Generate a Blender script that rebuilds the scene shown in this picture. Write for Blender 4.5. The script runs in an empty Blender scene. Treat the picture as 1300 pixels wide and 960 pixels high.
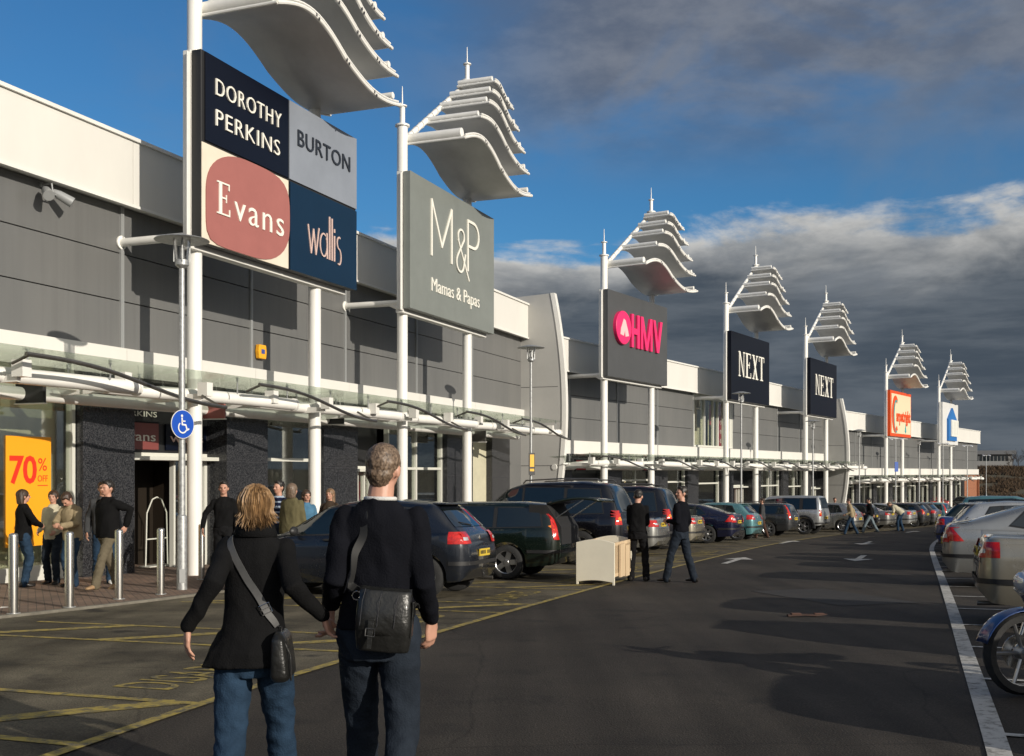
import bpy, bmesh, math, random
from mathutils import Vector, Matrix, noise
from mathutils.bvhtree import BVHTree
random.seed(7)
R = math.radians
PI = math.pi
S = bpy.context.scene
COL = S.collection
EYE = 1.66
F = 1380.0

def gz(y):
    """height of the ground, falling gently away from the camera"""
    if y < 7: return 0.0
    if y < 9: return -0.029 * (y - 7) ** 2 / 4
    if y < 60: return -0.029 * (y - 8)
    if y < 100:
        s = y - 60
        return -1.508 - 0.029 * s + 0.029 * s * s / 80
    return -2.088
GN = Vector((0, 0.029, 1)).normalized()

# ------------------------------------------------------------------ tags
def tag(o, label=None, cat=None, group=None, kind=None):
    if label: o['label'] = label
    if cat: o['category'] = cat
    if group: o['group'] = group
    if kind: o['kind'] = kind
    return o

def empty(name, loc=(0, 0, 0), rz=0.0, label=None, cat=None, group=None):
    o = bpy.data.objects.new(name, None)
    o.empty_display_size = 0.2
    COL.objects.link(o)
    o.location = loc
    o.rotation_euler = (0, 0, rz)
    return tag(o, label, cat, group)

def copy_tree(o, parent=None):
    c = o.copy()
    COL.objects.link(c)
    if parent is not None:
        c.parent = parent
    for ch in list(o.children):
        copy_tree(ch, c)
    return c

# ------------------------------------------------------------------ materials
def newmat(name):
    m = bpy.data.materials.new(name)
    m.use_nodes = True
    nt = m.node_tree
    b = nt.nodes['Principled BSDF']
    return m, nt, b

def mat(name, col, rough=0.6, metal=0.0, var=0.0, vscale=3.0, bump=0.0, bscale=40.0, coat=0.0,
        spec=0.5, stretch=(1, 1, 1), rvar=0.0, col2=None, detail=6):
    m, nt, b = newmat(name)
    N = nt.nodes; L = nt.links
    b.inputs['Base Color'].default_value = (*col, 1)
    b.inputs['Roughness'].default_value = rough
    b.inputs['Metallic'].default_value = metal
    b.inputs['Specular IOR Level'].default_value = spec
    b.inputs['Coat Weight'].default_value = coat
    b.inputs['Coat Roughness'].default_value = 0.04
    if var or bump or rvar:
        tc = N.new('ShaderNodeTexCoord')
        mp = N.new('ShaderNodeMapping')
        mp.inputs['Scale'].default_value = stretch
        L.new(tc.outputs['Object'], mp.inputs['Vector'])
    if var or rvar:
        n = N.new('ShaderNodeTexNoise')
        n.inputs['Scale'].default_value = vscale
        n.inputs['Detail'].default_value = detail
        n.inputs['Roughness'].default_value = 0.65
        L.new(mp.outputs[0], n.inputs['Vector'])
        mr = N.new('ShaderNodeMapRange')
        mr.inputs['From Min'].default_value = 0.3
        mr.inputs['From Max'].default_value = 0.7
        L.new(n.outputs['Fac'], mr.inputs['Value'])
    if var:
        mx = N.new('ShaderNodeMix'); mx.data_type = 'RGBA'
        c2 = col2 if col2 else tuple(c * (1 - var) for c in col)
        c1 = col if col2 else tuple(min(1, c * (1 + var * 0.5)) for c in col)
        mx.inputs[6].default_value = (*c2, 1)
        mx.inputs[7].default_value = (*c1, 1)
        L.new(mr.outputs[0], mx.inputs[0])
        L.new(mx.outputs[2], b.inputs['Base Color'])
    if rvar:
        r2 = N.new('ShaderNodeMapRange')
        r2.inputs['To Min'].default_value = max(0, rough - rvar)
        r2.inputs['To Max'].default_value = min(1, rough + rvar)
        L.new(n.outputs['Fac'], r2.inputs['Value'])
        L.new(r2.outputs[0], b.inputs['Roughness'])
    if bump:
        n2 = N.new('ShaderNodeTexNoise')
        n2.inputs['Scale'].default_value = bscale
        n2.inputs['Detail'].default_value = 4
        L.new(mp.outputs[0], n2.inputs['Vector'])
        bp = N.new('ShaderNodeBump')
        bp.inputs['Strength'].default_value = bump
        bp.inputs['Distance'].default_value = 0.02
        L.new(n2.outputs['Fac'], bp.inputs['Height'])
        L.new(bp.outputs[0], b.inputs['Normal'])
    return m

def glassmat(name, tint=(0.75, 0.85, 0.8), gl=0.5, rough=0.02, base=0.06):
    """clear pane: transparent body with a fresnel reflection"""
    m = bpy.data.materials.new(name); m.use_nodes = True
    nt = m.node_tree; N = nt.nodes; L = nt.links
    N.clear()
    out = N.new('ShaderNodeOutputMaterial')
    tr = N.new('ShaderNodeBsdfTransparent'); tr.inputs[0].default_value = (*tint, 1)
    g = N.new('ShaderNodeBsdfGlossy'); g.inputs[0].default_value = (1, 1, 1, 1); g.inputs['Roughness'].default_value = rough
    fr = N.new('ShaderNodeFresnel'); fr.inputs[0].default_value = 1.5
    ma = N.new('ShaderNodeMath'); ma.operation = 'MULTIPLY_ADD'
    ma.inputs[1].default_value = gl; ma.inputs[2].default_value = base
    L.new(fr.outputs[0], ma.inputs[0])
    mx = N.new('ShaderNodeMixShader')
    L.new(ma.outputs[0], mx.inputs[0]); L.new(tr.outputs[0], mx.inputs[1]); L.new(g.outputs[0], mx.inputs[2])
    L.new(mx.outputs[0], out.inputs[0])
    return m

M = {}
M['white'] = mat('white_paint', (0.74, 0.73, 0.69), 0.42, var=0.07, vscale=1.2, rvar=0.1)
M['whitepole'] = mat('white_pole_paint', (0.8, 0.79, 0.75), 0.35, var=0.08, vscale=2.5, stretch=(1, 1, 0.3))
M['parapet'] = mat('parapet_panel', (0.68, 0.665, 0.62), 0.5, var=0.05, vscale=0.8, stretch=(1, 1, 0.4))
M['sail'] = mat('sail_sheet', (0.56, 0.555, 0.53), 0.38, var=0.14, vscale=1.3, rvar=0.12)
M['seam'] = mat('dark_seam', (0.03, 0.03, 0.035), 0.8)
M['frame_grey'] = mat('grey_frame', (0.35, 0.36, 0.36), 0.4, metal=0.3)
M['lframe'] = mat('light_frame', (0.62, 0.62, 0.56), 0.4)
M['steel'] = mat('brushed_steel', (0.62, 0.6, 0.56), 0.27, metal=1.0, var=0.12, vscale=14, stretch=(1, 1, 0.1), rvar=0.1)
M['galv'] = mat('galvanised_steel', (0.42, 0.43, 0.43), 0.5, metal=0.6, var=0.35, vscale=18, rvar=0.15)
M['darksteel'] = mat('dark_rail_steel', (0.20, 0.19, 0.175), 0.3, metal=0.8, var=0.3, vscale=6)
M['black'] = mat('black_plastic', (0.015, 0.015, 0.016), 0.5)
M['rubber'] = mat('tyre_rubber', (0.02, 0.02, 0.02), 0.85, var=0.4, vscale=8, bump=0.2, bscale=60)
M['rim'] = mat('alloy', (0.5, 0.5, 0.5), 0.3, metal=0.9, var=0.2, vscale=9)
M['rimdark'] = mat('wheel_well', (0.012, 0.012, 0.012), 0.9)
M['chrome'] = mat('chrome', (0.7, 0.7, 0.7), 0.12, metal=1.0)
M['carglass'] = mat('car_glass', (0.006, 0.010, 0.011), 0.03, spec=0.9, coat=0.3)
M['cabin'] = mat('cabin_dark', (0.012, 0.012, 0.013), 0.8)
M['tail'] = mat('tail_lens', (0.55, 0.012, 0.008), 0.12, coat=0.8, var=0.5, vscale=22)
M['tailamber'] = mat('tail_lens_amber', (0.8, 0.22, 0.02), 0.15, coat=0.8)
M['lampclear'] = mat('lamp_clear', (0.65, 0.65, 0.66), 0.1, coat=0.8, metal=0.4)
M['plate'] = mat('plate_yellow', (0.62, 0.44, 0.04), 0.4)
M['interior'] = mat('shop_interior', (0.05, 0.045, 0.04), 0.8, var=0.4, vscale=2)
M['glass'] = glassmat('shop_glass', (0.93, 0.95, 0.92), 0.45, 0.02, 0.03)
M['canopyglass'] = glassmat('canopy_glass', (0.86, 0.90, 0.85), 0.4, 0.12, 0.08)
M['lampglass'] = glassmat('lamp_glass', (0.9, 0.9, 0.9), 0.5)
M['yellowline'] = None

def build_special():
    # grey wall cladding: flat panels with faint sheen
    m, nt, b = newmat('grey_cladding'); N = nt.nodes; L = nt.links
    tc = N.new('ShaderNodeTexCoord')
    n = N.new('ShaderNodeTexNoise'); n.inputs['Scale'].default_value = 0.7; n.inputs['Detail'].default_value = 7
    mp = N.new('ShaderNodeMapping'); mp.inputs['Scale'].default_value = (1, 1, 0.35)
    L.new(tc.outputs['Object'], mp.inputs[0]); L.new(mp.outputs[0], n.inputs['Vector'])
    cr = N.new('ShaderNodeValToRGB')
    cr.color_ramp.elements[0].position = 0.35; cr.color_ramp.elements[0].color = (0.140, 0.142, 0.140, 1)
    cr.color_ramp.elements[1].position = 0.68; cr.color_ramp.elements[1].color = (0.165, 0.165, 0.160, 1)
    L.new(n.outputs['Fac'], cr.inputs[0])
    sm_ = N.new('ShaderNodeMapping'); sm_.inputs['Scale'].default_value = (5, 5, .22); L.new(tc.outputs['Object'], sm_.inputs[0])
    sn = N.new('ShaderNodeTexNoise'); sn.inputs['Scale'].default_value = 1.6; sn.inputs['Detail'].default_value = 5; L.new(sm_.outputs[0], sn.inputs['Vector'])
    sr = N.new('ShaderNodeMapRange'); sr.inputs['From Min'].default_value = .45; sr.inputs['From Max'].default_value = .75; sr.inputs['To Min'].default_value = 1.0; sr.inputs['To Max'].default_value = .91; L.new(sn.outputs['Fac'], sr.inputs['Value'])
    mm_ = N.new('ShaderNodeMix'); mm_.data_type = 'RGBA'; mm_.blend_type = 'MULTIPLY'; mm_.inputs[0].default_value = 1
    L.new(cr.outputs[0], mm_.inputs[6]); L.new(sr.outputs[0], mm_.inputs[7]); L.new(mm_.outputs[2], b.inputs['Base Color'])
    bp = N.new('ShaderNodeBump'); bp.inputs['Strength'].default_value = .25; bp.inputs['Distance'].default_value = .03; L.new(n.outputs['Fac'], bp.inputs['Height']); L.new(bp.outputs[0], b.inputs['Normal'])
    b.inputs['Roughness'].default_value = 0.40; b.inputs['Metallic'].default_value = 0.1
    M['clad'] = m
    # granite
    m, nt, b = newmat('dark_granite'); N = nt.nodes; L = nt.links
    tc = N.new('ShaderNodeTexCoord')
    v = N.new('ShaderNodeTexNoise'); v.inputs['Scale'].default_value = 42; v.inputs['Detail'].default_value = 6; v.inputs['Roughness'].default_value = .8
    L.new(tc.outputs['Object'], v.inputs['Vector'])
    cr = N.new('ShaderNodeValToRGB')
    e = cr.color_ramp.elements
    e[0].position = 0.45; e[0].color = (0.010, 0.011, 0.014, 1)
    e[1].position = 0.70; e[1].color = (0.10, 0.10, 0.105, 1)
    L.new(v.outputs['Fac'], cr.inputs[0]); L.new(cr.outputs[0], b.inputs['Base Color'])
    b.inputs['Roughness'].default_value = 0.22
    M['granite'] = m
    # asphalt variants
    def asphalt(name, c0, c1, stain, patch=0.35, streak=True):
        m, nt, b = newmat(name); N = nt.nodes; L = nt.links
        tc = N.new('ShaderNodeTexCoord')
        big = N.new('ShaderNodeTexNoise'); big.inputs['Scale'].default_value = patch; big.inputs['Detail'].default_value = 9; big.inputs['Roughness'].default_value = 0.62
        L.new(tc.outputs['Object'], big.inputs['Vector'])
        cr = N.new('ShaderNodeValToRGB')
        cr.color_ramp.elements[0].position = 0.36; cr.color_ramp.elements[0].color = (*c0, 1)
        cr.color_ramp.elements[1].position = 0.66; cr.color_ramp.elements[1].color = (*c1, 1)
        L.new(big.outputs['Fac'], cr.inputs[0])
        fine = N.new('ShaderNodeTexNoise'); fine.inputs['Scale'].default_value = 70; fine.inputs['Detail'].default_value = 3
        L.new(tc.outputs['Object'], fine.inputs['Vector'])
        fr = N.new('ShaderNodeMapRange'); fr.inputs['From Min'].default_value = 0.3; fr.inputs['From Max'].default_value = 0.7
        fr.inputs['To Min'].default_value = 0.62; fr.inputs['To Max'].default_value = 1.4
        L.new(fine.outputs['Fac'], fr.inputs['Value'])
        mul = N.new('ShaderNodeMix'); mul.data_type = 'RGBA'; mul.blend_type = 'MULTIPLY'; mul.inputs[0].default_value = 1
        L.new(cr.outputs[0], mul.inputs[6]); L.new(fr.outputs[0], mul.inputs[7])
        # oil stains
        st = N.new('ShaderNodeTexNoise'); st.inputs['Scale'].default_value = 1.7; st.inputs['Detail'].default_value = 5
        off = N.new('ShaderNodeMapping'); off.inputs['Location'].default_value = (13, 7, 0)
        L.new(tc.outputs['Object'], off.inputs[0]); L.new(off.outputs[0], st.inputs['Vector'])
        sr = N.new('ShaderNodeMapRange'); sr.inputs['From Min'].default_value = 0.58; sr.inputs['From Max'].default_value = 0.70
        sr.inputs['To Max'].default_value = stain
        L.new(st.outputs['Fac'], sr.inputs['Value'])
        m2 = N.new('ShaderNodeMix'); m2.data_type = 'RGBA'
        m2.inputs[7].default_value = (0.018, 0.017, 0.016, 1)
        L.new(sr.outputs[0], m2.inputs[0]); L.new(mul.outputs[2], m2.inputs[6])
        # tyre-polished streaks along the driving direction and pale stone chips
        wm = N.new('ShaderNodeMapping'); wm.inputs['Rotation'].default_value = (0, 0, R(22)); wm.inputs['Scale'].default_value = (2.4, .10, 1)
        L.new(tc.outputs['Object'], wm.inputs[0])
        wn = N.new('ShaderNodeTexNoise'); wn.inputs['Scale'].default_value = 1.0; wn.inputs['Detail'].default_value = 6
        L.new(wm.outputs[0], wn.inputs['Vector'])
        wr_ = N.new('ShaderNodeMapRange'); wr_.inputs['From Min'].default_value = .35; wr_.inputs['From Max'].default_value = .65; wr_.inputs['To Min'].default_value = .78; wr_.inputs['To Max'].default_value = 1.18
        L.new(wn.outputs['Fac'], wr_.inputs['Value'])
        m3 = N.new('ShaderNodeMix'); m3.data_type = 'RGBA'; m3.blend_type = 'MULTIPLY'; m3.inputs[0].default_value = 1
        L.new(m2.outputs[2], m3.inputs[6]); L.new(wr_.outputs[0], m3.inputs[7])
        ck = N.new('ShaderNodeTexVoronoi'); ck.feature = 'DISTANCE_TO_EDGE'; ck.inputs['Scale'].default_value = .33
        cn = N.new('ShaderNodeTexNoise'); cn.inputs['Scale'].default_value = 1.4; cn.inputs['Detail'].default_value = 6
        L.new(tc.outputs['Object'], cn.inputs['Vector'])
        cm = N.new('ShaderNodeMix'); cm.data_type = 'VECTOR'; cm.inputs[0].default_value = .22
        L.new(tc.outputs['Object'], cm.inputs[4]); L.new(cn.outputs['Color'], cm.inputs[5]); L.new(cm.outputs[1], ck.inputs['Vector'])
        ckr = N.new('ShaderNodeMapRange'); ckr.inputs['From Min'].default_value = .0; ckr.inputs['From Max'].default_value = .0045; ckr.inputs['To Min'].default_value = .70; ckr.inputs['To Max'].default_value = 1
        L.new(ck.outputs['Distance'], ckr.inputs['Value'])
        m4 = N.new('ShaderNodeMix'); m4.data_type = 'RGBA'; m4.blend_type = 'MULTIPLY'; m4.inputs[0].default_value = 1
        L.new(m3.outputs[2], m4.inputs[6]); L.new(ckr.outputs[0], m4.inputs[7])
        chp = N.new('ShaderNodeTexVoronoi'); chp.inputs['Scale'].default_value = 38
        L.new(tc.outputs['Object'], chp.inputs['Vector'])
        cpr = N.new('ShaderNodeMapRange'); cpr.inputs['From Min'].default_value = .10; cpr.inputs['From Max'].default_value = .16; cpr.inputs['To Min'].default_value = .35; cpr.inputs['To Max'].default_value = 0
        L.new(chp.outputs['Distance'], cpr.inputs['Value'])
        m5 = N.new('ShaderNodeMix'); m5.data_type = 'RGBA'; m5.inputs[7].default_value = (.20, .18, .15, 1)
        L.new(cpr.outputs[0], m5.inputs[0]); L.new(m4.outputs[2], m5.inputs[6])
        L.new(m5.outputs[2], b.inputs['Base Color'])
        b.inputs['Roughness'].default_value = 0.82
        b.inputs['Specular IOR Level'].default_value = 0.2
        bp = N.new('ShaderNodeBump'); bp.inputs['Strength'].default_value = 0.5; bp.inputs['Distance'].default_value = 0.012
        L.new(fine.outputs['Fac'], bp.inputs['Height']); L.new(bp.outputs[0], b.inputs['Normal'])
        return m
    M['asphalt'] = asphalt('aisle_asphalt', (0.030, 0.026, 0.022), (0.054, 0.046, 0.037), 0.5)
    M['bayasphalt'] = asphalt('bay_asphalt', (0.056, 0.048, 0.034), (0.135, 0.117, 0.082), 0.8, 0.8)
    # block paving
    m, nt, b = newmat('block_paving'); N = nt.nodes; L = nt.links
    tc = N.new('ShaderNodeTexCoord')
    mp = N.new('ShaderNodeMapping'); mp.inputs['Rotation'].default_value = (0, 0, R(66)); 
    L.new(tc.outputs['Object'], mp.inputs[0])
    br = N.new('ShaderNodeTexBrick'); br.inputs['Scale'].default_value = 1.0
    br.inputs['Brick Width'].default_value = 0.21; br.inputs['Row Height'].default_value = 0.105; br.inputs['Mortar Size'].default_value = 0.005
    br.inputs['Color1'].default_value = (0.20, 0.130, 0.092, 1); br.inputs['Color2'].default_value = (0.155, 0.104, 0.078, 1)
    br.inputs['Mortar'].default_value = (0.05, 0.042, 0.035, 1)
    L.new(mp.outputs[0], br.inputs['Vector'])
    n = N.new('ShaderNodeTexNoise'); n.inputs['Scale'].default_value = 1.1; n.inputs['Detail'].default_value = 7
    L.new(tc.outputs['Object'], n.inputs['Vector'])
    mr = N.new('ShaderNodeMapRange'); mr.inputs['From Min'].default_value = .3; mr.inputs['From Max'].default_value = .7; mr.inputs['To Min'].default_value = 0.72; mr.inputs['To Max'].default_value = 1.25
    L.new(n.outputs['Fac'], mr.inputs['Value'])
    mul = N.new('ShaderNodeMix'); mul.data_type = 'RGBA'; mul.blend_type = 'MULTIPLY'; mul.inputs[0].default_value = 1
    L.new(br.outputs['Color'], mul.inputs[6]); L.new(mr.outputs[0], mul.inputs[7]); L.new(mul.outputs[2], b.inputs['Base Color'])
    b.inputs['Roughness'].default_value = 0.85
    M['paving'] = m
    M['kerb'] = mat('kerb_concrete', (0.17, 0.155, 0.125), 0.85, var=0.35, vscale=6, bump=0.3, bscale=50)
    # worn paint: noise cuts holes through to the asphalt colour
    def worn(name, col, under, lo=0.38, hi=0.52):
        m, nt, b = newmat(name); N = nt.nodes; L = nt.links
        tc = N.new('ShaderNodeTexCoord')
        n = N.new('ShaderNodeTexNoise'); n.inputs['Scale'].default_value = 9; n.inputs['Detail'].default_value = 8; n.inputs['Roughness'].default_value = 0.75
        L.new(tc.outputs['Object'], n.inputs['Vector'])
        cr = N.new('ShaderNodeValToRGB')
        cr.color_ramp.elements[0].position = lo; cr.color_ramp.elements[0].color = (*under, 1)
        cr.color_ramp.elements[1].position = hi; cr.color_ramp.elements[1].color = (*col, 1)
        L.new(n.outputs['Fac'], cr.inputs[0]); L.new(cr.outputs[0], b.inputs['Base Color'])
        b.inputs['Roughness'].default_value = 0.75
        return m
    M['yline'] = worn('worn_yellow_paint', (0.36, 0.27, 0.055), (0.10, 0.09, 0.06), 0.40, 0.56)
    M['wline'] = worn('worn_white_paint', (0.45, 0.44, 0.41), (0.12, 0.115, 0.10), 0.36, 0.52)
    M['brickwall'] = mat('red_brick', (0.30, 0.12, 0.06), 0.85, var=0.4, vscale=5)
build_special()

# ------------------------------------------------------------------ mesh builder
class MB:
    def __init__(s):
        s.v = []; s.f = []; s.mi = []; s.cur = 0
    def face(s, pts):
        i = len(s.v); s.v += [tuple(p) for p in pts]
        s.f.append(tuple(range(i, i + len(pts)))); s.mi.append(s.cur)
    def quadgrid(s, rows, closed=False):
        n = len(rows[0]); base = len(s.v)
        for r in rows: s.v += [tuple(p) for p in r]
        for i in range(len(rows) - 1):
            for j in range(n if closed else n - 1):
                a = base + i * n + j; b = base + i * n + (j + 1) % n
                s.f.append((a, b, b + n, a + n)); s.mi.append(s.cur)
        return base
    def box(s, x0, x1, y0, y1, z0, z1):
        i = len(s.v)
        s.v += [(x0, y0, z0), (x1, y0, z0), (x1, y1, z0), (x0, y1, z0), (x0, y0, z1), (x1, y0, z1), (x1, y1, z1), (x0, y1, z1)]
        for f in ((3, 2, 1, 0), (4, 5, 6, 7), (0, 1, 5, 4), (1, 2, 6, 5), (2, 3, 7, 6), (3, 0, 4, 7)):
            s.f.append(tuple(i + k for k in f)); s.mi.append(s.cur)
    def prism(s, poly, vec):
        """poly: list of 3D points, extruded along vec"""
        vec = Vector(vec); P = [Vector(p) for p in poly]; n = len(P); i = len(s.v)
        s.v += [tuple(p) for p in P] + [tuple(p + vec) for p in P]
        s.f.append(tuple(i + k for k in range(n))[::-1]); s.mi.append(s.cur)
        s.f.append(tuple(i + n + k for k in range(n))); s.mi.append(s.cur)
        for k in range(n):
            a = i + k; b = i + (k + 1) % n
            s.f.append((a, b, b + n, a + n)); s.mi.append(s.cur)
    def tube(s, path, rad, seg=12, caps=True, squash=None, up=None):
        P = [Vector(p) for p in path]; n = len(P)
        rads = rad if isinstance(rad, (list, tuple)) else [rad] * n
        ref = Vector(up) if up else None
        prev = None; rows = []
        for k in range(n):
            if k == 0: t = P[1] - P[0]
            elif k == n - 1: t = P[-1] - P[-2]
            else: t = (P[k + 1] - P[k]).normalized() + (P[k] - P[k - 1]).normalized()
            if t.length < 1e-9: t = Vector((0, 0, 1))
            t.normalize()
            if prev is None:
                a = ref if ref else (Vector((0, 0, 1)) if abs(t.z) < 0.9 else Vector((1, 0, 0)))
            else: a = prev
            a = (a - t * a.dot(t))
            if a.length < 1e-6: a = t.orthogonal()
            a.normalize(); b = t.cross(a); prev = a
            q = squash if squash else (1, 1)
            rows.append([P[k] + (a * math.cos(2 * PI * j / seg) * q[0] + b * math.sin(2 * PI * j / seg) * q[1]) * rads[k] for j in range(seg)])
        base = s.quadgrid(rows, closed=True)
        if caps:
            s.f.append(tuple(base + j for j in range(seg))[::-1]); s.mi.append(s.cur)
            e = base + (n - 1) * seg
            s.f.append(tuple(e + j for j in range(seg))); s.mi.append(s.cur)
    def lathe(s, prof, seg=20, axis='Z', o=(0, 0, 0)):
        rows = []
        for r, h in prof:
            row = []
            for j in range(seg):
                a = 2 * PI * j / seg; c, d = r * math.cos(a), r * math.sin(a)
                if axis == 'Z': p = (o[0] + c, o[1] + d, o[2] + h)
                elif axis == 'Y': p = (o[0] + c, o[1] + h, o[2] + d)
                else: p = (o[0] + h, o[1] + c, o[2] + d)
                row.append(p)
            rows.append(row)
        s.quadgrid(rows, closed=True)
    def ellipsoid(s, c, r, seg=14, rings=8, rot=None):
        rows = []
        for i in range(rings + 1):
            th = PI * i / rings
            row = []
            for j in range(seg):
                ph = 2 * PI * j / seg
                st = max(math.sin(th), 0.001)
                p = Vector((r[0] * st * math.cos(ph), r[1] * st * math.sin(ph), r[2] * math.cos(th)))
                if rot is not None: p = rot @ p
                row.append(Vector(c) + p)
            rows.append(row)
        s.quadgrid(rows, closed=True)
    def loft(s, secs, seg=16, caps=True, power=2.0):
        """secs: (center, rx, ry[, ax, ay]) ellipses"""
        rows = []
        for q in secs:
            c = Vector(q[0]); ax = Vector(q[3]) if len(q) > 3 else Vector((1, 0, 0)); ay = Vector(q[4]) if len(q) > 4 else Vector((0, 1, 0))
            row = []
            for j in range(seg):
                a = 2 * PI * j / seg
                ca, sa = math.cos(a), math.sin(a)
                e = 2.0 / power
                row.append(c + ax * (q[1] * math.copysign(abs(ca) ** e, ca)) + ay * (q[2] * math.copysign(abs(sa) ** e, sa)))
            rows.append(row)
        base = s.quadgrid(rows, closed=True)
        if caps:
            s.f.append(tuple(base + j for j in range(seg))[::-1]); s.mi.append(s.cur)
            e = base + (len(rows) - 1) * seg
            s.f.append(tuple(e + j for j in range(seg))); s.mi.append(s.cur)
    def mesh(s, name, mats, smooth=False, angle=40):
        me = bpy.data.meshes.new(name)
        me.from_pydata(s.v, [], s.f)
        if not isinstance(mats, (list, tuple)): mats = [mats]
        for m in mats: me.materials.append(m)
        if any(s.mi): me.polygons.foreach_set('material_index', s.mi)
        if smooth:
            me.polygons.foreach_set('use_smooth', [True] * len(s.f))
            me.update()
            try: me.set_sharp_from_angle(angle=R(angle))
            except Exception: pass
        me.update()
        return me
    def build(s, name, mats, parent=None, smooth=False, angle=40, bevel=0, fixn=True):
        me = s.mesh(name, mats, False)
        if fixn:
            bm = bmesh.new(); bm.from_mesh(me)
            bmesh.ops.recalc_face_normals(bm, faces=bm.faces)
            bm.to_mesh(me); bm.free()
        if smooth:
            me.polygons.foreach_set('use_smooth', [True] * len(me.polygons))
            try: me.set_sharp_from_angle(angle=R(angle))
            except Exception: pass
        o = bpy.data.objects.new(name, me)
        COL.objects.link(o)
        if parent is not None: o.parent = parent
        if bevel:
            md = o.modifiers.new('bevel', 'BEVEL'); md.width = bevel; md.segments = 2; md.limit_method = 'ANGLE'
        return o

def text_mesh(txt, size=1.0, sx=1.0, extrude=0.01, space=1.0, offset=0.0, align='LEFT'):
    """returns (verts, faces) of a text laid in the XY plane, extruded along Z"""
    cu = bpy.data.curves.new('lettering', 'FONT')
    cu.body = txt; cu.size = size; cu.extrude = extrude; cu.space_character = space; cu.offset = offset
    cu.align_x = align; cu.resolution_u = 3
    o = bpy.data.objects.new('lettering_tmp', cu); COL.objects.link(o)
    bpy.context.view_layer.update()
    dg = bpy.context.evaluated_depsgraph_get()
    me = bpy.data.meshes.new_from_object(o.evaluated_get(dg))
    V = [(v.co.x * sx, v.co.y, v.co.z) for v in me.vertices]
    Fs = [tuple(p.vertices) for p in me.polygons]
    bpy.data.objects.remove(o); bpy.data.curves.remove(cu); bpy.data.meshes.remove(me)
    return V, Fs

def add_text(mb, txt, x, z, height, width=None, y=0.0, depth=0.02, space=1.0, bold=0.0, plane='XZ'):
    """cap height and total width are fitted; the front faces -Y (XZ plane) or +Z (XY plane)"""
    V, Fs = text_mesh(txt, 1.0, 1.0, 0.5, space, bold)
    x0 = min(v[0] for v in V); x1 = max(v[0] for v in V)
    cap = 0.72
    sz = height / cap
    sx = (width / (x1 - x0)) if width else sz
    i = len(mb.v)
    for v in V:
        px = x + (v[0] - x0) * sx
        if plane == 'XZ': mb.v.append((px, y - (v[2] + 0.5) * depth, z + v[1] * sz))
        else: mb.v.append((px, z + v[1] * sz, y + (v[2] + 0.5) * depth))
    for f in Fs:
        mb.f.append(tuple(i + k for k in f)); mb.mi.append(mb.cur)

def strokes(mb, polys, x, z, w, h, y, depth):
    """letters given as unit polygons, scaled to w*h, front face towards -Y"""
    for p in polys:
        mb.prism([(x + u * w, y, z + v * h) for u, v in p], (0, -depth, 0))
# ------------------------------------------------------------------ camera, light, sky
cam = bpy.data.cameras.new('camera')
co = bpy.data.objects.new('camera', cam); COL.objects.link(co)
co.location = (0, 0, EYE); co.rotation_euler = (R(90), 0, 0)
cam.sensor_width = 36; cam.lens = F / 1300 * 36
cam.shift_y = 120 / 1300
cam.clip_start = 0.05; cam.clip_end = 3000
S.camera = co

SUN_H = R(47); SUN_E = R(17)        # heading of the light (left of forward) and elevation
sd = Vector((-math.sin(SUN_H) * math.cos(SUN_E), math.cos(SUN_H) * math.cos(SUN_E), -math.sin(SUN_E)))
sl = bpy.data.lights.new('sun', 'SUN'); so = bpy.data.objects.new('sun', sl); COL.objects.link(so)
sl.energy = 4.4; sl.angle = R(0.5); sl.color = (1.0, 0.92, 0.80)
so.rotation_euler = sd.to_track_quat('-Z', 'Y').to_euler()
so.location = (20, -20, 30)

w = bpy.data.worlds.new('World'); S.world = w; w.use_nodes = True
nt = w.node_tree; N = nt.nodes; L = nt.links
bg = N['Background']
sky = N.new('ShaderNodeTexSky'); sky.sky_type = 'NISHITA'; sky.sun_disc = False
sky.sun_elevation = SUN_E
tosun = -sd
sky.sun_rotation = math.atan2(tosun.x, tosun.y)
sky.air_density = 1.0; sky.dust_density = 0.3; sky.ozone_density = 2.5
tc = N.new('ShaderNodeTexCoord')
sep = N.new('ShaderNodeSeparateXYZ'); L.new(tc.outputs['Generated'], sep.inputs[0])
def math_node(op, a=None, b=None, c=None):
    n = N.new('ShaderNodeMath'); n.operation = op
    for i, v in enumerate((a, b, c)):
        if v is None: continue
        if isinstance(v, (int, float)): n.inputs[i].default_value = v
        else: L.new(v, n.inputs[i])
    return n.outputs[0]
def mrange(v, a, b, c=0.0, d=1.0, smooth=True):
    n = N.new('ShaderNodeMapRange')
    if smooth: n.interpolation_type = 'SMOOTHSTEP'
    L.new(v, n.inputs['Value'])
    n.inputs['From Min'].default_value = a; n.inputs['From Max'].default_value = b
    n.inputs['To Min'].default_value = c; n.inputs['To Max'].default_value = d
    return n.outputs[0]
def noise_node(scale, detail=6, rough=0.55, sc=(1, 1, 1), loc=(0, 0, 0), dist=0.0):
    mp = N.new('ShaderNodeMapping'); mp.inputs['Scale'].default_value = sc; mp.inputs['Location'].default_value = loc
    L.new(tc.outputs['Generated'], mp.inputs[0])
    n = N.new('ShaderNodeTexNoise'); n.inputs['Scale'].default_value = scale; n.inputs['Detail'].default_value = detail
    n.inputs['Roughness'].default_value = rough; n.inputs['Distortion'].default_value = dist
    L.new(mp.outputs[0], n.inputs['Vector'])
    return n.outputs['Fac']
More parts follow.
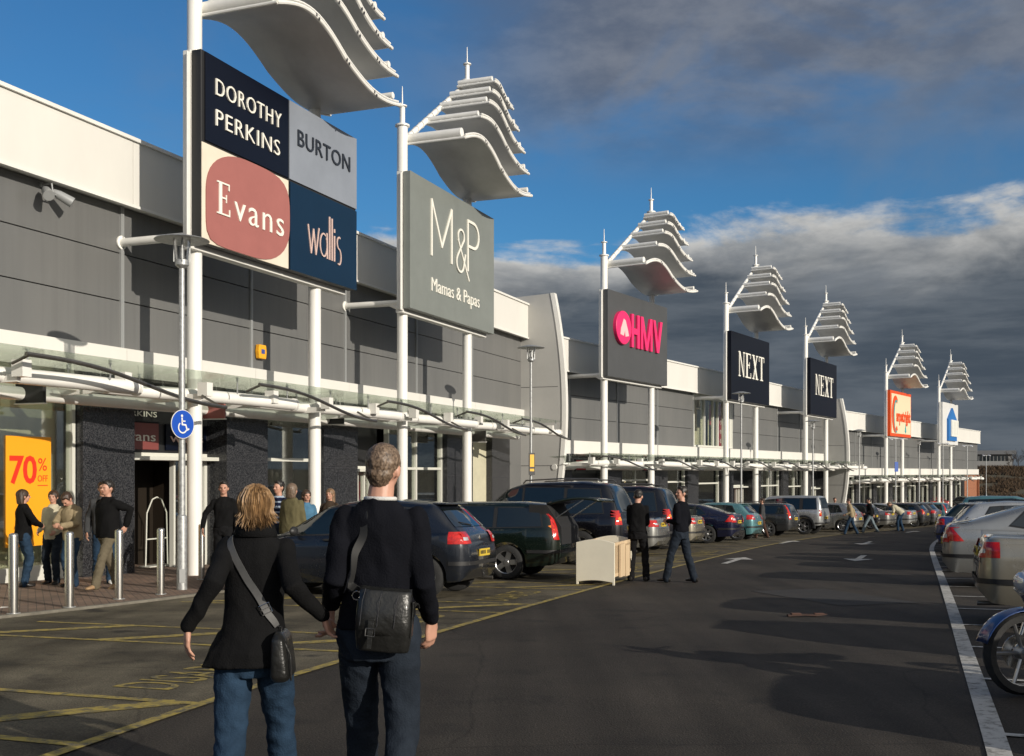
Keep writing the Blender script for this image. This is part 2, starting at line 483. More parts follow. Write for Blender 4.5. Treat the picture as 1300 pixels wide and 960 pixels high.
def mixc(f, a, b):
    n = N.new('ShaderNodeMix'); n.data_type = 'RGBA'
    if isinstance(f, (int, float)): n.inputs[0].default_value = f
    else: L.new(f, n.inputs[0])
    for i, v in ((6, a), (7, b)):
        if isinstance(v, tuple): n.inputs[i].default_value = (*v, 1)
        else: L.new(v, n.inputs[i])
    return n.outputs[2]
el = sep.outputs['Z']; ax = sep.outputs['X']
# clear sky, a deeper blue
hs = N.new('ShaderNodeMix'); hs.data_type = 'RGBA'; hs.blend_type = 'MULTIPLY'; hs.inputs[0].default_value = 1
L.new(sky.outputs[0], hs.inputs[6]); hs.inputs[7].default_value = (0.42, 0.88, 1.20, 1)
clear = hs.outputs[2]
# low storm bank: top edge near 13 degrees, ragged, higher to the left of its own middle
n1 = noise_node(4.5, 7, 0.58, (1, 1, 2.6), (3.1, 0.4, 0.0), 0.4)
n2 = noise_node(11, 6, 0.6, (1, 1, 2.2), (1.7, 5.0, 2.0))
edge = math_node('MULTIPLY_ADD', n1, 0.16, 0.115)
edge = math_node('MULTIPLY_ADD', n2, 0.05, edge)
dd = math_node('SUBTRACT', edge, el)                     # >0 inside the bank
bank = mrange(dd, -0.004, 0.022)
litedge = mrange(dd, 0.0, 0.075, 1.0, 0.0)
streak = noise_node(6, 6, 0.6, (1, 1, 7), (9, 2, 5))
darkc = mixc(mrange(streak, 0.35, 0.68), (0.72, 0.95, 1.25), (1.40, 1.65, 1.95))
litc = mixc(mrange(n2, 0.36, 0.62), (3.6, 3.8, 4.0), (7.6, 7.5, 7.2))
cloudc = mixc(litedge, darkc, litc)
# bank sits mainly ahead and to the right
c1 = mixc(bank, clear, cloudc)
# high grey veil, upper right
n3 = noise_node(3.6, 7, 0.55, (1, 1, 2.0), (0.3, 7.7, 1.0), 0.5)
up = mrange(el, 0.235, 0.345)
rt = mrange(ax, -0.16, 0.10)
veil = math_node('MULTIPLY', mrange(n3, 0.32, 0.53), math_node('MULTIPLY', up, rt))
n4 = noise_node(3.0, 8, 0.6, (1, 1, 1.6), (5.5, 1.7, 9.0), 0.3)
wisp = math_node('MULTIPLY', mrange(n4, 0.50, 0.78), 0.35)
c2 = mixc(math_node('MULTIPLY', veil, 0.92), c1, mixc(mrange(n2, 0.35, 0.65), (1.35, 1.60, 2.15), (2.3, 2.5, 2.95)))
c3 = mixc(wisp, c2, (2.2, 2.6, 3.2))
# bright glow added round the sun, behind the camera, to fill the shadows
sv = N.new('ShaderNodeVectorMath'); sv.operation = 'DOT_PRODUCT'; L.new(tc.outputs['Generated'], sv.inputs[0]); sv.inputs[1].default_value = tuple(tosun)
fill_haze = math_node('MULTIPLY', mrange(sv.outputs['Value'], 0.05, 0.95), mrange(el, -.05, 0.1))
c3 = mixc(fill_haze, c3, (8.2, 8.0, 7.7))
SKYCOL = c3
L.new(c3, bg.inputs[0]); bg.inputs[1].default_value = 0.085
S.view_settings.view_transform = 'Standard'; S.view_settings.look = 'None'
S.view_settings.exposure = 0; S.view_settings.gamma = 1
S.view_settings.use_curve_mapping = False
S.render.resolution_x = 1024; S.render.resolution_y = 756
S.cycles.max_bounces = 6; S.cycles.transparent_max_bounces = 10

# ------------------------------------------------------------------ ground sheets
def struct(name, mb, m, smooth=False):
    o = mb.build(name, m, smooth=smooth); o['kind'] = 'structure'; return o
ys = [-80, -30] + [y * 0.5 for y in range(0, 220)] + [115, 125, 140, 160, 200, 300, 500, 900, 1500]
mb = MB(); mb.quadgrid([[(-900, y, gz(y)), (1500, y, gz(y))] for y in ys]); struct('car_park_ground', mb, M['asphalt'])

def dense(poly, step=0.5):
    out = []
    for a, b in zip(poly[:-1], poly[1:]):
        a = Vector((a[0], a[1])); b = Vector((b[0], b[1])); n = max(1, int((b - a).length / step))
        for k in range(n): out.append(a.lerp(b, k / n))
    out.append(Vector((poly[-1][0], poly[-1][1])))
    return out
def smoothpoly(poly, it=2):
    P = [Vector((p[0], p[1])) for p in poly]
    for _ in range(it):
        Q = [P[0]]
        for a, b in zip(P[:-1], P[1:]): Q += [a.lerp(b, .25), a.lerp(b, .75)]
        Q.append(P[-1]); P = Q
    return P
def offset(poly, d):
    """shift a polyline to its left side by d (d<0: right)"""
    out = []
    for k, p in enumerate(poly):
        a = poly[max(0, k - 1)]; b = poly[min(len(poly) - 1, k + 1)]
        t = (b - a).normalized(); out.append(p + Vector((-t.y, t.x)) * d)
    return out
def strip(mb, poly, w, lift, step=0.5):
    P = dense(poly, step); Lf = offset(P, w / 2); Rt = offset(P, -w / 2)
    mb.quadgrid([[(a.x, a.y, gz(a.y) + lift), (b.x, b.y, gz(b.y) + lift)] for a, b in zip(Lf, Rt)])
def fillband(mb, A, B, lift, n=8):
    mb.quadgrid([[(lambda q: (q.x, q.y, gz(q.y) + lift))(a.lerp(b, k / n)) for k in range(n + 1)] for a, b in zip(A, B)])

L0 = smoothpoly([(-3.3, 4.5), (-1.9, 8.8), (-.32, 13.6), (1.57, 18.95), (5.2, 28.6), (10.0, 40.5), (15.9, 52), (23, 63), (31.5, 75), (52, 103)])
R0 = smoothpoly([(1.6, 3.0), (2.8, 6.2), (3.66, 8.57), (6.07, 15.0), (8.3, 21.0), (10.1, 25.9), (14.8, 38.5), (20.3, 50.5), (27.5, 62.5), (35.5, 75), (56, 103)])
def resample(P, n):
    D = [0]
    for a, b in zip(P[:-1], P[1:]): D.append(D[-1] + (b - a).length)
    out = []; j = 0
    for k in range(n):
        t = D[-1] * k / (n - 1)
        while j < len(P) - 2 and D[j + 1] < t: j += 1
        out.append(P[j].lerp(P[j + 1], (t - D[j]) / max(1e-6, D[j + 1] - D[j])))
    return out, D[-1]
L0r, L0len = resample(L0, 240)
R0r, R0len = resample(R0, 240)
def along(Pr, y):
    """point and unit direction of a resampled line at depth y"""
    for a, b in zip(Pr[:-1], Pr[1:]):
        if a.y <= y <= b.y:
            return a.lerp(b, (y - a.y) / (b.y - a.y)), (b - a).normalized()
    return Pr[-1], (Pr[-1] - Pr[-2]).normalized()
K = offset(L0r, 5.35)
# the kerb swings out to the left near the camera
for k, p in enumerate(K):
    if p.y < 17.6:
        s = (17.6 - p.y)
        K[k] = Vector((p.x - 0.022 * s * s, p.y))
mb = MB(); fillband(mb, K, L0r, 0.004); struct('parking_bay_surface', mb, M['bayasphalt'])
# pavement between kerb and shops
inner = offset(K, 16.0)
mb = MB(); fillband(mb, offset(K, 0.10), offset(K, 9.0), 0.035, 10)
struct('pavement', mb, M['paving'])
mb = MB()
A = K; B = offset(K, 0.10)
mb.quadgrid([[(a.x, a.y, gz(a.y) - .02), (a.x, a.y, gz(a.y) + .028), (a.x * .92 + b.x * .08, a.y * .92 + b.y * .08, gz(a.y) + .039), (b.x, b.y, gz(b.y) + .039), (b.x, b.y, gz(b.y))] for a, b in zip(A, B)])
struct('kerb', mb, M['kerb'])

# painted lines
mb = MB(); strip(mb, [p for p in L0r if p.y < 60], 0.10, 0.010); 
def bayline(mb, y, w=0.09, depth=5.0, both=None, side='L'):
    P, t = along(L0r if side == 'L' else R0r, y)
    n = Vector((-t.y, t.x)) if side == 'L' else Vector((t.y, -t.x))
    strip(mb, [P, P + n * depth], w, 0.009)
    return P, t, n
# bays: hatched strip then wide bay, repeated
ypos = 6.6; hatch = []
while ypos < 30:
    P1, t, n = bayline(mb, ypos)
    y2 = ypos + 1.25 * t.y
    bayline(mb, y2)
    P2, _ = along(L0r, y2)
    hatch.append((P1, P2, n, t))
    ypos = y2 + 2.75 * t.y
    bays_end = ypos
for P1, P2, n, t in hatch:
    for k in range(3):
        a = P1 + n * (1.4 + 1.7 * k); b = P2 + n * (0.2 + 1.7 * k)
        strip(mb, [a, b], 0.20, 0.0095)
yy = bays_end
while yy < 66:
    P, t = along(L0r, yy); bayline(mb, yy); yy += 2.45 * t.y
struct('yellow_bay_markings', mb, M['yline'])
mb = MB(); strip(mb, [p for p in R0r if p.y > 3.4 and p.y < 70], 0.14, 0.010)
yy = 4.9
while yy < 66:
    P, t = along(R0r, yy); bayline(mb, yy, 0.08, 4.8, side='R'); yy += 2.12 * t.y
# arrows on the aisle
def arrow(mb, P, ang, s=1.0):
    c, d = math.cos(ang), math.sin(ang)
    def T(u, v): return Vector((P[0] + (u * c - v * d) * s, P[1] + (u * d + v * c) * s))
    def poly(pts):
        mb.face([(q.x, q.y, gz(q.y) + .011) for q in (T(*p) for p in pts)])
    poly([(-1.6, -.08), (0.5, -.08), (0.5, .08), (-1.6, .08)])
    poly([(0.5, -.38), (1.7, 0), (0.5, .38)])
for P, a in (((5.62, 27.4), PI / 2 - .36), ((9.15, 28.6), -PI / 2 - .38), ((10.3, 40.6), PI / 2 - .42), ((12.9, 39.6), -PI / 2 - .42), ((20.4, 55.5), PI / 2 - .5)):
    arrow(mb, P, a)
struct('white_lane_markings', mb, M['wline'])
# DISABLED lettering painted in the wide bays, read from the aisle
mbt = MB()
for i in range(len(hatch)):
    P2 = hatch[i][1]; t = hatch[i][3]; n = hatch[i][2]
    V, Fs = text_mesh('DISABLED', 1.0, 1.0, 0.0)
    x1 = max(v[0] for v in V)
    for dep, sc in ((0.55, .75),):
        i0 = len(mbt.v)
        for v in V:
            q = P2 + t * (0.35 + v[0] / x1 * 1.9) + n * (dep + v[1] * sc)
            mbt.v.append((q.x, q.y, gz(q.y) + .0085))
        for f in Fs: mbt.f.append(tuple(i0 + k for k in f)); mbt.mi.append(0)
struct('yellow_bay_lettering', mbt, M['yline'])
# patch repairs and a gully
PT = mat('patch_tarmac', (0.024, 0.022, 0.021), .9, var=.3, vscale=3, bump=.4, bscale=60)
def groundquad(pts, lift, m, name):
    P = [Vector(p) for p in pts]; mb = MB(); n = 8
    mb.quadgrid([[(lambda q: (q.x, q.y, gz(q.y) + lift))(P[0].lerp(P[1], k / n).lerp(P[3].lerp(P[2], k / n), j / n)) for k in range(n + 1)] for j in range(n + 1)])
    return struct(name, mb, m)
groundquad([(4.6, 15.2), (5.9, 15.7), (5.2, 18.3), (3.9, 17.8)], .005, PT, 'tarmac_patch')
# debris: strip of timber on the aisle
rt_ = empty('timber_offcut', (3.75, 13.75, gz(13.75)), R(4), 'dark broken strip of timber lying alone on the open aisle tarmac', 'timber')
mb = MB(); mb.tube([(-.27, 0, .02), (-.05, .01, .026), (.1, 0, .02), (.24, .01, .03)], [.035, .03, .034, .02], 6, squash=(.5, 1))
mb.build('plank', mat('dark_timber', (0.05, 0.025, 0.018), .8, var=.4, vscale=20), rt_)
mb = MB(); mb.box(-.22, -.1, -.03, .045, .035, .05); mb.box(.08, .2, -.02, .05, .034, .046); mb.build('splinter', mat('split_timber', (0.09, 0.04, 0.025), .8), rt_)
# ------------------------------------------------------------------ frames of the three shop ranges
class Fr:
    def __init__(s, x, y, tana):
        s.a = math.atan(tana); s.P = Vector((x, y)); s.rz = PI / 2 - s.a
        s.d = Vector((math.sin(s.a), math.cos(s.a))); s.n = Vector((math.cos(s.a), -math.sin(s.a)))
    def w(s, x, y): return s.P + s.d * x - s.n * y
    def g(s, x, y=0):
        return gz(s.w(x, y).y)
FR = [Fr(-6.22, 21.3, 531 / 1380), Fr(3.77, 44.5, 844 / 1380), Fr(28.9, 84.0, 940 / 1380)]
DZ = [0.0, -1.15, -2.15]
WALLY = 1.8

M['lit'] = mat('lamp_bulb', (1, .8, .5), .5)
b = M['lit'].node_tree.nodes['Principled BSDF']; b.inputs['Emission Color'].default_value = (1, .75, .4, 1); b.inputs['Emission Strength'].default_value = 3
M['beige'] = mat('display_backdrop', (0.42, 0.41, 0.29), .7, var=.25, vscale=1.5, stretch=(1, 1, .2))
M['cream'] = mat('cream_panel', (0.55, 0.52, 0.38), .6, var=.12)
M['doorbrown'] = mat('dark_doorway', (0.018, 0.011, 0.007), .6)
M['redcloth'] = mat('red_cloth', (0.35, 0.02, 0.03), .7)
M['bluecloth'] = mat('blue_cloth', (0.03, 0.09, 0.22), .7)
M['paleskin'] = mat('mannequin', (0.6, 0.58, 0.52), .5)

def wallbits(root, fr, x0, x1, dz, seams, window=None):
    """upper wall: cladding panels, parapet, white band, roof"""
    y = WALLY
    zt, zp, zb, zl = 8.32, 7.04, 4.16, 3.60
    cl = MB()
    xs = [x0] + [s for s in seams if x0 < s < x1] + [x1]
    th = (zp - zb) / 3
    for a, b_ in zip(xs[:-1], xs[1:]):
        for k in range(3):
            if window and a >= window[0] - .1 and b_ <= window[1] + .1: continue
            cl.box(a + .012, b_ - .012, y, y + .12, zb + th * k + .010, zb + th * (k + 1) - .010)
    cl.build('wall_cladding', M['clad'], root, bevel=0.006)
    bk = MB()
    if window:
        bk.box(x0, window[0], y + .10, y + .5, zb - .3, zp + .2); bk.box(window[1], x1, y + .10, y + .5, zb - .3, zp + .2)
    else: bk.box(x0, x1, y + .10, y + .5, zb - .3, zp + .2)
    bk.build('wall_backing', M['seam'], root)
    for s_ in seams:
        if x0 < s_ < x1:
            q = MB(); q.box(s_ - .045, s_ + .045, y - .035, y + .02, zb + .01, zp - .02); q.box(s_ - .012, s_ + .012, y - .045, y - .03, zb + .01, zp - .02)
            q.build('joint_cover', M['frame_grey'], root)
    pa = MB()
    for a, b_ in zip(xs[:-1], xs[1:]):
        pa.box(a + .006, b_ - .006, y - .30, y + .3, zp, zt)
    pa.build('parapet', M['parapet'], root, bevel=.01)
    cp = MB(); cp.box(x0, x1, y - .36, y + .36, zt, zt + .07); cp.box(x0, x1, y - .34, y - .22, zp - .06, zp - .003)
    cp.build('parapet_coping', M['white'], root)
    bd = MB()
    for a, b_ in zip(xs[:-1], xs[1:]): bd.box(a + .004, b_ - .004, y - .14, y + .3, zl, zb)
    bd.build('white_band', M['parapet'], root)
    rf = MB(); rf.box(x0 + .05, x1 - .05, y + .35, y + 28, zp + .2, zp + .5); rf.box(x0, x0 + .3, y + .4, y + 28, -3, zp + .2); rf.box(x1 - .3, x1, y + .4, y + 28, -3, zp + .2); rf.box(x0, x1, y + 27.7, y + 28, -3, zp + .2)
    rf.build('roof', M['frame_grey'], root)
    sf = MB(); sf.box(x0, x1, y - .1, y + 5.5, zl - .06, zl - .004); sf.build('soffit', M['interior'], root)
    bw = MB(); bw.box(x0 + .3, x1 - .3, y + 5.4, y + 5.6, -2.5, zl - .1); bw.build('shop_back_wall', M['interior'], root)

def shopfront(root, fr, dz, bays, zl=3.60):
    y = WALLY
    rnd = random.Random(len(bays) * 7 + int(dz * 10))
    def gl(x, yy=y): return fr.g(x, yy) - dz + .035
    for (a, b_, kind) in bays:
        g0 = gl((a + b_) / 2) - .02
        if kind == 'granite':
            m_ = MB(); m_.box(a, b_, y - .22, y + 1.2, g0 - .4, zl - .01); m_.build('granite_pier', M['granite'], root, bevel=.012)
            j = MB()
            for k in range(1, 3): j.box(a - .003, b_ + .003, y - .224, y + .6, g0 + k * 1.2, g0 + k * 1.2 + .012)
            j.build('pier_joint', M['seam'], root)
        elif kind == 'wall':
            m_ = MB(); m_.box(a, b_, y, y + .4, g0 - .4, zl - .01); m_.build('grey_panel_wall', M['clad'], root)
        elif kind == 'cream':
            m_ = MB(); m_.box(a, b_, y + .02, y + .4, g0 - .4, zl - .01); m_.build('cream_panel', M['cream'], root)
        elif kind == 'brick':
            m_ = MB(); m_.box(a, b_, y + .02, y + .4, g0 - .4, zl - .01); m_.build('brick_panel', M['brickwall'], root)
        elif kind in ('glass', 'glassd', 'display'):
            n = max(1, round((b_ - a) / 2.3)) if kind != 'display' else 4; w_ = (b_ - a) / n
            f = MB()
            f.box(a, b_, y - .05, y + .1, g0 - .3, g0 + .14); f.box(a, b_, y - .05, y + .1, zl - .14, zl - .01)
            for k in range(n + 1):
                xx = a + k * w_; xx = min(max(xx, a + .04), b_ - .04)
                f.box(xx - .04, xx + .04, y - .048, y + .098, g0 + .141, zl - .141)
            if kind != 'display': f.box(a + .08, b_ - .08, y - .03, y + .06, g0 + 2.5, g0 + 2.58)
            win = f.build('shop_window', M['lframe'], root)
            for k in range(n):
                p = MB(); p.box(a + k * w_ + .041, a + (k + 1) * w_ - .041, y + .015, y + .025, g0 + .15, zl - .15)
                p.build('pane', M['glass'], win)
            if kind == 'display':
                d = MB(); d.box(a, b_, y + .45, y + .5, g0 - .1, zl - .1); d.build('display_backdrop', M['beige'], root)
                d = MB(); d.box(a, b_, y + .1, y + .45, g0 - .1, g0 + .12); d.build('display_floor', M['cream'], root)
            else:
                # rails of clothes, hanging lamps, a mannequin
                mm = MB()
                for k in range(int((b_ - a) / .8)):
                    xx = a + .5 + k * .8 + rnd.uniform(-.2, .2); 
                    if xx > b_ - .3: continue
                    yy = y + rnd.uniform(1.2, 3.5); hh = rnd.uniform(1.0, 1.5)
                    for q in range(6):
                        zt_ = g0 + hh + rnd.uniform(-.05, .05)
                        mm.cur = rnd.choice([0, 0, 1, 2, 3, 4])
                        mm.loft([((xx + q * .07 - .2, yy, zt_ - .75), .025, .2), ((xx + q * .07 - .2, yy, zt_ - .1), .03, .22), ((xx + q * .07 - .2, yy, zt_), .015, .06)], 8)
                o = mm.build('clothes_rail', [M['redcloth'], M['bluecloth'], M['black'], M['cream'], M['interior']], root, smooth=True)
                for k in range(int((b_ - a) / 1.1)):
                    xx = a + .45 + k * 1.1
                    lp = MB(); lp.box(xx - .004, xx + .004, y + .9, y + .908, g0 + 2.6, zl - .1); lp.lathe([(.01, .16), (.03, .15), (.06, 0), (.0, 0)], 10, o=(xx, y + .904, g0 + 2.46))
                    o = lp.build('hanging_lamp', M['white'], root)
                    bl = MB(); bl.ellipsoid((xx, y + .904, g0 + 2.46), (.03, .03, .03), 8, 5); bl.build('bulb', M['lit'], o)
        elif kind in ('door', 'doorred'):
            yr = y + .38
            f = MB()
            f.box(a, b_, yr - .05, yr + .08, g0 + 2.35, g0 + 2.52); f.box(a, b_, y + .0, yr - .051, g0 + 2.36, g0 + 2.44)
            f.box(a, a + .1, yr - .052, yr + .078, g0 - .3, g0 + 2.349); f.box(b_ - .1, b_, yr - .052, yr + .078, g0 - .3, g0 + 2.349)
            c0, c1 = a + .54, b_ - 1.15
            for xx in (c0, c1, a + .28, b_ - .40, b_ - .75): f.box(xx - .03, xx + .03, yr - .045, yr + .07, g0 - .3, g0 + 2.349)
            fo = f.build('door_frame', M['lframe'], root)
            for u, v in ((a + .1, c0 - .03), (c1 + .03, b_ - .1)):
                p = MB(); p.box(u, v, yr + .005, yr + .015, g0, g0 + 2.34); p.build('door_pane', M['glass'], fo)
            hd = MB(); hd.tube([(c1 + .12, yr - .06, g0 + .9), (c1 + .12, yr - .09, g0 + .95), (c1 + .12, yr - .09, g0 + 1.5), (c1 + .12, yr - .06, g0 + 1.55)], .015, 8); hd.build('handle', M['steel'], fo)
            dk = MB(); dk.box(a - .1, b_ + .1, yr + 1.5, yr + 1.6, g0 - .2, g0 + 2.6); dk.box(a - .1, a - .02, yr, yr + 1.49, g0 - .2, g0 + 2.6); dk.box(b_ + .02, b_ + .1, yr, yr + 1.49, g0 - .2, g0 + 2.6)
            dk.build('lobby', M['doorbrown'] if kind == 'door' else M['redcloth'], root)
            fs = MB(); fs.box(a, b_, yr - .05, yr + .2, g0 + 2.53, zl - .02); fs.build('door_fascia', M['black'], root)

def canopy(fr, dz, x0, x1, name_label, group, step=5.2, xs0=None):
    root = empty('glass_canopy', (*fr.w(x0, 0), 0), fr.rz, name_label, 'canopy', group)
    # child coordinates start at x0
    def X(v): return v - x0
    root.location.z = dz
    Lx = x1 - x0
    g_ = MB()
    n = int(Lx / 1.75); wv = Lx / n
    zg0, zg1 = 3.50, 3.36
    for k in range(n):
        a = k * wv + .012; b_ = (k + 1) * wv - .012
        g_.prism([(a, -.85, zg0 + .03), (a, WALLY - .2, zg1), (a, WALLY - .2, zg1 + .014), (a, -.85, zg0 + .044)], (b_ - a, 0, 0))
    g_.build('glass_roof', M['canopyglass'], root)
    # glass edge trims + spider fixings
    sp = MB()
    for k in range(n + 1):
        x = min(max(k * wv, .06), Lx - .06)
        for yy in (-.6, .3, 1.2):
            zz = zg0 + (yy + .85) / 2.45 * (zg1 - zg0) + .03
            sp.tube([(x, yy, 3.22), (x, yy, zz)], .014, 6); sp.lathe([(.0, 0), (.035, 0), (.035, .02), (0, .02)], 8, o=(x, yy, zz + .008)); sp.lathe([(.0, 0), (.03, 0), (.03, .02), (0, .02)], 8, o=(x, yy, zz - .03))
    sp.build('glass_fixing', M['galv'], root)
    # rear continuous beam and cross arms
    bm_ = MB(); bm_.tube([(0, .95, 3.0), (Lx, .95, 3.0)], .115, 14); bm_.build('rear_beam', M['whitepole'], root, smooth=True)
    x = .4
    while x < Lx:
        arms = MB()
        arms.prism([(x - .03, WALLY - .14, 3.0), (x - .03, -.45, 3.05), (x - .03, -.45, 3.16), (x - .03, WALLY - .14, 3.22)], (.06, 0, 0))
        arms.box(x - .09, x + .09, -.62, -.40, 3.12, 3.38); x += 2.25
        arms.build('cross_arm', M['white'], root)
    # staggered cigar members on the road side
    x = -1.0
    while x < Lx - 1.5:
        a = max(x, 0); e = min(x + step + .6, Lx + .3)
        pts = []; rad = []
        for k in range(9):
            t = k / 8; xx = a + (e - a) * t
            pts.append((xx, .55 - 1.15 * t, 3.12 + .05 * math.sin(t * 3))); rad.append(.125 * min(1, .18 + t * 2.4))
        m_ = MB(); m_.tube(pts, rad, 14); m_.lathe([(0, -.02), (.14, -.02), (.14, .03), (0, .03)], 16, 'X', o=(e, pts[-1][1], pts[-1][2]))
        m_.build('tapered_beam', M['whitepole'], root, smooth=True)
        x += step
    # curved dark rails
    xs = xs0 if xs0 else [x0 + .5 + k * (step + .4) for k in range(int(Lx / (step + .4)))]
    for s_ in xs:
        if s_ + 5 > x1 + .8: continue
        pts = []
        for k in range(17):
            t = k / 16; zz = 3.42 - .52 * (t - math.sin(2 * PI * t) / (2 * PI) * .8)
            pts.append((X(s_) + 4.9 * t, -.95 - .12 * math.sin(PI * t), zz))
        m_ = MB(); m_.tube(pts, .036, 8)
        m_.tube([(pts[0][0] + .08, -.95, pts[0][2]), (pts[0][0] + .08, -.6, 3.3)], .025, 6); m_.tube([(pts[-1][0] - .2, -.97, pts[-1][2]), (pts[-1][0] - .2, -.55, 3.12)], .025, 6)
        m_.build('curved_rail', M['darksteel'], root, smooth=True)
    return root

def shop(fr, dz, x0, x1, seams, bays, label, window=None):
    root = empty('shop_building', (*fr.w(0, WALLY), dz), fr.rz, label, 'shop building')
    # children are modelled in the mast-row frame: shift them by the wall offset
    before = set(bpy.data.objects)
    wallbits(root, fr, x0, x1, dz, seams, window); shopfront(root, fr, dz, bays)
    for o in root.children:
        o.location.y -= WALLY
    return root

B1 = shop(FR[0], DZ[0], -14.0, 23.2, [-13.5, -9, -4.5, 0.02, 4.5, 9.0, 13.5, 18.0],
     [(-14, -1.3, 'display'), (-1.28, .16, 'granite'), (.16, 3.25, 'door'), (3.25, 4.9, 'granite'), (4.9, 7.5, 'glass'), (7.52, 9.35, 'granite'), (9.35, 11.5, 'doorred'),
      (11.5, 15.4, 'glass'), (15.42, 17.6, 'granite'), (17.6, 19.4, 'cream'), (19.4, 21.2, 'granite'), (21.2, 23.2, 'wall')],
     'nearest white and grey shop range with granite piers and an open brown doorway')
bays2 = [(-1.5, .2, 'granite')]
x = .2
pat = [(3.2, 'door'), (1.6, 'granite'), (3.6, 'glass'), (1.6, 'granite'), (2.6, 'glass'), (1.5, 'granite'), (3.4, 'glass'), (1.9, 'granite'), (3.2, 'doorred'), (1.6, 'granite'), (4.0, 'glass'), (1.5, 'granite'), (3.6, 'glass'), (1.6, 'granite'), (3.0, 'door'), (1.8, 'granite')]
for w_, k in pat:
    if x + w_ > 39: w_ = 39 - x
    if w_ > .3: bays2.append((x, x + w_, k))
    x += w_
if x < 39: bays2.append((x, 39.0, 'granite'))
B2 = shop(FR[1], DZ[1], -1.5, 39.0, [.3, 4.9, 9.4, 14.0, 19.9, 23.5, 28.2, 33.0], bays2, 'middle grey clad shop range with an upstairs window behind the black signs', window=(14.0, 19.9))
bays3 = []; x = -6.0; k = 0
while x < 34:
    bays3 += [(x, x + 3.6, 'glass'), (x + 3.6, x + 4.6, 'granite')]; x += 4.6
bays3 += [(x, 43.0, 'brick')]
B3 = shop(FR[2], DZ[2], -6.0, 43.0, [-2, 2.5, 7.3, 12, 17, 22, 27, 32, 37], bays3, 'furthest low shop range ending in a red brick bay by the scrub')
# end wall of the far range below the roof
m_ = MB(); m_.box(42.7, 42.98, -.2, 20, -2, 3.55)
m_.build('brick_end_wall', M['brickwall'], B3)

# upstairs window of the middle range
wf = MB(); a, b_ = 14.0, 19.9; z0, z1 = 4.18, 7.0
for xx in (a + .06, 15.6, 16.9, 17.6, 18.5, b_ - .5, b_ - .06): wf.box(xx - .05, xx + .05, -.06, .06, z0, z1)
wf.box(a, b_, -.058, .062, z1 - .25, z1); wf.box(a, b_, -.058, .062, z0, z0 + .1); wf.box(b_ - .45, b_ - .11, -.04, .05, z0 + .1, z1 - .25)
W_ = wf.build('upper_window', M['lframe'], B2)
p = MB(); p.box(a + .1, b_ - .5, .01, .02, z0 + .1, z1 - .25); p.build('pane', M['glass'], W_)
p = MB(); p.box(a, b_, 1.5, 1.6, z0, z1); p.build('room_wall', M['cream'], B2)
p = MB(); p.box(16.0, 16.6, .35, .37, z0 + .1, z1 - .3); p.box(17.1, 17.25, .35, .37, z0 + .1, z1 - .3); p.build('curtain', M['cream'], W_)
p = MB(); p.box(18.55, 19.3, .3, .32, z0 + .1, z1 - .3); p.box(17.7, 18.2, .5, .52, z0 + 1.3, z1 - .4); bn = p.build('red_banner', M['redcloth'], W_)
p = MB()
for k, ch in enumerate('home'): add_text(p, ch, 18.78, z1 - .95 - k * .52, .34, .26, .298, .01)
p.build('banner_lettering', M['white'], bn)

def fin(fr, xw, ztop, zbot, z0, label, group):
    """blade wall standing out from the facade between two ranges"""
    g = fr.g(xw, 0)
    root = empty('blade_wall', (*fr.w(xw, WALLY), g), fr.rz, label, 'blade wall', group)
    H = ztop - g
    def prof(t):   # outward reach at relative height t
        return .75 + 1.1 * math.sin(PI * min(1, .16 + .72 * (1 - t))) ** .8
    pts = [(0, .6, -.3)] + [(0, -prof(k / 24), H * k / 24 - .3 * (k == 0)) for k in range(25)] + [(0, .6, H - .1)]
    m_ = MB(); m_.prism(pts, (.22, 0, 0)); m_.build('blade', M['clad2'], root)
    e = MB()
    rows = []
    for k in range(25):
        t = k / 24; y = -prof(t); z = H * t
        rows.append([(-.03, y + .12, z), (-.03, y - .05, z), (.25, y - .05, z), (.25, y + .12, z)])
    e.quadgrid(rows, closed=True); e.build('blade_edge', M['white'], root, smooth=True)
    for zz in (H * .3, H * .62):
        j = MB(); j.box(-.004, .002, -1.55, .3, zz, zz + .02); j.build('panel_joint', M['seam'], root)
    return root
M['clad2'] = mat('pale_grey_panel', (0.40, 0.395, 0.375), .45, var=.08, vscale=.9)
fin(FR[0], 23.0, 8.75, 0, 0, 'tall curved pale grey blade wall between the nearest and the middle range', None)
fin(FR[1], 38.6, 6.95, 0, 0, 'smaller distant blade wall between the middle and the furthest range', None)

canopy(FR[0], 0, -12.0, 20.3, 'nearest glass and white tube canopy over the shop doors', 'glass canopies over the shopfronts', 5.0, [-11, -5.2, 0.8, 6.3, 11.2, 15.8])
canopy(FR[1], -1.12, -2.5, 41.0, 'middle glass canopy with curved dark rails under the black signs', 'glass canopies over the shopfronts', 5.2)
canopy(FR[2], -2.08, -6.0, 33.0, 'furthest low glass canopy on the small distant shops', 'glass canopies over the shopfronts', 5.2)

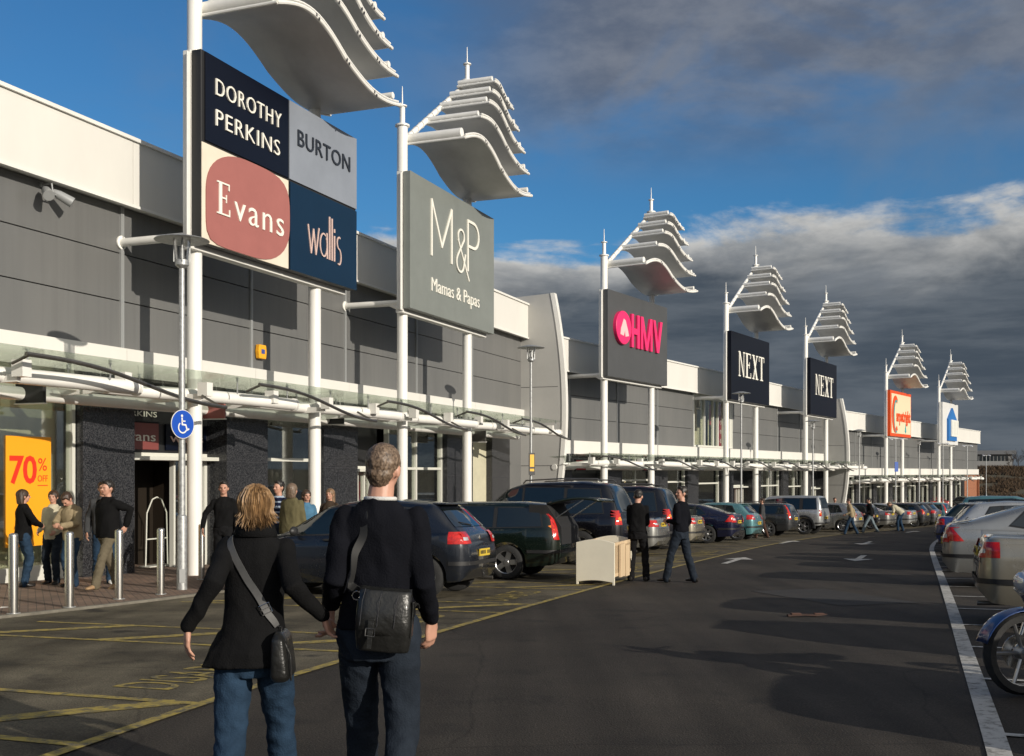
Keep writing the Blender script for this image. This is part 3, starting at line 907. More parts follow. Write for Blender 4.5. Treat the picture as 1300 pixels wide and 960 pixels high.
# ------------------------------------------------------------------ sign towers with wave-shaped sails
def sail_part(root, k):
    """k = 0 (lowest) .. 4"""
    t0 = (.12, 1.45, 2.35, 3.05, 3.65)[k]; zl = (10.62, 11.60, 12.30, 12.85, 13.38)[k]
    t1 = 5.25 - .05 * k; zr = (10.30, 10.98, 11.64, 12.34, 13.02)[k]
    yf = -(1.80 - .0 * k, 1.72, 1.6, 1.42, 1.25)[k]; yb = (.12, .02, -.02, -.02, -.02)[k]
    A = (.38, .21, .16, .12, .08)[k]
    def z(s): return zl + (zr - zl) * s + A * math.sin(2 * PI * s) * (1 if s < .5 else .62) - (0.05 * k if s > .9 else 0) * (s - .9) * 0
    n = 28
    rows = []
    for i in range(n + 1):
        s = i / n; x = t0 + (t1 - t0) * s; zz = z(s)
        # the rear edge follows a curve: starts at the mast and narrows
        y1 = yb - .0 * s
        rows.append([(x, yf, zz), (x, yf, zz + .05), (x, y1, zz + .05), (x, y1, zz)])
    m_ = MB(); m_.quadgrid(rows, closed=True)
    m_.face(rows[0]); m_.face(rows[-1][::-1])
    sh = m_.build('sail', M['sail'], root, smooth=True, angle=50)
    e = MB(); pts = [(t0 + (t1 + .12 - t0) * i / n, yf, z(i / n) + .025) for i in range(n + 1)]
    e.tube(pts, .045, 8); e.tube([(p[0], p[1] - .01, p[2] + .075) for p in pts[:-1]], .025, 6)
    pts2 = [(p[0], yb, p[2]) for p in pts]; e.tube(pts2, .035, 6)
    e.tube([(t0, yf - .02, zl + .03), (t0, yb, zl + .03)], .035, 8)
    e.tube([(t1, yf - .05, zr + .02), (t1, yb, zr + .02)], .03, 8)
    e.build('rim', M['whitepole'], sh, smooth=True)
    f = MB()
    r = .13 if k == 0 else .075
    f.tube([(t0 + .10, yf + .12, zl + .20 - .04 * (k > 0)), (t0 + .10, yb, zl + .20 - .04 * (k > 0))], r, 14)
    f.build('sail_beam', M['whitepole'], sh, smooth=True); f = MB()
    f.tube([(t1 - .42, yf - .06, zr + .16 - A * .2), (t1 - .42, yb - .2, zr + .16 - A * .2)], .075, 12)
    f.build('end_tube', M['whitepole'], sh, smooth=True); f = MB()
    xm = t0 + (t1 - t0) * .5
    f.tube([(xm, yf + .05, z(.5) + .12), (xm, yb, z(.5) + .12)], .05, 10)
    for q in range(5): 
        yy = yf + .2 + q * .35
        if yy < yb - .05: f.box(t0 + .06, t0 + .12, yy, yy + .05, zl + .04, zl + .14)
    f.build('middle_tube', M['whitepole'], sh, smooth=True)
    c = MB()
    for s in (.28, .52, .76):
        x = t0 + (t1 - t0) * s
        for dx in (-.05, .05): c.box(x + dx - .022, x + dx + .022, yf - .05, yf - .042, z(s) - .01 - dx * .5, z(s) + .05 - dx * .5)
    c.build('clamp', M['seam'], sh)

def make_tower():
    root = empty('sign_tower')
    for x, top in ((0, 11.15), (4.45, 13.85)):
        m_ = MB(); m_.lathe([(.145, -1.4), (.145, 1.2), (.145, top - .05), (.2, top - .045), (.2, top), (.0, top)], 24, o=(x, 0, 0))
        p = m_.build('mast', M['whitepole'], root, smooth=True)
        f = MB(); f.lathe([(.075, top), (.075, top + .5), (.13, top + .5), (.13, top + .53), (.02, top + .53), (.018, top + .75), (.010, top + 1.05), (.0, top + 1.06)], 14, o=(x, 0, 0))
        f.build('finial', M['whitepole'], p, smooth=True)
        bs = MB(); bs.lathe([(.16, 2.9), (.16, 3.0)], 20, o=(x, 0, 0)); 
    m_ = MB(); m_.tube([(.1, 0, 10.75), (4.38, 0, 13.72)], .085, 12)
    for q in range(12):
        t = .1 + q * .075; m_.lathe([(.10, -.02), (.10, .02)], 12, 'X', o=(.1 + 4.28 * t, 0, 10.75 + 2.97 * t))
    m_.build('raking_boom', M['whitepole'], root, smooth=True)
    for k in range(5): sail_part(root, k)
    # tie arm back to the wall, and the backing frame of the sign
    m_ = MB(); m_.tube([(.0, .1, 6.3), (.0, 1.78, 6.3)], .085, 12); m_.lathe([(0, -.03), (.14, -.03), (.14, .0), (0, .0)], 14, 'Y', o=(0, 1.79, 6.3)); m_.tube([(.0, .1, 6.15), (.0, .4, 6.28)], .06, 10)
    m_.build('wall_tie', M['whitepole'], root, smooth=True)
    return root

def board(root, W, z0, z1, face_mat, back=True, edge=None, x0=-.46, thick=.22):
    """sign box on the road side of the masts; returns (x0, x1, yfront)"""
    m_ = MB()
    m_.box(x0 + .06, x0 + .2, -.20, -.03, z0 - .02, z1 + .0)
    m_.box(x0 - .02, x0 + W - .1, -.2, -.17, z0 - .05, z1 - .05)
    m_.box(x0 + .1, x0 + W - .1, -.2, .02, z0 - .11, z0 - .02); m_.box(x0 + W - .3, x0 + W - .1, -.2, 0, z0 + .05, z1 - .05)
    m_.build('sign_backing_frame', M['white'], root, bevel=.01)
    yb = -.205
    b_ = MB(); b_.box(x0 + .1, x0 + W, yb - thick, yb, z0, z1)
    bo = b_.build('sign_board', edge if edge else face_mat, root, bevel=.015)
    return x0 + .1, x0 + W, yb - thick, bo

def panel(parent, x0, x1, z0, z1, y, m, th=.03, name='sign_panel'):
    p = MB(); p.box(x0, x1, y - th, y, z0, z1)
    return p.build(name, m, parent, bevel=.006)

def signmat(name, c, r=.3): return mat(name, c, r, var=.10, vscale=1.2, spec=.22)
NAVY = signmat('navy_sign', (0.003, 0.005, 0.013)); DBLUE = signmat('blue_sign', (0.005, 0.022, 0.050)); SGREY = signmat('silver_sign', (0.24, 0.265, 0.31))
PINK = signmat('dusty_pink', (0.36, 0.135, 0.12), .4); CREAMS = signmat('cream_sign', (0.74, 0.66, 0.54), .4)
MPG = signmat('sage_grey_sign', (0.20, 0.217, 0.203), .4); HMVG = signmat('dark_grey_sign', (0.078, 0.081, 0.084), .4); HPK = signmat('hot_pink', (0.85, 0.035, 0.16), .35)
NXT = signmat('near_black_sign', (0.005, 0.006, 0.011), .3); LET = mat('ivory_letters', (0.82, 0.80, 0.72), .4); DLET = mat('dark_letters', (0.02, 0.025, 0.035), .4)
WPK = mat('pale_pink_letters', (0.62, 0.45, 0.40), .4)
RED = signmat('orange_red', (0.75, 0.09, 0.02)); SBLUE = signmat('house_blue', (0.03, 0.17, 0.48)); TEAL = mat('teal_paint', (0.05, .35, .38), .4)

T0 = make_tower()
TX = [FR[0].w(0, 0), FR[0].w(8.98, 0), FR[1].w(0, 0), FR[1].w(14.1, 0), FR[1].w(28.3, 0), FR[2].w(0, 0), FR[2].w(17.1, 0)]
FI = [0, 0, 1, 1, 1, 2, 2]
TDZ = [0, 0, -.72, -.80, -.9, -1.85, -1.85]
LBL = ['nearest sign tower, with DOROTHY PERKINS, BURTON, Evans and wallis panels', 'tower with the large sage grey M&P Mamas & Papas board',
       'tower with pink HMV lettering on a dark grey board', 'nearer of the two towers with a black NEXT board', 'further of the two towers with a black NEXT board',
       'distant tower with a cream board framed in orange red', 'furthest tower, white board with a blue house']
towers = [T0] + [copy_tree(T0) for _ in range(6)]
for i, t in enumerate(towers):
    fr = FR[FI[i]]
    t.location = (TX[i].x, TX[i].y, TDZ[i]); t.rotation_euler = (0, 0, fr.rz)
    s = 1.0 if i < 2 else 1.05
    t.scale = (s, s if i < 2 else 1.0, 1 if i < 2 else 1.012)
    tag(t, LBL[i], 'sign tower', 'sign towers with wave shaped sails')

Z0, Z1 = 6.08, 9.78
# 1: four shop names
x0, x1, yf, bo = board(towers[0], 6.1, Z0, Z1, NAVY, edge=M['black'])
xm = x0 + 3.02; zm = 8.02
panel(bo, x0 + .1, xm - .02, zm + .03, Z1 - .02, yf, NAVY); q = panel(bo, xm + .02, x1, zm + .03, Z1 - .02, yf, SGREY)
pc = panel(bo, x0 + .0, xm - .02, Z0 + .0, zm - .02, yf, CREAMS, .025); panel(bo, xm + .05, x1, Z0, zm - .02, yf, DBLUE)
t_ = MB(); add_text(t_, 'DOROTHY', x0 + .40, 9.02, .34, 2.28, yf - .03, .03, 1.12, -.008); add_text(t_, 'PERKINS', x0 + .40, 8.42, .34, 2.22, yf - .03, .03, 1.12, -.008); t_.build('lettering', LET, bo)
t_ = MB(); add_text(t_, 'BURTON', xm + .32, 8.86, .37, 2.3, yf - .03, .03, 1.05, -.002); t_.build('lettering', DLET, bo)
bl = MB(); cx, cz = (x0 + xm) / 2 + .05, (Z0 + zm) / 2 + .0
pts = []
hw, hh = 1.46, .965
for k in range(48):
    a = 2 * PI * k / 48; c, d = math.cos(a), math.sin(a)
    pw = 2.3
    if c > 0 and d > 0: pw = 4.2
    if c < 0 and d < 0: pw = 7
    if c < 0 and d > 0: pw = 2.4
    if c > 0 and d < 0: pw = 2.4
    r_ = (abs(c) ** pw + abs(d) ** pw) ** (-1 / pw)
    pts.append((cx + hw * c * r_, yf - .027, cz + hh * d * r_))
bl.prism(pts, (0, -.02, 0)); bl.build('pink_blob', PINK, bo)

# hand-made letter shapes
def rect(u0, u1, v0, v1): return [(u0, v0), (u1, v0), (u1, v1), (u0, v1)]
def bar(u0, v0, u1, v1, w): return [(u0 - w / 2, v0), (u0 + w / 2, v0), (u1 + w / 2, v1), (u1 - w / 2, v1)]
SER = .05
G = {}
G['N'] = [rect(.10, .19, 0, 1), rect(.81, .87, 0, 1), [(.10, 1), (.26, 1), (.87, 0), (.74, 0)], rect(0, .29, 0, SER), rect(0, .2, 1 - SER, 1), rect(.70, .98, 1 - SER, 1)]
G['E'] = [rect(.14, .34, 0, 1), rect(.0, .9, 0, SER), rect(.0, .86, 1 - SER, 1), rect(.3, .66, .5, .55), rect(.62, .67, .40, .65), rect(.84, .9, 0, .22), rect(.80, .86, .80, 1)]
G['X'] = [[(.08, 1), (.30, 1), (.92, 0), (.68, 0)], [(.78, 1), (.88, 1), (.24, 0), (.13, 0)], rect(0, .38, 1 - SER, 1), rect(.66, 1, 1 - SER, 1), rect(0, .36, 0, SER), rect(.58, 1, 0, SER)]
G['T'] = [rect(.40, .60, 0, 1), rect(.05, .95, 1 - SER, 1), rect(.05, .10, .78, 1), rect(.90, .95, .78, 1), rect(.27, .73, 0, SER)]
def serifword(mb, word, x, z, w, h, y, d, gap=.12):
    n = len(word); cw = w / (n + gap * (n - 1))
    for k, ch in enumerate(word):
        for j, p in enumerate(G[ch]):
            mb.prism([(x + k * cw * (1 + gap) + u * cw, y - .0007 * j, z + v * h) for u, v in p], (0, -d, 0))
# Evans: serif E drawn, rest from the built-in face set narrow
t_ = MB()
for j, p in enumerate(G['E']): t_.prism([(x0 + .42 + u * .46, yf - .047 - .0006 * j, 6.72 + v * .64) for u, v in p], (0, -.02, 0))
add_text(t_, 'vans', x0 + .98, 6.72, .58, 1.78, yf - .047, .02, 1.15, -.004); t_.build('lettering', LET, bo)
# wallis: thin tall strokes
def stroke_line(mb, pts, w, x, z, s, y, d):
    for (a, b_) in zip(pts[:-1], pts[1:]):
        A_ = Vector((x + a[0] * s, z + a[1] * s)); B_ = Vector((x + b_[0] * s, z + b_[1] * s)); t = (B_ - A_)
        if t.length < 1e-6: continue
        t.normalize(); n = Vector((-t.y, t.x)) * w / 2; A_ -= t * w * .25; B_ += t * w * .25
        y -= .0004
        mb.prism([(q.x, y, q.y) for q in (A_ + n, A_ - n, B_ - n, B_ + n)], (0, -d, 0))
def arc(cx, cy, rx, ry, a0, a1, n=12): return [(cx + rx * math.cos(R(a0 + (a1 - a0) * k / n)), cy + ry * math.sin(R(a0 + (a1 - a0) * k / n))) for k in range(n + 1)]
t_ = MB(); wx, wz, ws, wy = xm + .75, 6.55, 1.0, yf - .03
stroke_line(t_, [(0, .66), (.13, .05), (.23, .60), (.33, .05), (.46, .66)], .04, wx, wz, ws, wy, .02)
stroke_line(t_, arc(.66, .33, .15, .26, 60, 400, 20), .035, wx, wz, ws, wy, .02); stroke_line(t_, [(.81, .62), (.83, .05)], .045, wx, wz, ws, wy, .02)
for xx, h in ((.93, 1.02), (1.04, 1.0)): stroke_line(t_, [(xx, .05), (xx, h)], .05, wx, wz, ws, wy, .02)
stroke_line(t_, [(1.15, .05), (1.15, .62)], .05, wx, wz, ws, wy, .02); stroke_line(t_, [(1.15, .72), (1.15, .78)], .05, wx, wz, ws, wy, .02)
stroke_line(t_, arc(1.36, .50, .09, .14, 60, 250, 12) + arc(1.34, .18, .10, .18, 80, -110, 12), .035, wx, wz, ws, wy, .02)
t_.build('lettering', WPK, bo)

# 2: M&P
x0, x1, yf, bo = board(towers[1], 6.1, Z0, Z1, MPG)
t_ = MB(); h = 1.55; zz = 7.75; xx = x0 + 1.3
stroke_line(t_, [(0, 0), (.0, 1.55), (.68, .35), (1.36, 1.55), (1.36, 0)], .085, xx, zz, 1, yf, .03)
stroke_line(t_, [(2.55, 0), (2.55, 1.52)], .085, xx, zz, 1, yf, .03); stroke_line(t_, [(2.55, 1.5), (2.95, 1.5)] + arc(2.95, 1.12, .42, .38, 90, -90, 14) + [(2.55, .74)], .085, xx, zz, 1, yf - .002, .03)
stroke_line(t_, [(2.62, -.30), (1.82, .78)] + arc(2.03, .92, .22, .2, 215, -25, 14) + [(1.78, .34)] + arc(1.95, .12, .26, .26, 145, 350, 14) + [(2.32, .42)], .06, xx, zz, 1, yf - .004, .03)
add_text(t_, 'Mamas & Papas', x0 + 1.3, 6.75, .40, 3.45, yf, .025, 1.0, -.004)
t_.build('lettering', LET, bo)

# 3: HMV
Z0b, Z1b = 6.2, 9.68
x0, x1, yf, bo = board(towers[2], 5.8, Z0b, Z1b, HMVG, x0=-.58)
t_ = MB(); cx, cz = x0 + 1.12, 8.25
t_.lathe([(0, -.16), (.66, -.16), (.68, -.14), (.68, 0)], 40, 'Y', o=(cx, yf, cz)); t_.build('pink_disc', HPK, bo)
t_ = MB(); t_.prism([(cx - .35, yf - .162, cz - .3), (cx - .30, yf - .162, cz - .05), (cx - .05, yf - .162, cz + .36), (cx + .12, yf - .162, cz + .30), (cx + .34, yf - .162, cz - .1), (cx + .42, yf - .162, cz - .3), (cx + .1, yf - .162, cz - .36), (cx + .05, yf - .162, cz - .12), (cx - .05, yf - .162, cz - .34)], (0, -.012, 0)); t_.build('pale_emblem', mat('pale_emblem', (.75, .5, .5), .5), bo)
t_ = MB(); ly = yf; H_ = 1.38; zz = 7.55; xx = x0 + 1.94
for j, p in enumerate([rect(0, .19, 0, 1), rect(.47, .66, 0, 1), rect(.15, .5, .40, .58)]): t_.prism([(xx + u * 1.15, ly - .0006 * j, zz + v * H_) for u, v in p], (0, -.10, 0))
for j, p in enumerate([rect(.0, .17, 0, 1), rect(.83, 1.0, 0, 1), [(.0, 1), (.20, 1), (.59, .0), (.41, 0)], [(.80, 1), (1, 1), (.59, 0), (.41, 0)]]): t_.prism([(xx + .90 + u * 1.12, ly - .0006 * j, zz + v * H_) for u, v in p], (0, -.10, 0))
for j, p in enumerate([[(0, 1), (.24, 1), (.62, 0), (.38, 0)], [(.76, 1), (1, 1), (.62, 0), (.38, 0)]]): t_.prism([(xx + 2.10 + u * .95, ly - .0006 * j, zz + v * H_) for u, v in p], (0, -.10, 0))
t_.build('lettering', HPK, bo)
# 4, 5: NEXT
for i in (3, 4):
    x0, x1, yf, bo = board(towers[i], 5.95, 6.15, 9.66, NXT)
    t_ = MB(); serifword(t_, 'NEXT', x0 + 1.0, 7.42, 3.95, 1.30, yf, .03); t_.build('lettering', LET, bo)
# 6: orange framed board
x0, x1, yf, bo = board(towers[5], 5.95, 6.25, 9.75, RED)
panel(bo, x0 + .28, x1 - .22, 6.48, 9.52, yf, mat('cream_face', (0.72, 0.62, 0.42), .5))
t_ = MB(); stroke_line(t_, arc(1.25, 1.6, .75, 1.25, 55, 300, 20), .34, x0, 6.35, 1, yf - .03, .03)
add_text(t_, 'arpet', x0 + 1.5, 7.45, .9, 2.1, yf - .03, .03, .95, .03); add_text(t_, 'right', x0 + 3.7, 7.45, .9, 1.75, yf - .03, .03, .95, .03)
t_.build('lettering', RED, bo)
t_ = MB(); stroke_line(t_, arc(1.45, 1.5, .62, 1.2, 70, 280, 20), .12, x0, 6.3, 1, yf - .05, .02); t_.prism([(x0 + 3.9, yf - .03, 6.7), (x0 + 4.1, yf - .03, 7.3), (x0 + 4.3, yf - .03, 6.7), (x0 + 4.1, yf - .03, 6.55)], (0, -.02, 0)); t_.build('teal_accent', TEAL, bo)
# 7: blue house
x0, x1, yf, bo = board(towers[6], 5.95, 6.0, 9.75, signmat('white_board', (.72, .72, .70)))
t_ = MB(); hx = x0 + 1.5
t_.prism([(hx, yf, 6.35), (hx + 3.2, yf, 6.35), (hx + 3.2, yf, 8.3), (hx + 1.6, yf, 9.35), (hx, yf, 8.3)], (0, -.16, 0)); hb = t_.build('blue_house', SBLUE, bo)
t_ = MB(); t_.box(hx + .75, hx + 3.5, yf - .24, yf - .16, 6.75, 8.25); t_.build('white_plaque', mat('plaque', (.7, .7, .64), .5), hb)
t_ = MB()
for q in range(4): t_.box(hx + 1.1 + q * .62, hx + 1.16 + q * .62, yf - .248, yf - .241, 6.9, 8.1)
t_.build('plaque_bars', mat('plaque_bars', (.45, .47, .45), .5), hb)
# ------------------------------------------------------------------ cars
def carpaint(name, c, metal=.35, rough=.28):
    m = mat(name, c, rough, metal=metal, coat=1.0, var=.10, vscale=2.0, rvar=.05)
    return m
PAINT = {
 'navygrey': carpaint('paint_blue_grey', (0.010, 0.013, 0.020)), 'dgreen': carpaint('paint_dark_green', (0.007, 0.014, 0.010)),
 'black': carpaint('paint_black', (0.006, 0.006, 0.009)), 'silver': carpaint('paint_silver', (0.36, 0.36, 0.34), .7),
 'navy': carpaint('paint_navy', (0.008, 0.010, 0.035)), 'teal': carpaint('paint_teal', (0.10, 0.24, 0.26)), 'dgrey': carpaint('paint_dark_grey', (0.05, 0.052, 0.055), .5),
 'grey': carpaint('paint_grey', (0.14, 0.14, 0.14), .6), 'gold': carpaint('paint_champagne', (0.34, 0.31, 0.245), .6), 'red': carpaint('paint_red', (0.20, 0.012, 0.010)),
 'blue': carpaint('paint_blue', (0.015, 0.04, 0.16)), 'white': carpaint('paint_white', (0.6, 0.6, 0.58), 0), 'lsilver': carpaint('paint_pale_silver', (0.45, 0.46, 0.46), .6),
}
def lerp(a, b, t): return a + (b - a) * t
def interp(pts, x):
    if x <= pts[0][0]: return pts[0][1]
    for (a, va), (b, vb) in zip(pts[:-1], pts[1:]):
        if x <= b: return lerp(va, vb, (x - a) / (b - a)) if b > a else vb
    return pts[-1][1]
def sinterp(pts, x, h=.07):
    return (interp(pts, x - h) + 2 * interp(pts, x) + interp(pts, x + h)) / 4

SPECS = {
 # top: (x from the rear, height); x grows towards the nose
 'hatch': dict(L=4.2, W=1.76, H=1.48, wr=.32, wx=(.70, 3.30), belt=[(0, .92), (.3, .97), (1.2, .95), (3.0, .90), (4.2, .78)],
    top=[(0, .60), (.02, .80), (.10, .98), (.17, 1.02), (.50, 1.36), (.62, 1.43), (1.3, 1.485), (2.0, 1.46), (2.35, 1.38), (3.05, .96), (3.5, .89), (4.0, .78), (4.18, .62), (4.2, .5)],
    bot=[(0, .42), (.12, .26), (.6, .22), (3.6, .2), (4.1, .24), (4.2, .36)], glass_rear=(.20, .50, 1.05, 1.36), side=[(.62, 1.12), (1.28, 2.28), (1.28, 2.28)],
    win=[[(.72, 1.02), (1.12, .99), (1.12, 1.36), (.92, 1.34)], [(1.20, .99), (2.02, .96), (2.02, 1.38), (1.20, 1.37)], [(2.08, .96), (2.98, .94), (2.34, 1.33), (2.08, 1.38)]], ws=(2.42, 3.02, 1.36, .99)),
 'estate': dict(L=4.75, W=1.8, H=1.47, wr=.325, wx=(1.02, 3.72), belt=[(0, .92), (.3, .95), (3.4, .90), (4.75, .74)],
    top=[(0, .60), (.02, .90), (.06, 1.0), (.20, 1.28), (.32, 1.42), (.8, 1.46), (2.2, 1.46), (2.6, 1.36), (3.25, .96), (3.8, .90), (4.5, .76), (4.72, .6), (4.75, .5)],
    bot=[(0, .42), (.12, .28), (.6, .24), (4.2, .22), (4.65, .26), (4.75, .36)],
    win=[[(.34, 1.0), (1.22, .98), (1.22, 1.35), (.42, 1.34)], [(1.30, .98), (2.16, .96), (2.16, 1.38), (1.30, 1.37)], [(2.22, .96), (3.12, .95), (2.56, 1.32), (2.22, 1.37)]], ws=(2.64, 3.2, 1.34, .99)),
 'mpv': dict(L=4.75, W=1.9, H=1.78, wr=.36, wx=(.95, 3.75), belt=[(0, 1.0), (3.5, .98), (4.75, .85)],
    top=[(0, .60), (.02, 1.0), (.10, 1.15), (.30, 1.62), (.42, 1.72), (1.0, 1.78), (2.4, 1.76), (2.8, 1.64), (3.5, 1.08), (4.0, 1.0), (4.6, .86), (4.73, .65), (4.75, .5)],
    bot=[(0, .44), (.12, .34), (.6, .3), (4.2, .3), (4.65, .32), (4.75, .4)],
    win=[[(.44, 1.1), (1.32, 1.08), (1.32, 1.62), (.56, 1.6)], [(1.40, 1.08), (2.36, 1.06), (2.36, 1.65), (1.40, 1.64)], [(2.42, 1.06), (3.36, 1.04), (2.78, 1.58), (2.42, 1.64)]], ws=(2.86, 3.46, 1.6, 1.1)),
 'jeep': dict(L=4.5, W=1.85, H=1.82, wr=.38, wx=(.82, 3.5), belt=[(0, 1.1), (3.2, 1.08), (4.5, 1.0)],
    top=[(0, .60), (.02, 1.1), (.05, 1.2), (.14, 1.72), (.22, 1.79), (1.0, 1.82), (2.5, 1.80), (2.75, 1.70), (3.12, 1.16), (3.5, 1.10), (4.35, 1.02), (4.48, .8), (4.5, .6)],
    bot=[(0, .5), (.12, .42), (.6, .38), (4.2, .38), (4.45, .44), (4.5, .5)],
    win=[[(.25, 1.18), (.88, 1.18), (.88, 1.68), (.32, 1.68)], [(1.04, 1.18), (1.78, 1.16), (1.78, 1.69), (1.04, 1.69)], [(1.88, 1.16), (3.02, 1.14), (2.74, 1.60), (1.88, 1.68)]], ws=(2.78, 3.1, 1.66, 1.18)),
 'saloon': dict(L=4.6, W=1.78, H=1.43, wr=.315, wx=(1.02, 3.68), belt=[(0, .95), (1.0, .96), (3.3, .90), (4.6, .74)],
    top=[(0, .60), (.02, .88), (.08, 1.02), (.14, 1.045), (.62, 1.03), (1.35, 1.36), (1.7, 1.42), (2.2, 1.43), (2.55, 1.36), (3.3, .96), (3.8, .88), (4.4, .76), (4.58, .6), (4.6, .5)],
    bot=[(0, .42), (.12, .28), (.6, .24), (4.0, .22), (4.5, .26), (4.6, .36)],
    win=[[(1.02, 1.02), (1.28, 1.0), (1.28, 1.27), (1.24, 1.27)], [(1.36, .99), (2.14, .97), (2.14, 1.36), (1.50, 1.33)], [(2.20, .97), (3.14, .95), (2.56, 1.31), (2.20, 1.36)]], ws=(2.60, 3.22, 1.33, .99)),
 'fastback': dict(L=4.75, W=1.82, H=1.44, wr=.33, wx=(1.0, 3.75), belt=[(0, .98), (1.0, .97), (3.4, .90), (4.75, .74)],
    top=[(0, .60), (.02, .90), (.08, 1.05), (.14, 1.075), (.30, 1.08), (1.30, 1.38), (1.8, 1.43), (2.2, 1.44), (2.6, 1.37), (3.4, .97), (3.9, .89), (4.55, .76), (4.72, .6), (4.75, .5)],
    bot=[(0, .42), (.12, .26), (.6, .23), (4.1, .22), (4.6, .26), (4.75, .36)],
    win=[[(1.06, 1.06), (1.42, 1.0), (1.42, 1.33), (1.36, 1.33)], [(1.50, .99), (2.20, .97), (2.20, 1.37), (1.50, 1.34)], [(2.26, .97), (3.26, .95), (2.62, 1.32), (2.26, 1.37)]], ws=(2.66, 3.34, 1.34, .99)),
 'small': dict(L=3.85, W=1.66, H=1.46, wr=.295, wx=(.62, 3.1), belt=[(0, .92), (2.7, .90), (3.85, .78)],
    top=[(0, .58), (.02, .85), (.10, 1.0), (.40, 1.34), (.52, 1.41), (1.1, 1.46), (1.8, 1.45), (2.15, 1.36), (2.8, .98), (3.3, .88), (3.7, .75), (3.83, .58), (3.85, .5)],
    bot=[(0, .4), (.12, .26), (.6, .22), (3.4, .2), (3.75, .24), (3.85, .36)],
    win=[[(.55, 1.02), (.98, .99), (.98, 1.33), (.72, 1.31)], [(1.06, .99), (1.80, .96), (1.80, 1.36), (1.06, 1.35)], [(1.86, .96), (2.74, .95), (2.14, 1.32), (1.86, 1.36)]], ws=(2.2, 2.78, 1.33, 1.0)),
}
LIGHTS = {  # (rear view z0,z1, inner y fraction, side reach), side profile
 'hatch': (.82, 1.0, .60, .30), 'estate': (.75, 1.36, .86, .10), 'mpv': (.85, 1.15, .80, .14), 'jeep': (.85, 1.12, .82, .10), 'saloon': (.80, .98, .66, .22), 'fastback': (.76, 1.02, .52, .34), 'small': (.80, 1.08, .74, .16)}

def car_body(spec):
    L_, W = spec['L'], spec['W']
    hw = W / 2; wr = spec['wr']; ar = wr + .055
    xs = set()
    k = 0
    while k <= L_ + 1e-6: xs.add(round(k, 4)); k += .055
    for x in (0, .006, .02, .045, .08, .12, L_ - .12, L_ - .08, L_ - .045, L_ - .02, L_ - .006, L_): xs.add(round(x, 4))
    for wx in spec['wx']:
        for q in range(25): xs.add(round(wx - ar * math.cos(PI * q / 24) * .9995, 4))
        xs.add(round(wx - ar - .004, 4)); xs.add(round(wx + ar + .004, 4))
    xs = sorted(x for x in xs if 0 <= x <= L_)
    rows = []; arch = []
    for x in xs:
        zt = sinterp(spec['top'], x, .05); zb = sinterp(spec['bot'], x, .03); zs = min(interp(spec['belt'], x), zt - .012)
        e = min(x, L_ - x)
        r_ = .34 if x > L_ / 2 else .22
        w_ = hw * (1 - (.26 if x > L_ / 2 else .20) * max(0, 1 - e / r_) ** 2.2)
        w_ *= 1 - .05 * ((x / L_ - .5) * 2) ** 4
        ina = False; za = zb
        for wx in spec['wx']:
            if abs(x - wx) < ar: za = max(zb, wr + math.sqrt(max(0, ar * ar - (x - wx) ** 2))); ina = True
        hh = max(0.0, zt - zs)
        zm = lerp(za, zs, .45)
        ring = [(0, za), (.80 * w_, za), (.985 * w_ if ina else .95 * w_, za), (.99 * w_, lerp(za, zm, .35)), (w_, zm), (w_ * .996, lerp(zm, zs, .5)), (w_ * .985, lerp(zm, zs, .88)), (w_ * .955, zs)]
        th = .30
        wtop = max(.3, w_ * .935 - th * hh)
        cr = min(.10, hh * .45)
        base_in = w_ * .935
        for q in (.08, .36, .66): ring.append((lerp(base_in, wtop + th * cr, q), lerp(zs, zt - cr, q)))
        ring += [(wtop + th * cr * .9, zt - cr), (wtop - .02, zt - cr * .45), (wtop - .09, zt - cr * .12), (wtop * .55, zt + .006), (0, zt + .014)]
        rows.append([(x, y, z) for y, z in ring] + [(x, -y, z) for y, z in ring[-2:0:-1]])
        arch.append(ina)
    mb = MB(); n = len(rows[0]); base = mb.quadgrid(rows, closed=True)
    # dark underside and arches
    for i in range(len(rows) - 1):
        for j in (0, 1, n - 1, n - 2):
            mb.mi[i * n + j] = 1
    for rr, rev in ((rows[0], True), (rows[-1], False)):
        h = n // 2
        for j in range(h - 1):
            a, b_, c, d = rr[j], rr[j + 1], rr[(n - j - 1) % n], rr[(n - j) % n]
            if j == 0: mb.face([rr[0], rr[1], rr[n - 1]])
            else: mb.face([a, b_, c, d])
        mb.face([rr[h - 1], rr[h], rr[h + 1]])
    bm = bmesh.new(); me = mb.mesh('b', [M['black'], M['black']])
    bm.from_mesh(me); bmesh.ops.remove_doubles(bm, verts=bm.verts, dist=.0005); bmesh.ops.recalc_face_normals(bm, faces=bm.faces)
    bm.to_mesh(me); bvh = BVHTree.FromBMesh(bm); bm.free()
    return me, bvh

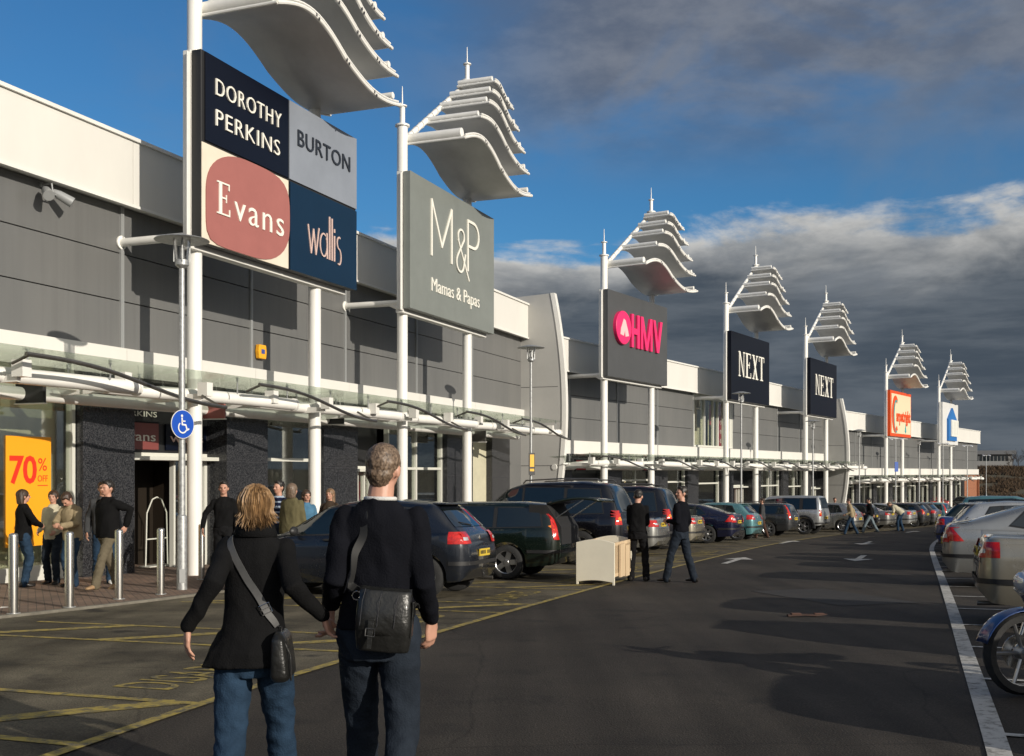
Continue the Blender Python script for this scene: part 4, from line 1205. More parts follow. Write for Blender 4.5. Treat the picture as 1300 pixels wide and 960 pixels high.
def project(bvh, lower, upper, axis, sgn, rows=6, lift=.006, thick=.0):
    """patch between two polylines given in 2D, laid on the body from outside"""
    g = []
    for k in range(rows + 1):
        t = k / rows; row = []
        for a, b_ in zip(lower, upper):
            u = lerp(a[0], b_[0], t); v = lerp(a[1], b_[1], t)
            if axis == 'y': o = Vector((u, sgn * 3, v)); d = Vector((0, -sgn, 0))
            elif axis == 'x': o = Vector((sgn * 9 if sgn > 0 else -3, u, v)); d = Vector((-sgn, 0, 0))
            else: o = Vector((u, v, 5)); d = Vector((0, 0, -1))
            loc, nrm, idx, dist = bvh.ray_cast(o, d)
            if axis == 'x' and sgn < 0 and (loc is None or loc.x > .5):
                loc, nrm, idx, dist = bvh.find_nearest(Vector((.06, u, v)))
            if loc is None:
                loc, nrm, idx, dist = bvh.find_nearest(o + d * 2.2)
            if nrm.dot(d) > 0: nrm = -nrm
            row.append(loc + nrm * lift * .4 - d * lift)
        g.append(row)
    return g
def densify(p, n=6):
    out = []
    for a, b_ in zip(p[:-1], p[1:]):
        for k in range(n): out.append((lerp(a[0], b_[0], k / n), lerp(a[1], b_[1], k / n)))
    out.append(p[-1]); return out

def wheel_parts(r, spokes):
    t = MB(); w_ = .105
    t.lathe([(r * .66, -w_), (r * .86, -w_ * 1.05), (r * .97, -w_ * .85), (r, -w_ * .5), (r, w_ * .5), (r * .97, w_ * .85), (r * .86, w_ * 1.05), (r * .66, w_)], 28, 'Y')
    tyre = t.mesh('tyre', M['rubber'], True)
    q = MB(); R_ = r * .67
    q.cur = 1; q.lathe([(R_, -.07), (R_, .05), (.0, .05)], 24, 'Y'); q.lathe([(0, -.035), (R_ * .97, -.035)], 24, 'Y')
    q.cur = 0
    q.lathe([(R_ * .92, -.06), (R_ * .93, -.085), (R_ * 1.0, -.10), (R_ * 1.02, -.095), (R_ * 1.02, -.06)], 28, 'Y')
    for s_ in range(spokes):
        a = 2 * PI * s_ / spokes; c, d = math.cos(a), math.sin(a)
        wi, wo = (.035, .032) if spokes > 5 else (.045, .05)
        def T(u, v, y): return (u * c - v * d, y, u * d + v * c)
        q.prism([T(.03, -wi, -.085), T(R_ * .95, -wo, -.088), T(R_ * .95, wo, -.088), T(.03, wi, -.085)], (0, .035, 0))
    q.lathe([(0, -.10), (.045, -.098), (.055, -.08)], 12, 'Y')
    rim = q.mesh('rim', [M['rim'], M['rimdark']], False)
    return tyre, rim

def make_car(kind, spokes=7, tailgate_open=False, plate=True, rails=False, strip_=False):
    sp = SPECS[kind]; L_, W, wr = sp['L'], sp['W'], sp['wr']
    root = empty('parked_car')
    me, bvh = car_body(sp)
    me.materials.clear(); me.materials.append(M['black']); me.materials.append(M['rimdark'])
    me.polygons.foreach_set('use_smooth', [True] * len(me.polygons))
    try: me.set_sharp_from_angle(angle=R(38))
    except Exception: pass
    body = bpy.data.objects.new('body', me); COL.objects.link(body); body.parent = root
    def add(name, g_list, m, parent=root, smooth=True):
        mb = MB()
        for g in g_list: mb.quadgrid(g)
        return mb.build(name, m, parent, smooth=smooth, fixn=False)
    # side glass, with a dark surround and seams
    for sg in (1, -1):
        for w_ in sp['win']:
            a, b_, c, d = w_
            lo = densify([a, b_], 7); up = densify([d, c], 7)
            add('side_window', [project(bvh, lo, up, 'y', sg, 6, .007)], M['carglass'])
        # surround: one dark band below all the panes
        a = sp['win'][0][0]; b_ = sp['win'][-1][1]
        ex = .03
        lows = [(sp['win'][0][0][0] - ex, sp['win'][0][0][1] - .02)] + [(w_[1][0], w_[1][1] - .02) for w_ in sp['win'][:-1]] + [(b_[0] + .03, b_[1] - .02)]
        ups = [(sp['win'][0][3][0] - ex, sp['win'][0][3][1] + .02)] + [(w_[2][0], w_[2][1] + .02) for w_ in sp['win'][:-1]] + [(sp['win'][-1][2][0] + .02, sp['win'][-1][2][1] + .02)]
        add('window_surround', [project(bvh, densify(lows, 8), densify(ups, 8), 'y', sg, 7, .003)], M['black'])
        seams = []
        zl = interp(sp['bot'], L_ / 2) + .10
        for w_ in sp['win'][1:]:
            x = w_[0][0] - .04 if w_ is sp['win'][1] else w_[0][0] - .03
            if w_ is sp['win'][1]:
                x = max(x, sp['wx'][0] + wr + .02)
            seams.append(project(bvh, [(x, zl), (x + .009, zl)], [(x, w_[0][1] - .03), (x + .009, w_[0][1] - .03)], 'y', sg, 10, .002))
        x = sp['wx'][1] - wr - .16
        seams.append(project(bvh, [(x, zl), (x + .009, zl)], [(x + .06, .92), (x + .069, .92)], 'y', sg, 10, .002))
        seams.append(project(bvh, [(sp['wx'][0] + wr + .02, zl), (x, zl)], [(sp['wx'][0] + wr + .02, zl + .009), (x, zl + .009)], 'y', sg, 2, .002))
        add('door_seam', seams, M['seam'])
        hd = MB()
        for w_ in sp['win'][1:]:
            x = w_[0][0] + .06; z = w_[0][1] - .11
            loc, nrm, i_, d_ = bvh.ray_cast(Vector((x, sg * 3, z)), Vector((0, -sg, 0)))
            hd.box(x, x + .17, loc.y + sg * .002, loc.y + sg * .035, z, z + .035)
        hd.build('door_handle', body_handle_mat, root, bevel=.008)
        # mirror
        x = sp['win'][-1][1][0] - .22; z = sp['win'][-1][1][1] + .06
        mm = MB(); y0 = sg * (W / 2 - .03)
        mm.ellipsoid((x, y0 + sg * .12, z), (.055, .11, .075), 12, 8); mm.box(x - .02, x + .03, min(y0 - sg * .06, y0 + sg * .1), max(y0 - sg * .06, y0 + sg * .1), z - .05, z - .02)
        mm.build('mirror', M['black'], root, smooth=True)
    # windscreen and rear glass
    x0, x1, z1, z0 = sp['ws']
    hwB = W / 2 - .16; hwT = W / 2 - .30
    lo = [(lerp(-hwB, hwB, k / 10), z0 + .015) for k in range(11)]; up = [(lerp(-hwT, hwT, k / 10), z1 - .0) for k in range(11)]
    add('windscreen', [project(bvh, lo, up, 'x', 1, 8, .008)], M['carglass'])
    tp = sp['top']; zroof = sp['H']
    zb = interp(sp['belt'], .2) + .12; zu = zroof - .10
    if kind in ('saloon',): zb = 1.07; zu = 1.36
    if kind == 'fastback': zb = 1.11; zu = 1.39
    hwB = W / 2 - (.17 if kind != 'jeep' else .15); hwT = W / 2 - (.30 if kind != 'jeep' else .26)
    lo = [(lerp(-hwB, hwB, k / 10), zb) for k in range(11)]; up = [(lerp(-hwT, hwT, k / 10), zu) for k in range(11)]
    add('rear_window', [project(bvh, lo, up, 'x', -1, 8, .008)], M['carglass'])
    # lights
    z0, z1, fi, reach = LIGHTS[kind]
    for sg in (1, -1):
        yo = W / 2 * .93
        rr = [(sg * lerp(W / 2 * fi, yo * .985, k / 6), z0) for k in range(7)]; ru = [(sg * lerp(W / 2 * (fi + .02), yo * .96, k / 6), z1) for k in range(7)]
        if kind == 'fastback': ru = [(sg * lerp(W / 2 * .80, yo * .96, k / 6), z1) for k in range(7)]
        x_in = .02
        if kind in ('estate', 'mpv', 'jeep'): ru = [(sg * lerp(W / 2 * (fi - .14 * (z1 > 1.3)), yo * (.955 if z1 < 1.3 else .84), k / 6), z1) for k in range(7)]
        sl_ = [(lerp(x_in, reach, k / 5), z0 + (.0 if kind != 'fastback' else .02)) for k in range(6)]; su = [(lerp(x_in + (.05 if z1 < 1.2 else .14), (reach if kind != 'fastback' else .14) + (.0 if z1 < 1.2 else .14), k / 5), z1) for k in range(6)]
        tl = add('tail_light', [project(bvh, rr, ru, 'x', -1, 5, .012), project(bvh, sl_, su, 'y', sg, 5, .012)], M['tail'])
        zc = lerp(z0, z1, .42); h_ = (z1 - z0) * .13
        rr = [(sg * lerp(W / 2 * max(fi, .7) + .01, yo * .95, k / 4), zc - h_) for k in range(5)]; ru = [(q[0], zc + h_) for q in rr]
        add('reversing_lamp', [project(bvh, rr, ru, 'x', -1, 2, .016)], M['lampclear'] if kind in ('hatch', 'saloon', 'fastback') else M['tailamber'], tl)
        hz = interp(sp['top'], L_ - .3)
        rr = [(sg * lerp(W / 2 * .52, W / 2 * .84, k / 5), hz - .20) for k in range(6)]; ru = [(sg * lerp(W / 2 * .50, W / 2 * .86, k / 5), hz - .07) for k in range(6)]
        sl_ = [(lerp(L_ - .32, L_ - .04, k / 5), hz - .20) for k in range(6)]; su = [(lerp(L_ - .42, L_ - .1, k / 5), hz - .08) for k in range(6)]
        add('headlight', [project(bvh, rr, ru, 'x', 1, 3, .010), project(bvh, sl_, su, 'y', sg, 3, .010)], M['lampclear'])
    gr = [(lerp(-.45, .45, k / 4), .56) for k in range(5)]; gu = [(q[0], .68) for q in gr]
    add('grille', [project(bvh, gr, gu, 'x', 1, 2, .008)], M['black'])
    # bumper strip, tailgate seam, plate
    hw_ = W / 2 * .93
    g = [project(bvh, [(lerp(-hw_, hw_, k / 16), .50) for k in range(17)], [(lerp(-hw_, hw_, k / 16), .56) for k in range(17)], 'x', -1, 2, .014)]
    for sg in (1, -1): g.append(project(bvh, [(lerp(.01, sp['wx'][0] - wr - .09, k / 6), .50) for k in range(7)], [(lerp(.01, sp['wx'][0] - wr - .09, k / 6), .56) for k in range(7)], 'y', sg, 2, .012))
    add('bumper_strip', g, M['black'])
    zt = .68 if kind != 'saloon' else .74
    g = [project(bvh, [(lerp(-hw_ * .86, hw_ * .86, k / 10), zt) for k in range(11)], [(lerp(-hw_ * .86, hw_ * .86, k / 10), zt + .010) for k in range(11)], 'x', -1, 1, .003)]
    for sg in (1, -1):
        yy = hw_ * .86 * sg
        g.append(project(bvh, [(yy, zt), (yy + .009, zt)], [(sg * (W / 2 - .20), min(zu, 1.04)), (sg * (W / 2 - .20) + .009, min(zu, 1.04))], 'x', -1, 6, .003))
    add('boot_seam', g, M['seam'])
    zp = .72 if kind in ('estate', 'jeep', 'mpv', 'fastback', 'small') else (.62 if kind == 'hatch' else .80)
    loc, nrm, i_, d_ = bvh.ray_cast(Vector((-3, 0, zp + .05)), Vector((1, 0, 0)))
    pm = MB(); pm.box(loc.x - .022, loc.x - .006, -.26, .26, zp, zp + .11); pl = pm.build('number_plate', M['plate'], root)
    pm = MB(); rnd = random.Random(kind)
    for q in range(7):
        if q == 4: continue
        y = .21 - q * .07; pm.box(loc.x - .025, loc.x - .0225, y - .045 + .02, y + .02, zp + .03, zp + .085)
    pm.build('plate_characters', M['black'], pl)
    em = MB(); loc, nrm, i_, d_ = bvh.ray_cast(Vector((-3, 0, .90)), Vector((1, 0, 0))); em.lathe([(0, -.006), (.04, -.005), (.045, .004)], 16, 'X', o=(loc.x - .004, 0, .90)); em.build('badge', M['chrome'], root, smooth=True)
    wp = MB(); zz = zb + .02; loc, nrm, i_, d_ = bvh.ray_cast(Vector((-3, 0, zz)), Vector((1, 0, 0))); wp.tube([(loc.x - .02, .0, zz), (loc.x + .0, .30, zz + .03), (loc.x + .04, .42, zz + .05)], .009, 5); wp.build('rear_wiper', M['black'], root)
    ex = MB(); ex.tube([(-.01, -.45, .25), (.3, -.45, .26)], .028, 10); ex.build('exhaust', M['darksteel'], root, smooth=True)
    # black lower bumper / sills for some
    if rails:
        for sg in (1, -1):
            rl = MB(); y = sg * (W / 2 - .27); z = zroof + .045
            rl.tube([(.55, y, z - .05), (.62, y, z), (1.5, y, z + .012), (2.35, y, z - .02), (2.42, y, z - .09)], .016, 8); rl.build('roof_rail', M['darksteel'], root, smooth=True)
    if strip_:
        for sg in (1, -1):
            g = []
            x0_ = sp['wx'][0] + wr + .07; x1_ = sp['wx'][1] - wr - .07
            g.append(project(bvh, [(lerp(x0_, x1_, k / 10), .46) for k in range(11)], [(lerp(x0_, x1_, k / 10), .60) for k in range(11)], 'y', sg, 3, .012))
            add('side_moulding', g, M['black'])
    tyre, rim = wheel_parts(wr, spokes)
    for wx in sp['wx']:
        for sg in (-1, 1):
            o = bpy.data.objects.new('wheel', tyre); COL.objects.link(o); o.parent = root
            o.location = (wx, sg * (W / 2 - .125), wr)
            if sg > 0: o.rotation_euler = (0, 0, PI)
            q = bpy.data.objects.new('rim', rim); COL.objects.link(q); q.parent = o
    # rear spoiler lip for hatch
    if kind in ('hatch', 'small'):
        s_ = MB(); x = interp([(a[1], a[0]) for a in sp['top'][:6]], zroof - .1)
        s_.box(x - .10, x + .12, -W / 2 + .34, W / 2 - .34, zroof - .075, zroof - .045); s_.build('spoiler', M['black'], root, bevel=.01)
    root['halfw'] = W / 2
    return root

body_handle_mat = M['black']
HIDE = []
CARS = {}
def paint(root, key):
    for ch in root.children:
        nm = ch.name.split('.')[0]
        if nm in ('body', 'tailgate', 'door', 'open_door'):
            ch.material_slots[0].link = 'OBJECT'; ch.material_slots[0].material = PAINT[key]
        if nm in ('spoiler',):
            ch.material_slots[0].link = 'OBJECT'; ch.material_slots[0].material = PAINT[key]

USED = {}
def place_car(kind, X, Y, yaw_nose, color, label, group='cars parked in the bays', variant=None):
    """X, Y: middle of the rear bumper on the ground; yaw_nose: heading of the nose"""
    key = (kind, variant)
    if key not in CARS:
        CARS[key] = make_car(kind, **(variant_args.get(variant, {})))
        o = CARS[key]
    else: o = copy_tree(CARS[key])
    z = gz(Y) + .010
    ca, sa = math.cos(yaw_nose), math.sin(yaw_nose)
    fwd = Vector((ca, sa, 0)); fwd = (fwd - GN * fwd.dot(GN)) if Y > 8 else fwd
    fwd.normalize(); up = GN if (Y > 8 and Y < 62) else Vector((0, 0, 1)); fwd = (fwd - up * fwd.dot(up)).normalized(); left = up.cross(fwd)
    Mx = Matrix((fwd, left, up)).transposed()
    o.location = (X, Y, z); o.rotation_euler = Mx.to_euler()
    paint(o, color)
    tag(o, label, 'car', group)
    return o
variant_args = {None: {}, 'rails': dict(rails=True), 'five': dict(spokes=5, rails=False, strip_=True), 'strip': dict(strip_=True), 'volvo': dict(spokes=5, strip_=True)}

def yawL(Y, dev=0):
    P, t = along(L0r, Y); return math.atan2(t.x, -t.y) + dev   # direction of (-t.y, t.x)
def yl(Y, dev=0):
    P, t = along(L0r, Y); return math.atan2(t.x, -t.y) + dev
def yr(Y, dev=0):
    P, t = along(R0r, Y); return math.atan2(-t.x, t.y) + dev

rnd = random.Random(3)
# left row, near to far
place_car('hatch', -.44, 16.9, yl(16.9, R(4)), 'navygrey', 'dark blue grey hatchback right behind the walking couple', variant=None)
place_car('estate', 1.12, 20.95, yl(21, R(3)), 'dgreen', 'dark green estate with its tailgate raised, beside the cream cot', variant='volvo')
place_car('mpv', 2.85, 25.9, yl(26), 'black', 'tall black people carrier behind the dark green estate', variant='rails').scale = (1.03, 1.03, 1.10)
place_car('saloon', 4.2, 30.0, yl(30), 'silver', 'silver saloon with red tail light behind the man in black')
place_car('mpv', 5.0, 32.6, yl(32), 'black', 'black high roofed car between two silver saloons', variant='rails')
place_car('saloon', 6.0, 34.6, yl(34), 'gold', 'pale gold saloon just right of the standing man in jeans')
place_car('fastback', 8.3, 39.6, yl(39), 'navy', 'navy blue saloon with white spoked wheels before the teal hatchback')
place_car('hatch', 9.7, 42.6, yl(42), 'teal', 'teal blue hatchback beside the navy saloon')
place_car('estate', 12.5, 47.8, yl(48), 'dgrey', 'dark grey estate next to the silver off-roader', variant='rails')
place_car('jeep', 14.75, 51.0, yl(51), 'lsilver', 'boxy silver off-roader with grey wheel arches and roof rails', variant='five')
place_car('hatch', 17.7, 55.2, yl(55), 'silver', 'silver hatchback with its driver door standing open')
place_car('estate', 19.6, 58.4, yl(58), 'black', 'black car behind the two far pedestrians')
place_car('saloon', 21.4, 61.0, yl(61), 'silver', 'silver saloon at the left of the stooping shopper')
place_car('saloon', 24.0, 64.8, yl(64), 'lsilver', 'pale silver saloon at the right of the stooping shopper')
place_car('small', 25.6, 66.9, yl(67), 'dgrey', 'small charcoal car in the far left row')
place_car('hatch', 27.2, 69.2, yl(69), 'grey', 'mid grey hatchback in the far left row')
place_car('estate', 28.8, 71.4, yl(71), 'teal', 'teal estate in the far left row')
place_car('saloon', 30.5, 73.6, yl(73), 'black', 'black saloon in the far left row')
# right row
place_car('saloon', 5.66, 13.25, yr(13), 'gold', 'champagne saloon at the right edge of the picture, rear towards the aisle', variant='strip')
place_car('fastback', 7.72, 19.5, yr(20), 'silver', 'silver fastback with a triangular dark red tail light')
cols = ['silver', 'lsilver', 'navy', 'dgrey', 'blue', 'dgreen', 'grey', 'red', 'navygrey', 'lsilver', 'black', 'teal']
adj = {'navy': 'navy', 'dgrey': 'dark grey', 'black': 'black', 'silver': 'silver', 'blue': 'bright blue', 'dgreen': 'dark green', 'grey': 'mid grey', 'red': 'dark red', 'navygrey': 'blue grey', 'lsilver': 'pale silver', 'teal': 'teal', 'white': 'white', 'gold': 'champagne'}
kn = {'hatch': 'hatchback', 'estate': 'estate car', 'mpv': 'people carrier', 'jeep': 'off-roader', 'saloon': 'saloon', 'fastback': 'fastback', 'small': 'small hatchback'}
ordn = ['first', 'second', 'third', 'fourth', 'fifth', 'sixth', 'seventh', 'eighth', 'ninth', 'tenth', 'eleventh', 'twelfth', 'thirteenth', 'fourteenth', 'fifteenth', 'sixteenth', 'seventeenth', 'eighteenth', 'nineteenth', 'twentieth']
yy = 23.6; i = 0
kinds = ['saloon', 'hatch', 'small', 'estate', 'saloon', 'hatch', 'fastback', 'estate', 'small', 'saloon', 'hatch', 'mpv']
while yy < 74:
    P, t = along(R0r, yy)
    if i != 3:
        q = Vector((t.y, -t.x)); off = rnd.uniform(.1, .5)
        kd = kinds[i % 12]; cl_ = cols[i % 12]
        place_car(kd, P.x + q.x * off, P.y + q.y * off, yr(yy, R(rnd.uniform(-2, 2))), cl_, f'{adj[cl_]} {kn[kd]} in the right hand row, {ordn[i]} beyond the silver fastback' if i < 20 else f'{adj[cl_]} {kn[kd]} in the right row')
    yy += 2.5 * t.y; i += 1
# cars of the right row beside the camera: they cast the shadows over the aisle
for (Y, kd, cl_, lb) in ((10.2, 'small', 'dgrey', 'small dark grey hatchback just outside the right edge of the view'), (6.6, 'saloon', 'navy', 'navy saloon nearest the viewer at the right')):
    P, t = along(R0r, Y); q = Vector((t.y, -t.x))
    place_car(kd, P.x + q.x * 1.6, P.y + q.y * 1.6, yr(Y), cl_, lb)
# further rows across the car park
i = 0
lab = set()
for row, (ox, oy, n) in enumerate(((44, 72, 12), (56, 84, 12), (66, 98, 12))):
    for k in range(n):
        kd = kinds[(k * 5 + row) % 12]; cl_ = cols[(k * 7 + row * 4) % 12]
        X = ox + k * 2.9 * .57 - (0 if k < 6 else 0); Y = oy + k * 2.9 * .9 * .9
        if X / Y > .50 or X / Y < .40: continue
        place_car(kd, X, Y, yr(70, PI * (k % 3 == 0) * 0), cl_, f'{adj[cl_]} {kn[kd]} in the {["nearest", "second", "last"][row]} far row, {ordn[k]} along')
for k in range(16):
    X = 38.5 + k * 2.7; Y = 93 + (k % 2) * 1.2
    if abs(X / Y) > .50: continue
    kd = kinds[(k * 3 + 1) % 12]; cl_ = cols[(k * 5 + 2) % 12]
    place_car(kd, X, Y + 10, R(92), cl_, f'{adj[cl_]} {kn[kd]} below the scrub bank, {ordn[k]} from the left', group='cars along the scrub bank')

def find_car(lbl):
    for o in bpy.data.objects:
        if o.get('label', '').startswith(lbl): return o
# raised tailgate of the green estate: open load bay
v = find_car('dark green estate'); sp = SPECS['estate']
# dark opening
for ch in list(v.children_recursive):
    if ch.name.split('.')[0] in ('rear_window', 'rear_wiper', 'badge', 'boot_seam', 'number_plate', 'plate_characters'): bpy.data.objects.remove(ch)
m_ = MB(); m_.prism([(-.012, -.66, .66), (.0, -.66, .98), (.10, -.62, 1.15), (.26, -.56, 1.40), (.6, -.56, 1.40), (.6, -.66, .66)], (0, 1.32, 0)); ob = m_.build('load_bay_opening', M['cabin'], v)
m_ = MB()
rows = []
for k in range(9):
    t = k / 8; rows.append([(.28 - 1.02 * t, yv, 1.44 + .20 * math.sin(t * PI * .5) - .14 * t * t) for yv in (-.70 + .04 * t, -.35, 0, .35, .70 - .04 * t)])
m_.quadgrid(rows); tg = m_.build('tailgate', M['black'], v, smooth=True)
md = tg.modifiers.new('s', 'SOLIDIFY'); md.thickness = .05
paint(v, 'dgreen')
m_ = MB()
for sg in (1, -1): m_.tube([(.12, sg * .62, 1.15), (-.42, sg * .62, 1.50)], .012, 6)
m_.build('gas_strut', M['steel'], v)
# open door of the far silver hatchback
v = find_car('silver hatchback with its driver')
m_ = MB(); m_.prism([(0, 0, .35), (-.85, 0, .35), (-.85, 0, .95), (-.55, 0, 1.35), (0, 0, 1.38)][::-1], (0, .06, 0)); dr = m_.build('open_door', M['black'], v)
dr.location = (2.95, -.92, 0); dr.rotation_euler = (0, 0, R(62))
m_ = MB(); m_.prism([(-.08, -.005, .95), (-.80, -.005, .95), (-.52, -.005, 1.29), (-.08, -.005, 1.32)], (0, .07, 0)); m_.build('door_window', M['carglass'], dr)
paint(v, 'silver')
# grey arches for the off-roader
v = find_car('boxy silver off-roader'); sp = SPECS['jeep']
for sg in (1, -1):
    for wx in sp['wx']:
        m_ = MB(); rows = []
        for k in range(15):
            a = R(-10 + 200 * k / 14); c, s_ = math.cos(a), math.sin(a)
            rows.append([(wx + c * r_, sg * y_, sp['wr'] + s_ * r_) for r_, y_ in ((.43, .80), (.43, .955), (.52, .955), (.54, .90), (.54, .80))])
        m_.quadgrid(rows); m_.build('wheel_arch', PAINT['dgrey'], v, smooth=True)
# ------------------------------------------------------------------ people
def cloth(name, c, var=.25, rough=.9, bump=.3, vs=6):
    return mat(name, c, rough, var=var, vscale=vs, bump=bump, bscale=120, spec=.1)
SKIN = mat('skin', (0.50, 0.27, 0.19), .5, var=.12, vscale=12); 
sk = M['skin'] = SKIN
ss = SKIN.node_tree.nodes['Principled BSDF']; ss.inputs['Subsurface Weight'].default_value = .0
M['lips'] = mat('lips', (0.36, 0.12, 0.10), .5); M['eye'] = mat('eye', (0.03, 0.02, 0.015), .3); M['eyew'] = mat('eye_white', (.6, .57, .54), .4)
M['shoe'] = mat('dark_shoe', (0.015, 0.013, 0.012), .4); M['shoetan'] = mat('tan_shoe', (0.30, 0.19, 0.10), .6); M['shoew'] = mat('white_trainer', (0.6, 0.6, 0.58), .5)

def hairmat(name, c0, c1, sc=60, zs=.12):
    m, nt, b = newmat(name); N_ = nt.nodes; L_ = nt.links
    t = N_.new('ShaderNodeTexCoord'); mp = N_.new('ShaderNodeMapping'); mp.inputs['Scale'].default_value = (1, 1, zs); L_.new(t.outputs['Object'], mp.inputs[0])
    n = N_.new('ShaderNodeTexNoise'); n.inputs['Scale'].default_value = sc; n.inputs['Detail'].default_value = 3; L_.new(mp.outputs[0], n.inputs['Vector'])
    cr = N_.new('ShaderNodeValToRGB'); cr.color_ramp.elements[0].position = .35; cr.color_ramp.elements[0].color = (*c0, 1); cr.color_ramp.elements[1].position = .65; cr.color_ramp.elements[1].color = (*c1, 1)
    L_.new(n.outputs['Fac'], cr.inputs[0]); L_.new(cr.outputs[0], b.inputs['Base Color']); b.inputs['Roughness'].default_value = .5
    bp = N_.new('ShaderNodeBump'); bp.inputs['Strength'].default_value = .6; bp.inputs['Distance'].default_value = .004; L_.new(n.outputs['Fac'], bp.inputs['Height']); L_.new(bp.outputs[0], b.inputs['Normal'])
    return m
HAIR = {'blonde': hairmat('blonde_hair', (0.11, 0.060, 0.024), (0.34, 0.205, 0.095)), 'grey': hairmat('greying_hair', (0.060, 0.038, 0.024), (0.22, 0.155, 0.105), 120, .5),
        'brown': hairmat('brown_hair', (0.02, 0.011, 0.007), (0.06, 0.032, 0.018)), 'black': hairmat('black_hair', (0.006, 0.005, 0.004), (0.02, 0.014, 0.010)),
        'light': hairmat('light_brown_hair', (0.09, 0.05, 0.025), (0.26, 0.16, 0.09))}

def remesh(mb, voxel, smooth=2, disp=None):
    me = mb.mesh('tmp', [M['black']]); me.polygons.foreach_set('material_index', [0] * len(me.polygons))
    o = bpy.data.objects.new('tmp', me); COL.objects.link(o)
    md = o.modifiers.new('r', 'REMESH'); md.mode = 'VOXEL'; md.voxel_size = voxel; md.use_smooth_shade = True
    if smooth:
        sm = o.modifiers.new('s', 'SMOOTH'); sm.factor = .5; sm.iterations = smooth
    bpy.context.view_layer.update()
    dg = bpy.context.evaluated_depsgraph_get()
    r = bpy.data.meshes.new_from_object(o.evaluated_get(dg))
    bpy.data.objects.remove(o); bpy.data.meshes.remove(me)
    if disp:
        ns = [v.normal.copy() for v in r.vertices]
        for v, n in zip(r.vertices, ns): v.co += n * disp(v.co, n)
    r.polygons.foreach_set('use_smooth', [True] * len(r.polygons)); r.update()
    return r
def rbuild(mb, name, m, parent, voxel, smooth=2, disp=None, matfn=None):
    me = remesh(mb, voxel, smooth, disp); me.materials.clear()
    ms = m if isinstance(m, (list, tuple)) else [m]
    for q in ms: me.materials.append(q)
    if matfn:
        for p in me.polygons: p.material_index = matfn(p.center)
    me.name = name
    o = bpy.data.objects.new(name, me); COL.objects.link(o); o.parent = parent
    return o

def limb(mb, pts, rads, seg=12, squash=None):
    mb.tube(pts, rads, seg, squash=squash)
    for p, r in ((pts[0], rads[0]), (pts[-1], rads[-1])): mb.ellipsoid(p, (r, r, r), seg, 6)

def ik(a, t, l1, l2, pole):
    a = Vector(a); t = Vector(t); d = t - a; D = d.length
    mx = (l1 + l2) * .998
    if D > mx: t = a + d * (mx / D); d = t - a; D = mx
    x = (l1 * l1 - l2 * l2 + D * D) / (2 * D); h = math.sqrt(max(0, l1 * l1 - x * x))
    u = d.normalized(); p = Vector(pole); p = (p - u * p.dot(u)).normalized()
    return a + u * x + p * h, t

def foldfn(amp, sx=7, sz=3.2, skew=2.5, fine=0):
    def f(p, n):
        q = Vector((p.x * sx + p.z * skew, p.y * sx, p.z * sz - abs(p.x) * 3))
        a = noise.noise(q); b_ = noise.noise(q * 2.3 + Vector((5, 1, 2)))
        r_ = amp * ((1 - abs(a) * 2.4) * .7 + b_ * .5)
        if fine: r_ += fine * noise.noise(p * 90)
        return r_
    return f

def hand(mb, wrist, d, palmn, side, s=1.0, curl=.5, rf=1.0):
    """wrist point, pointing direction, palm normal, side = +1 when the thumb is at +side of cross"""
    d = Vector(d).normalized(); n = Vector(palmn); n = (n - d * n.dot(d)).normalized(); w_ = d.cross(n) * side
    W_ = Vector(wrist)
    mb.loft([(W_ - d * .01 * s, .026 * s, .019 * s, w_, n), (W_ + d * .02 * s, .030 * s, .017 * s, w_, n), (W_ + d * .055 * s, .040 * s, .015 * s, w_, n), (W_ + d * .088 * s, .039 * s, .013 * s, w_, n), (W_ + d * .098 * s, .030 * s, .010 * s, w_, n)], 14, power=2.6)
    for k, (off, ln) in enumerate(((.029, .066), (.010, .075), (-.010, .070), (-.028, .054))):
        a = W_ + d * (.080 if abs(off) > .02 else .086) * s + w_ * off * s
        c1 = curl * (.5 + .12 * k); c2 = curl * (1.25 + .15 * k); c3 = c2 + curl * .5
        d1 = (d * math.cos(c1) + n * math.sin(c1) + w_ * off * 1.6).normalized(); d2 = (d * math.cos(c2) + n * math.sin(c2)).normalized(); d3 = (d * math.cos(c3) + n * math.sin(c3)).normalized()
        p1 = a + d1 * ln * .46 * s + d1 * .012 * s; p2 = p1 + d2 * ln * .36 * s; p3 = p2 + d3 * ln * .28 * s
        limb(mb, [a, p1, p2, p3], [.0094 * s * rf, .0090 * s * rf, .0082 * s * rf, .0068 * s * rf], 8)
    a = W_ + d * .025 * s + w_ * .026 * s
    d1 = (d * .75 + w_ * .60 + n * .30).normalized(); d2 = (d * .95 + w_ * .12 + n * .30).normalized()
    p1 = a + d1 * .042 * s; p2 = p1 + d2 * .030 * s; p3 = p2 + d2 * .022 * s
    limb(mb, [a, p1, p2, p3], [.0145 * s, .0115 * s, .0098 * s, .0078 * s], 8)

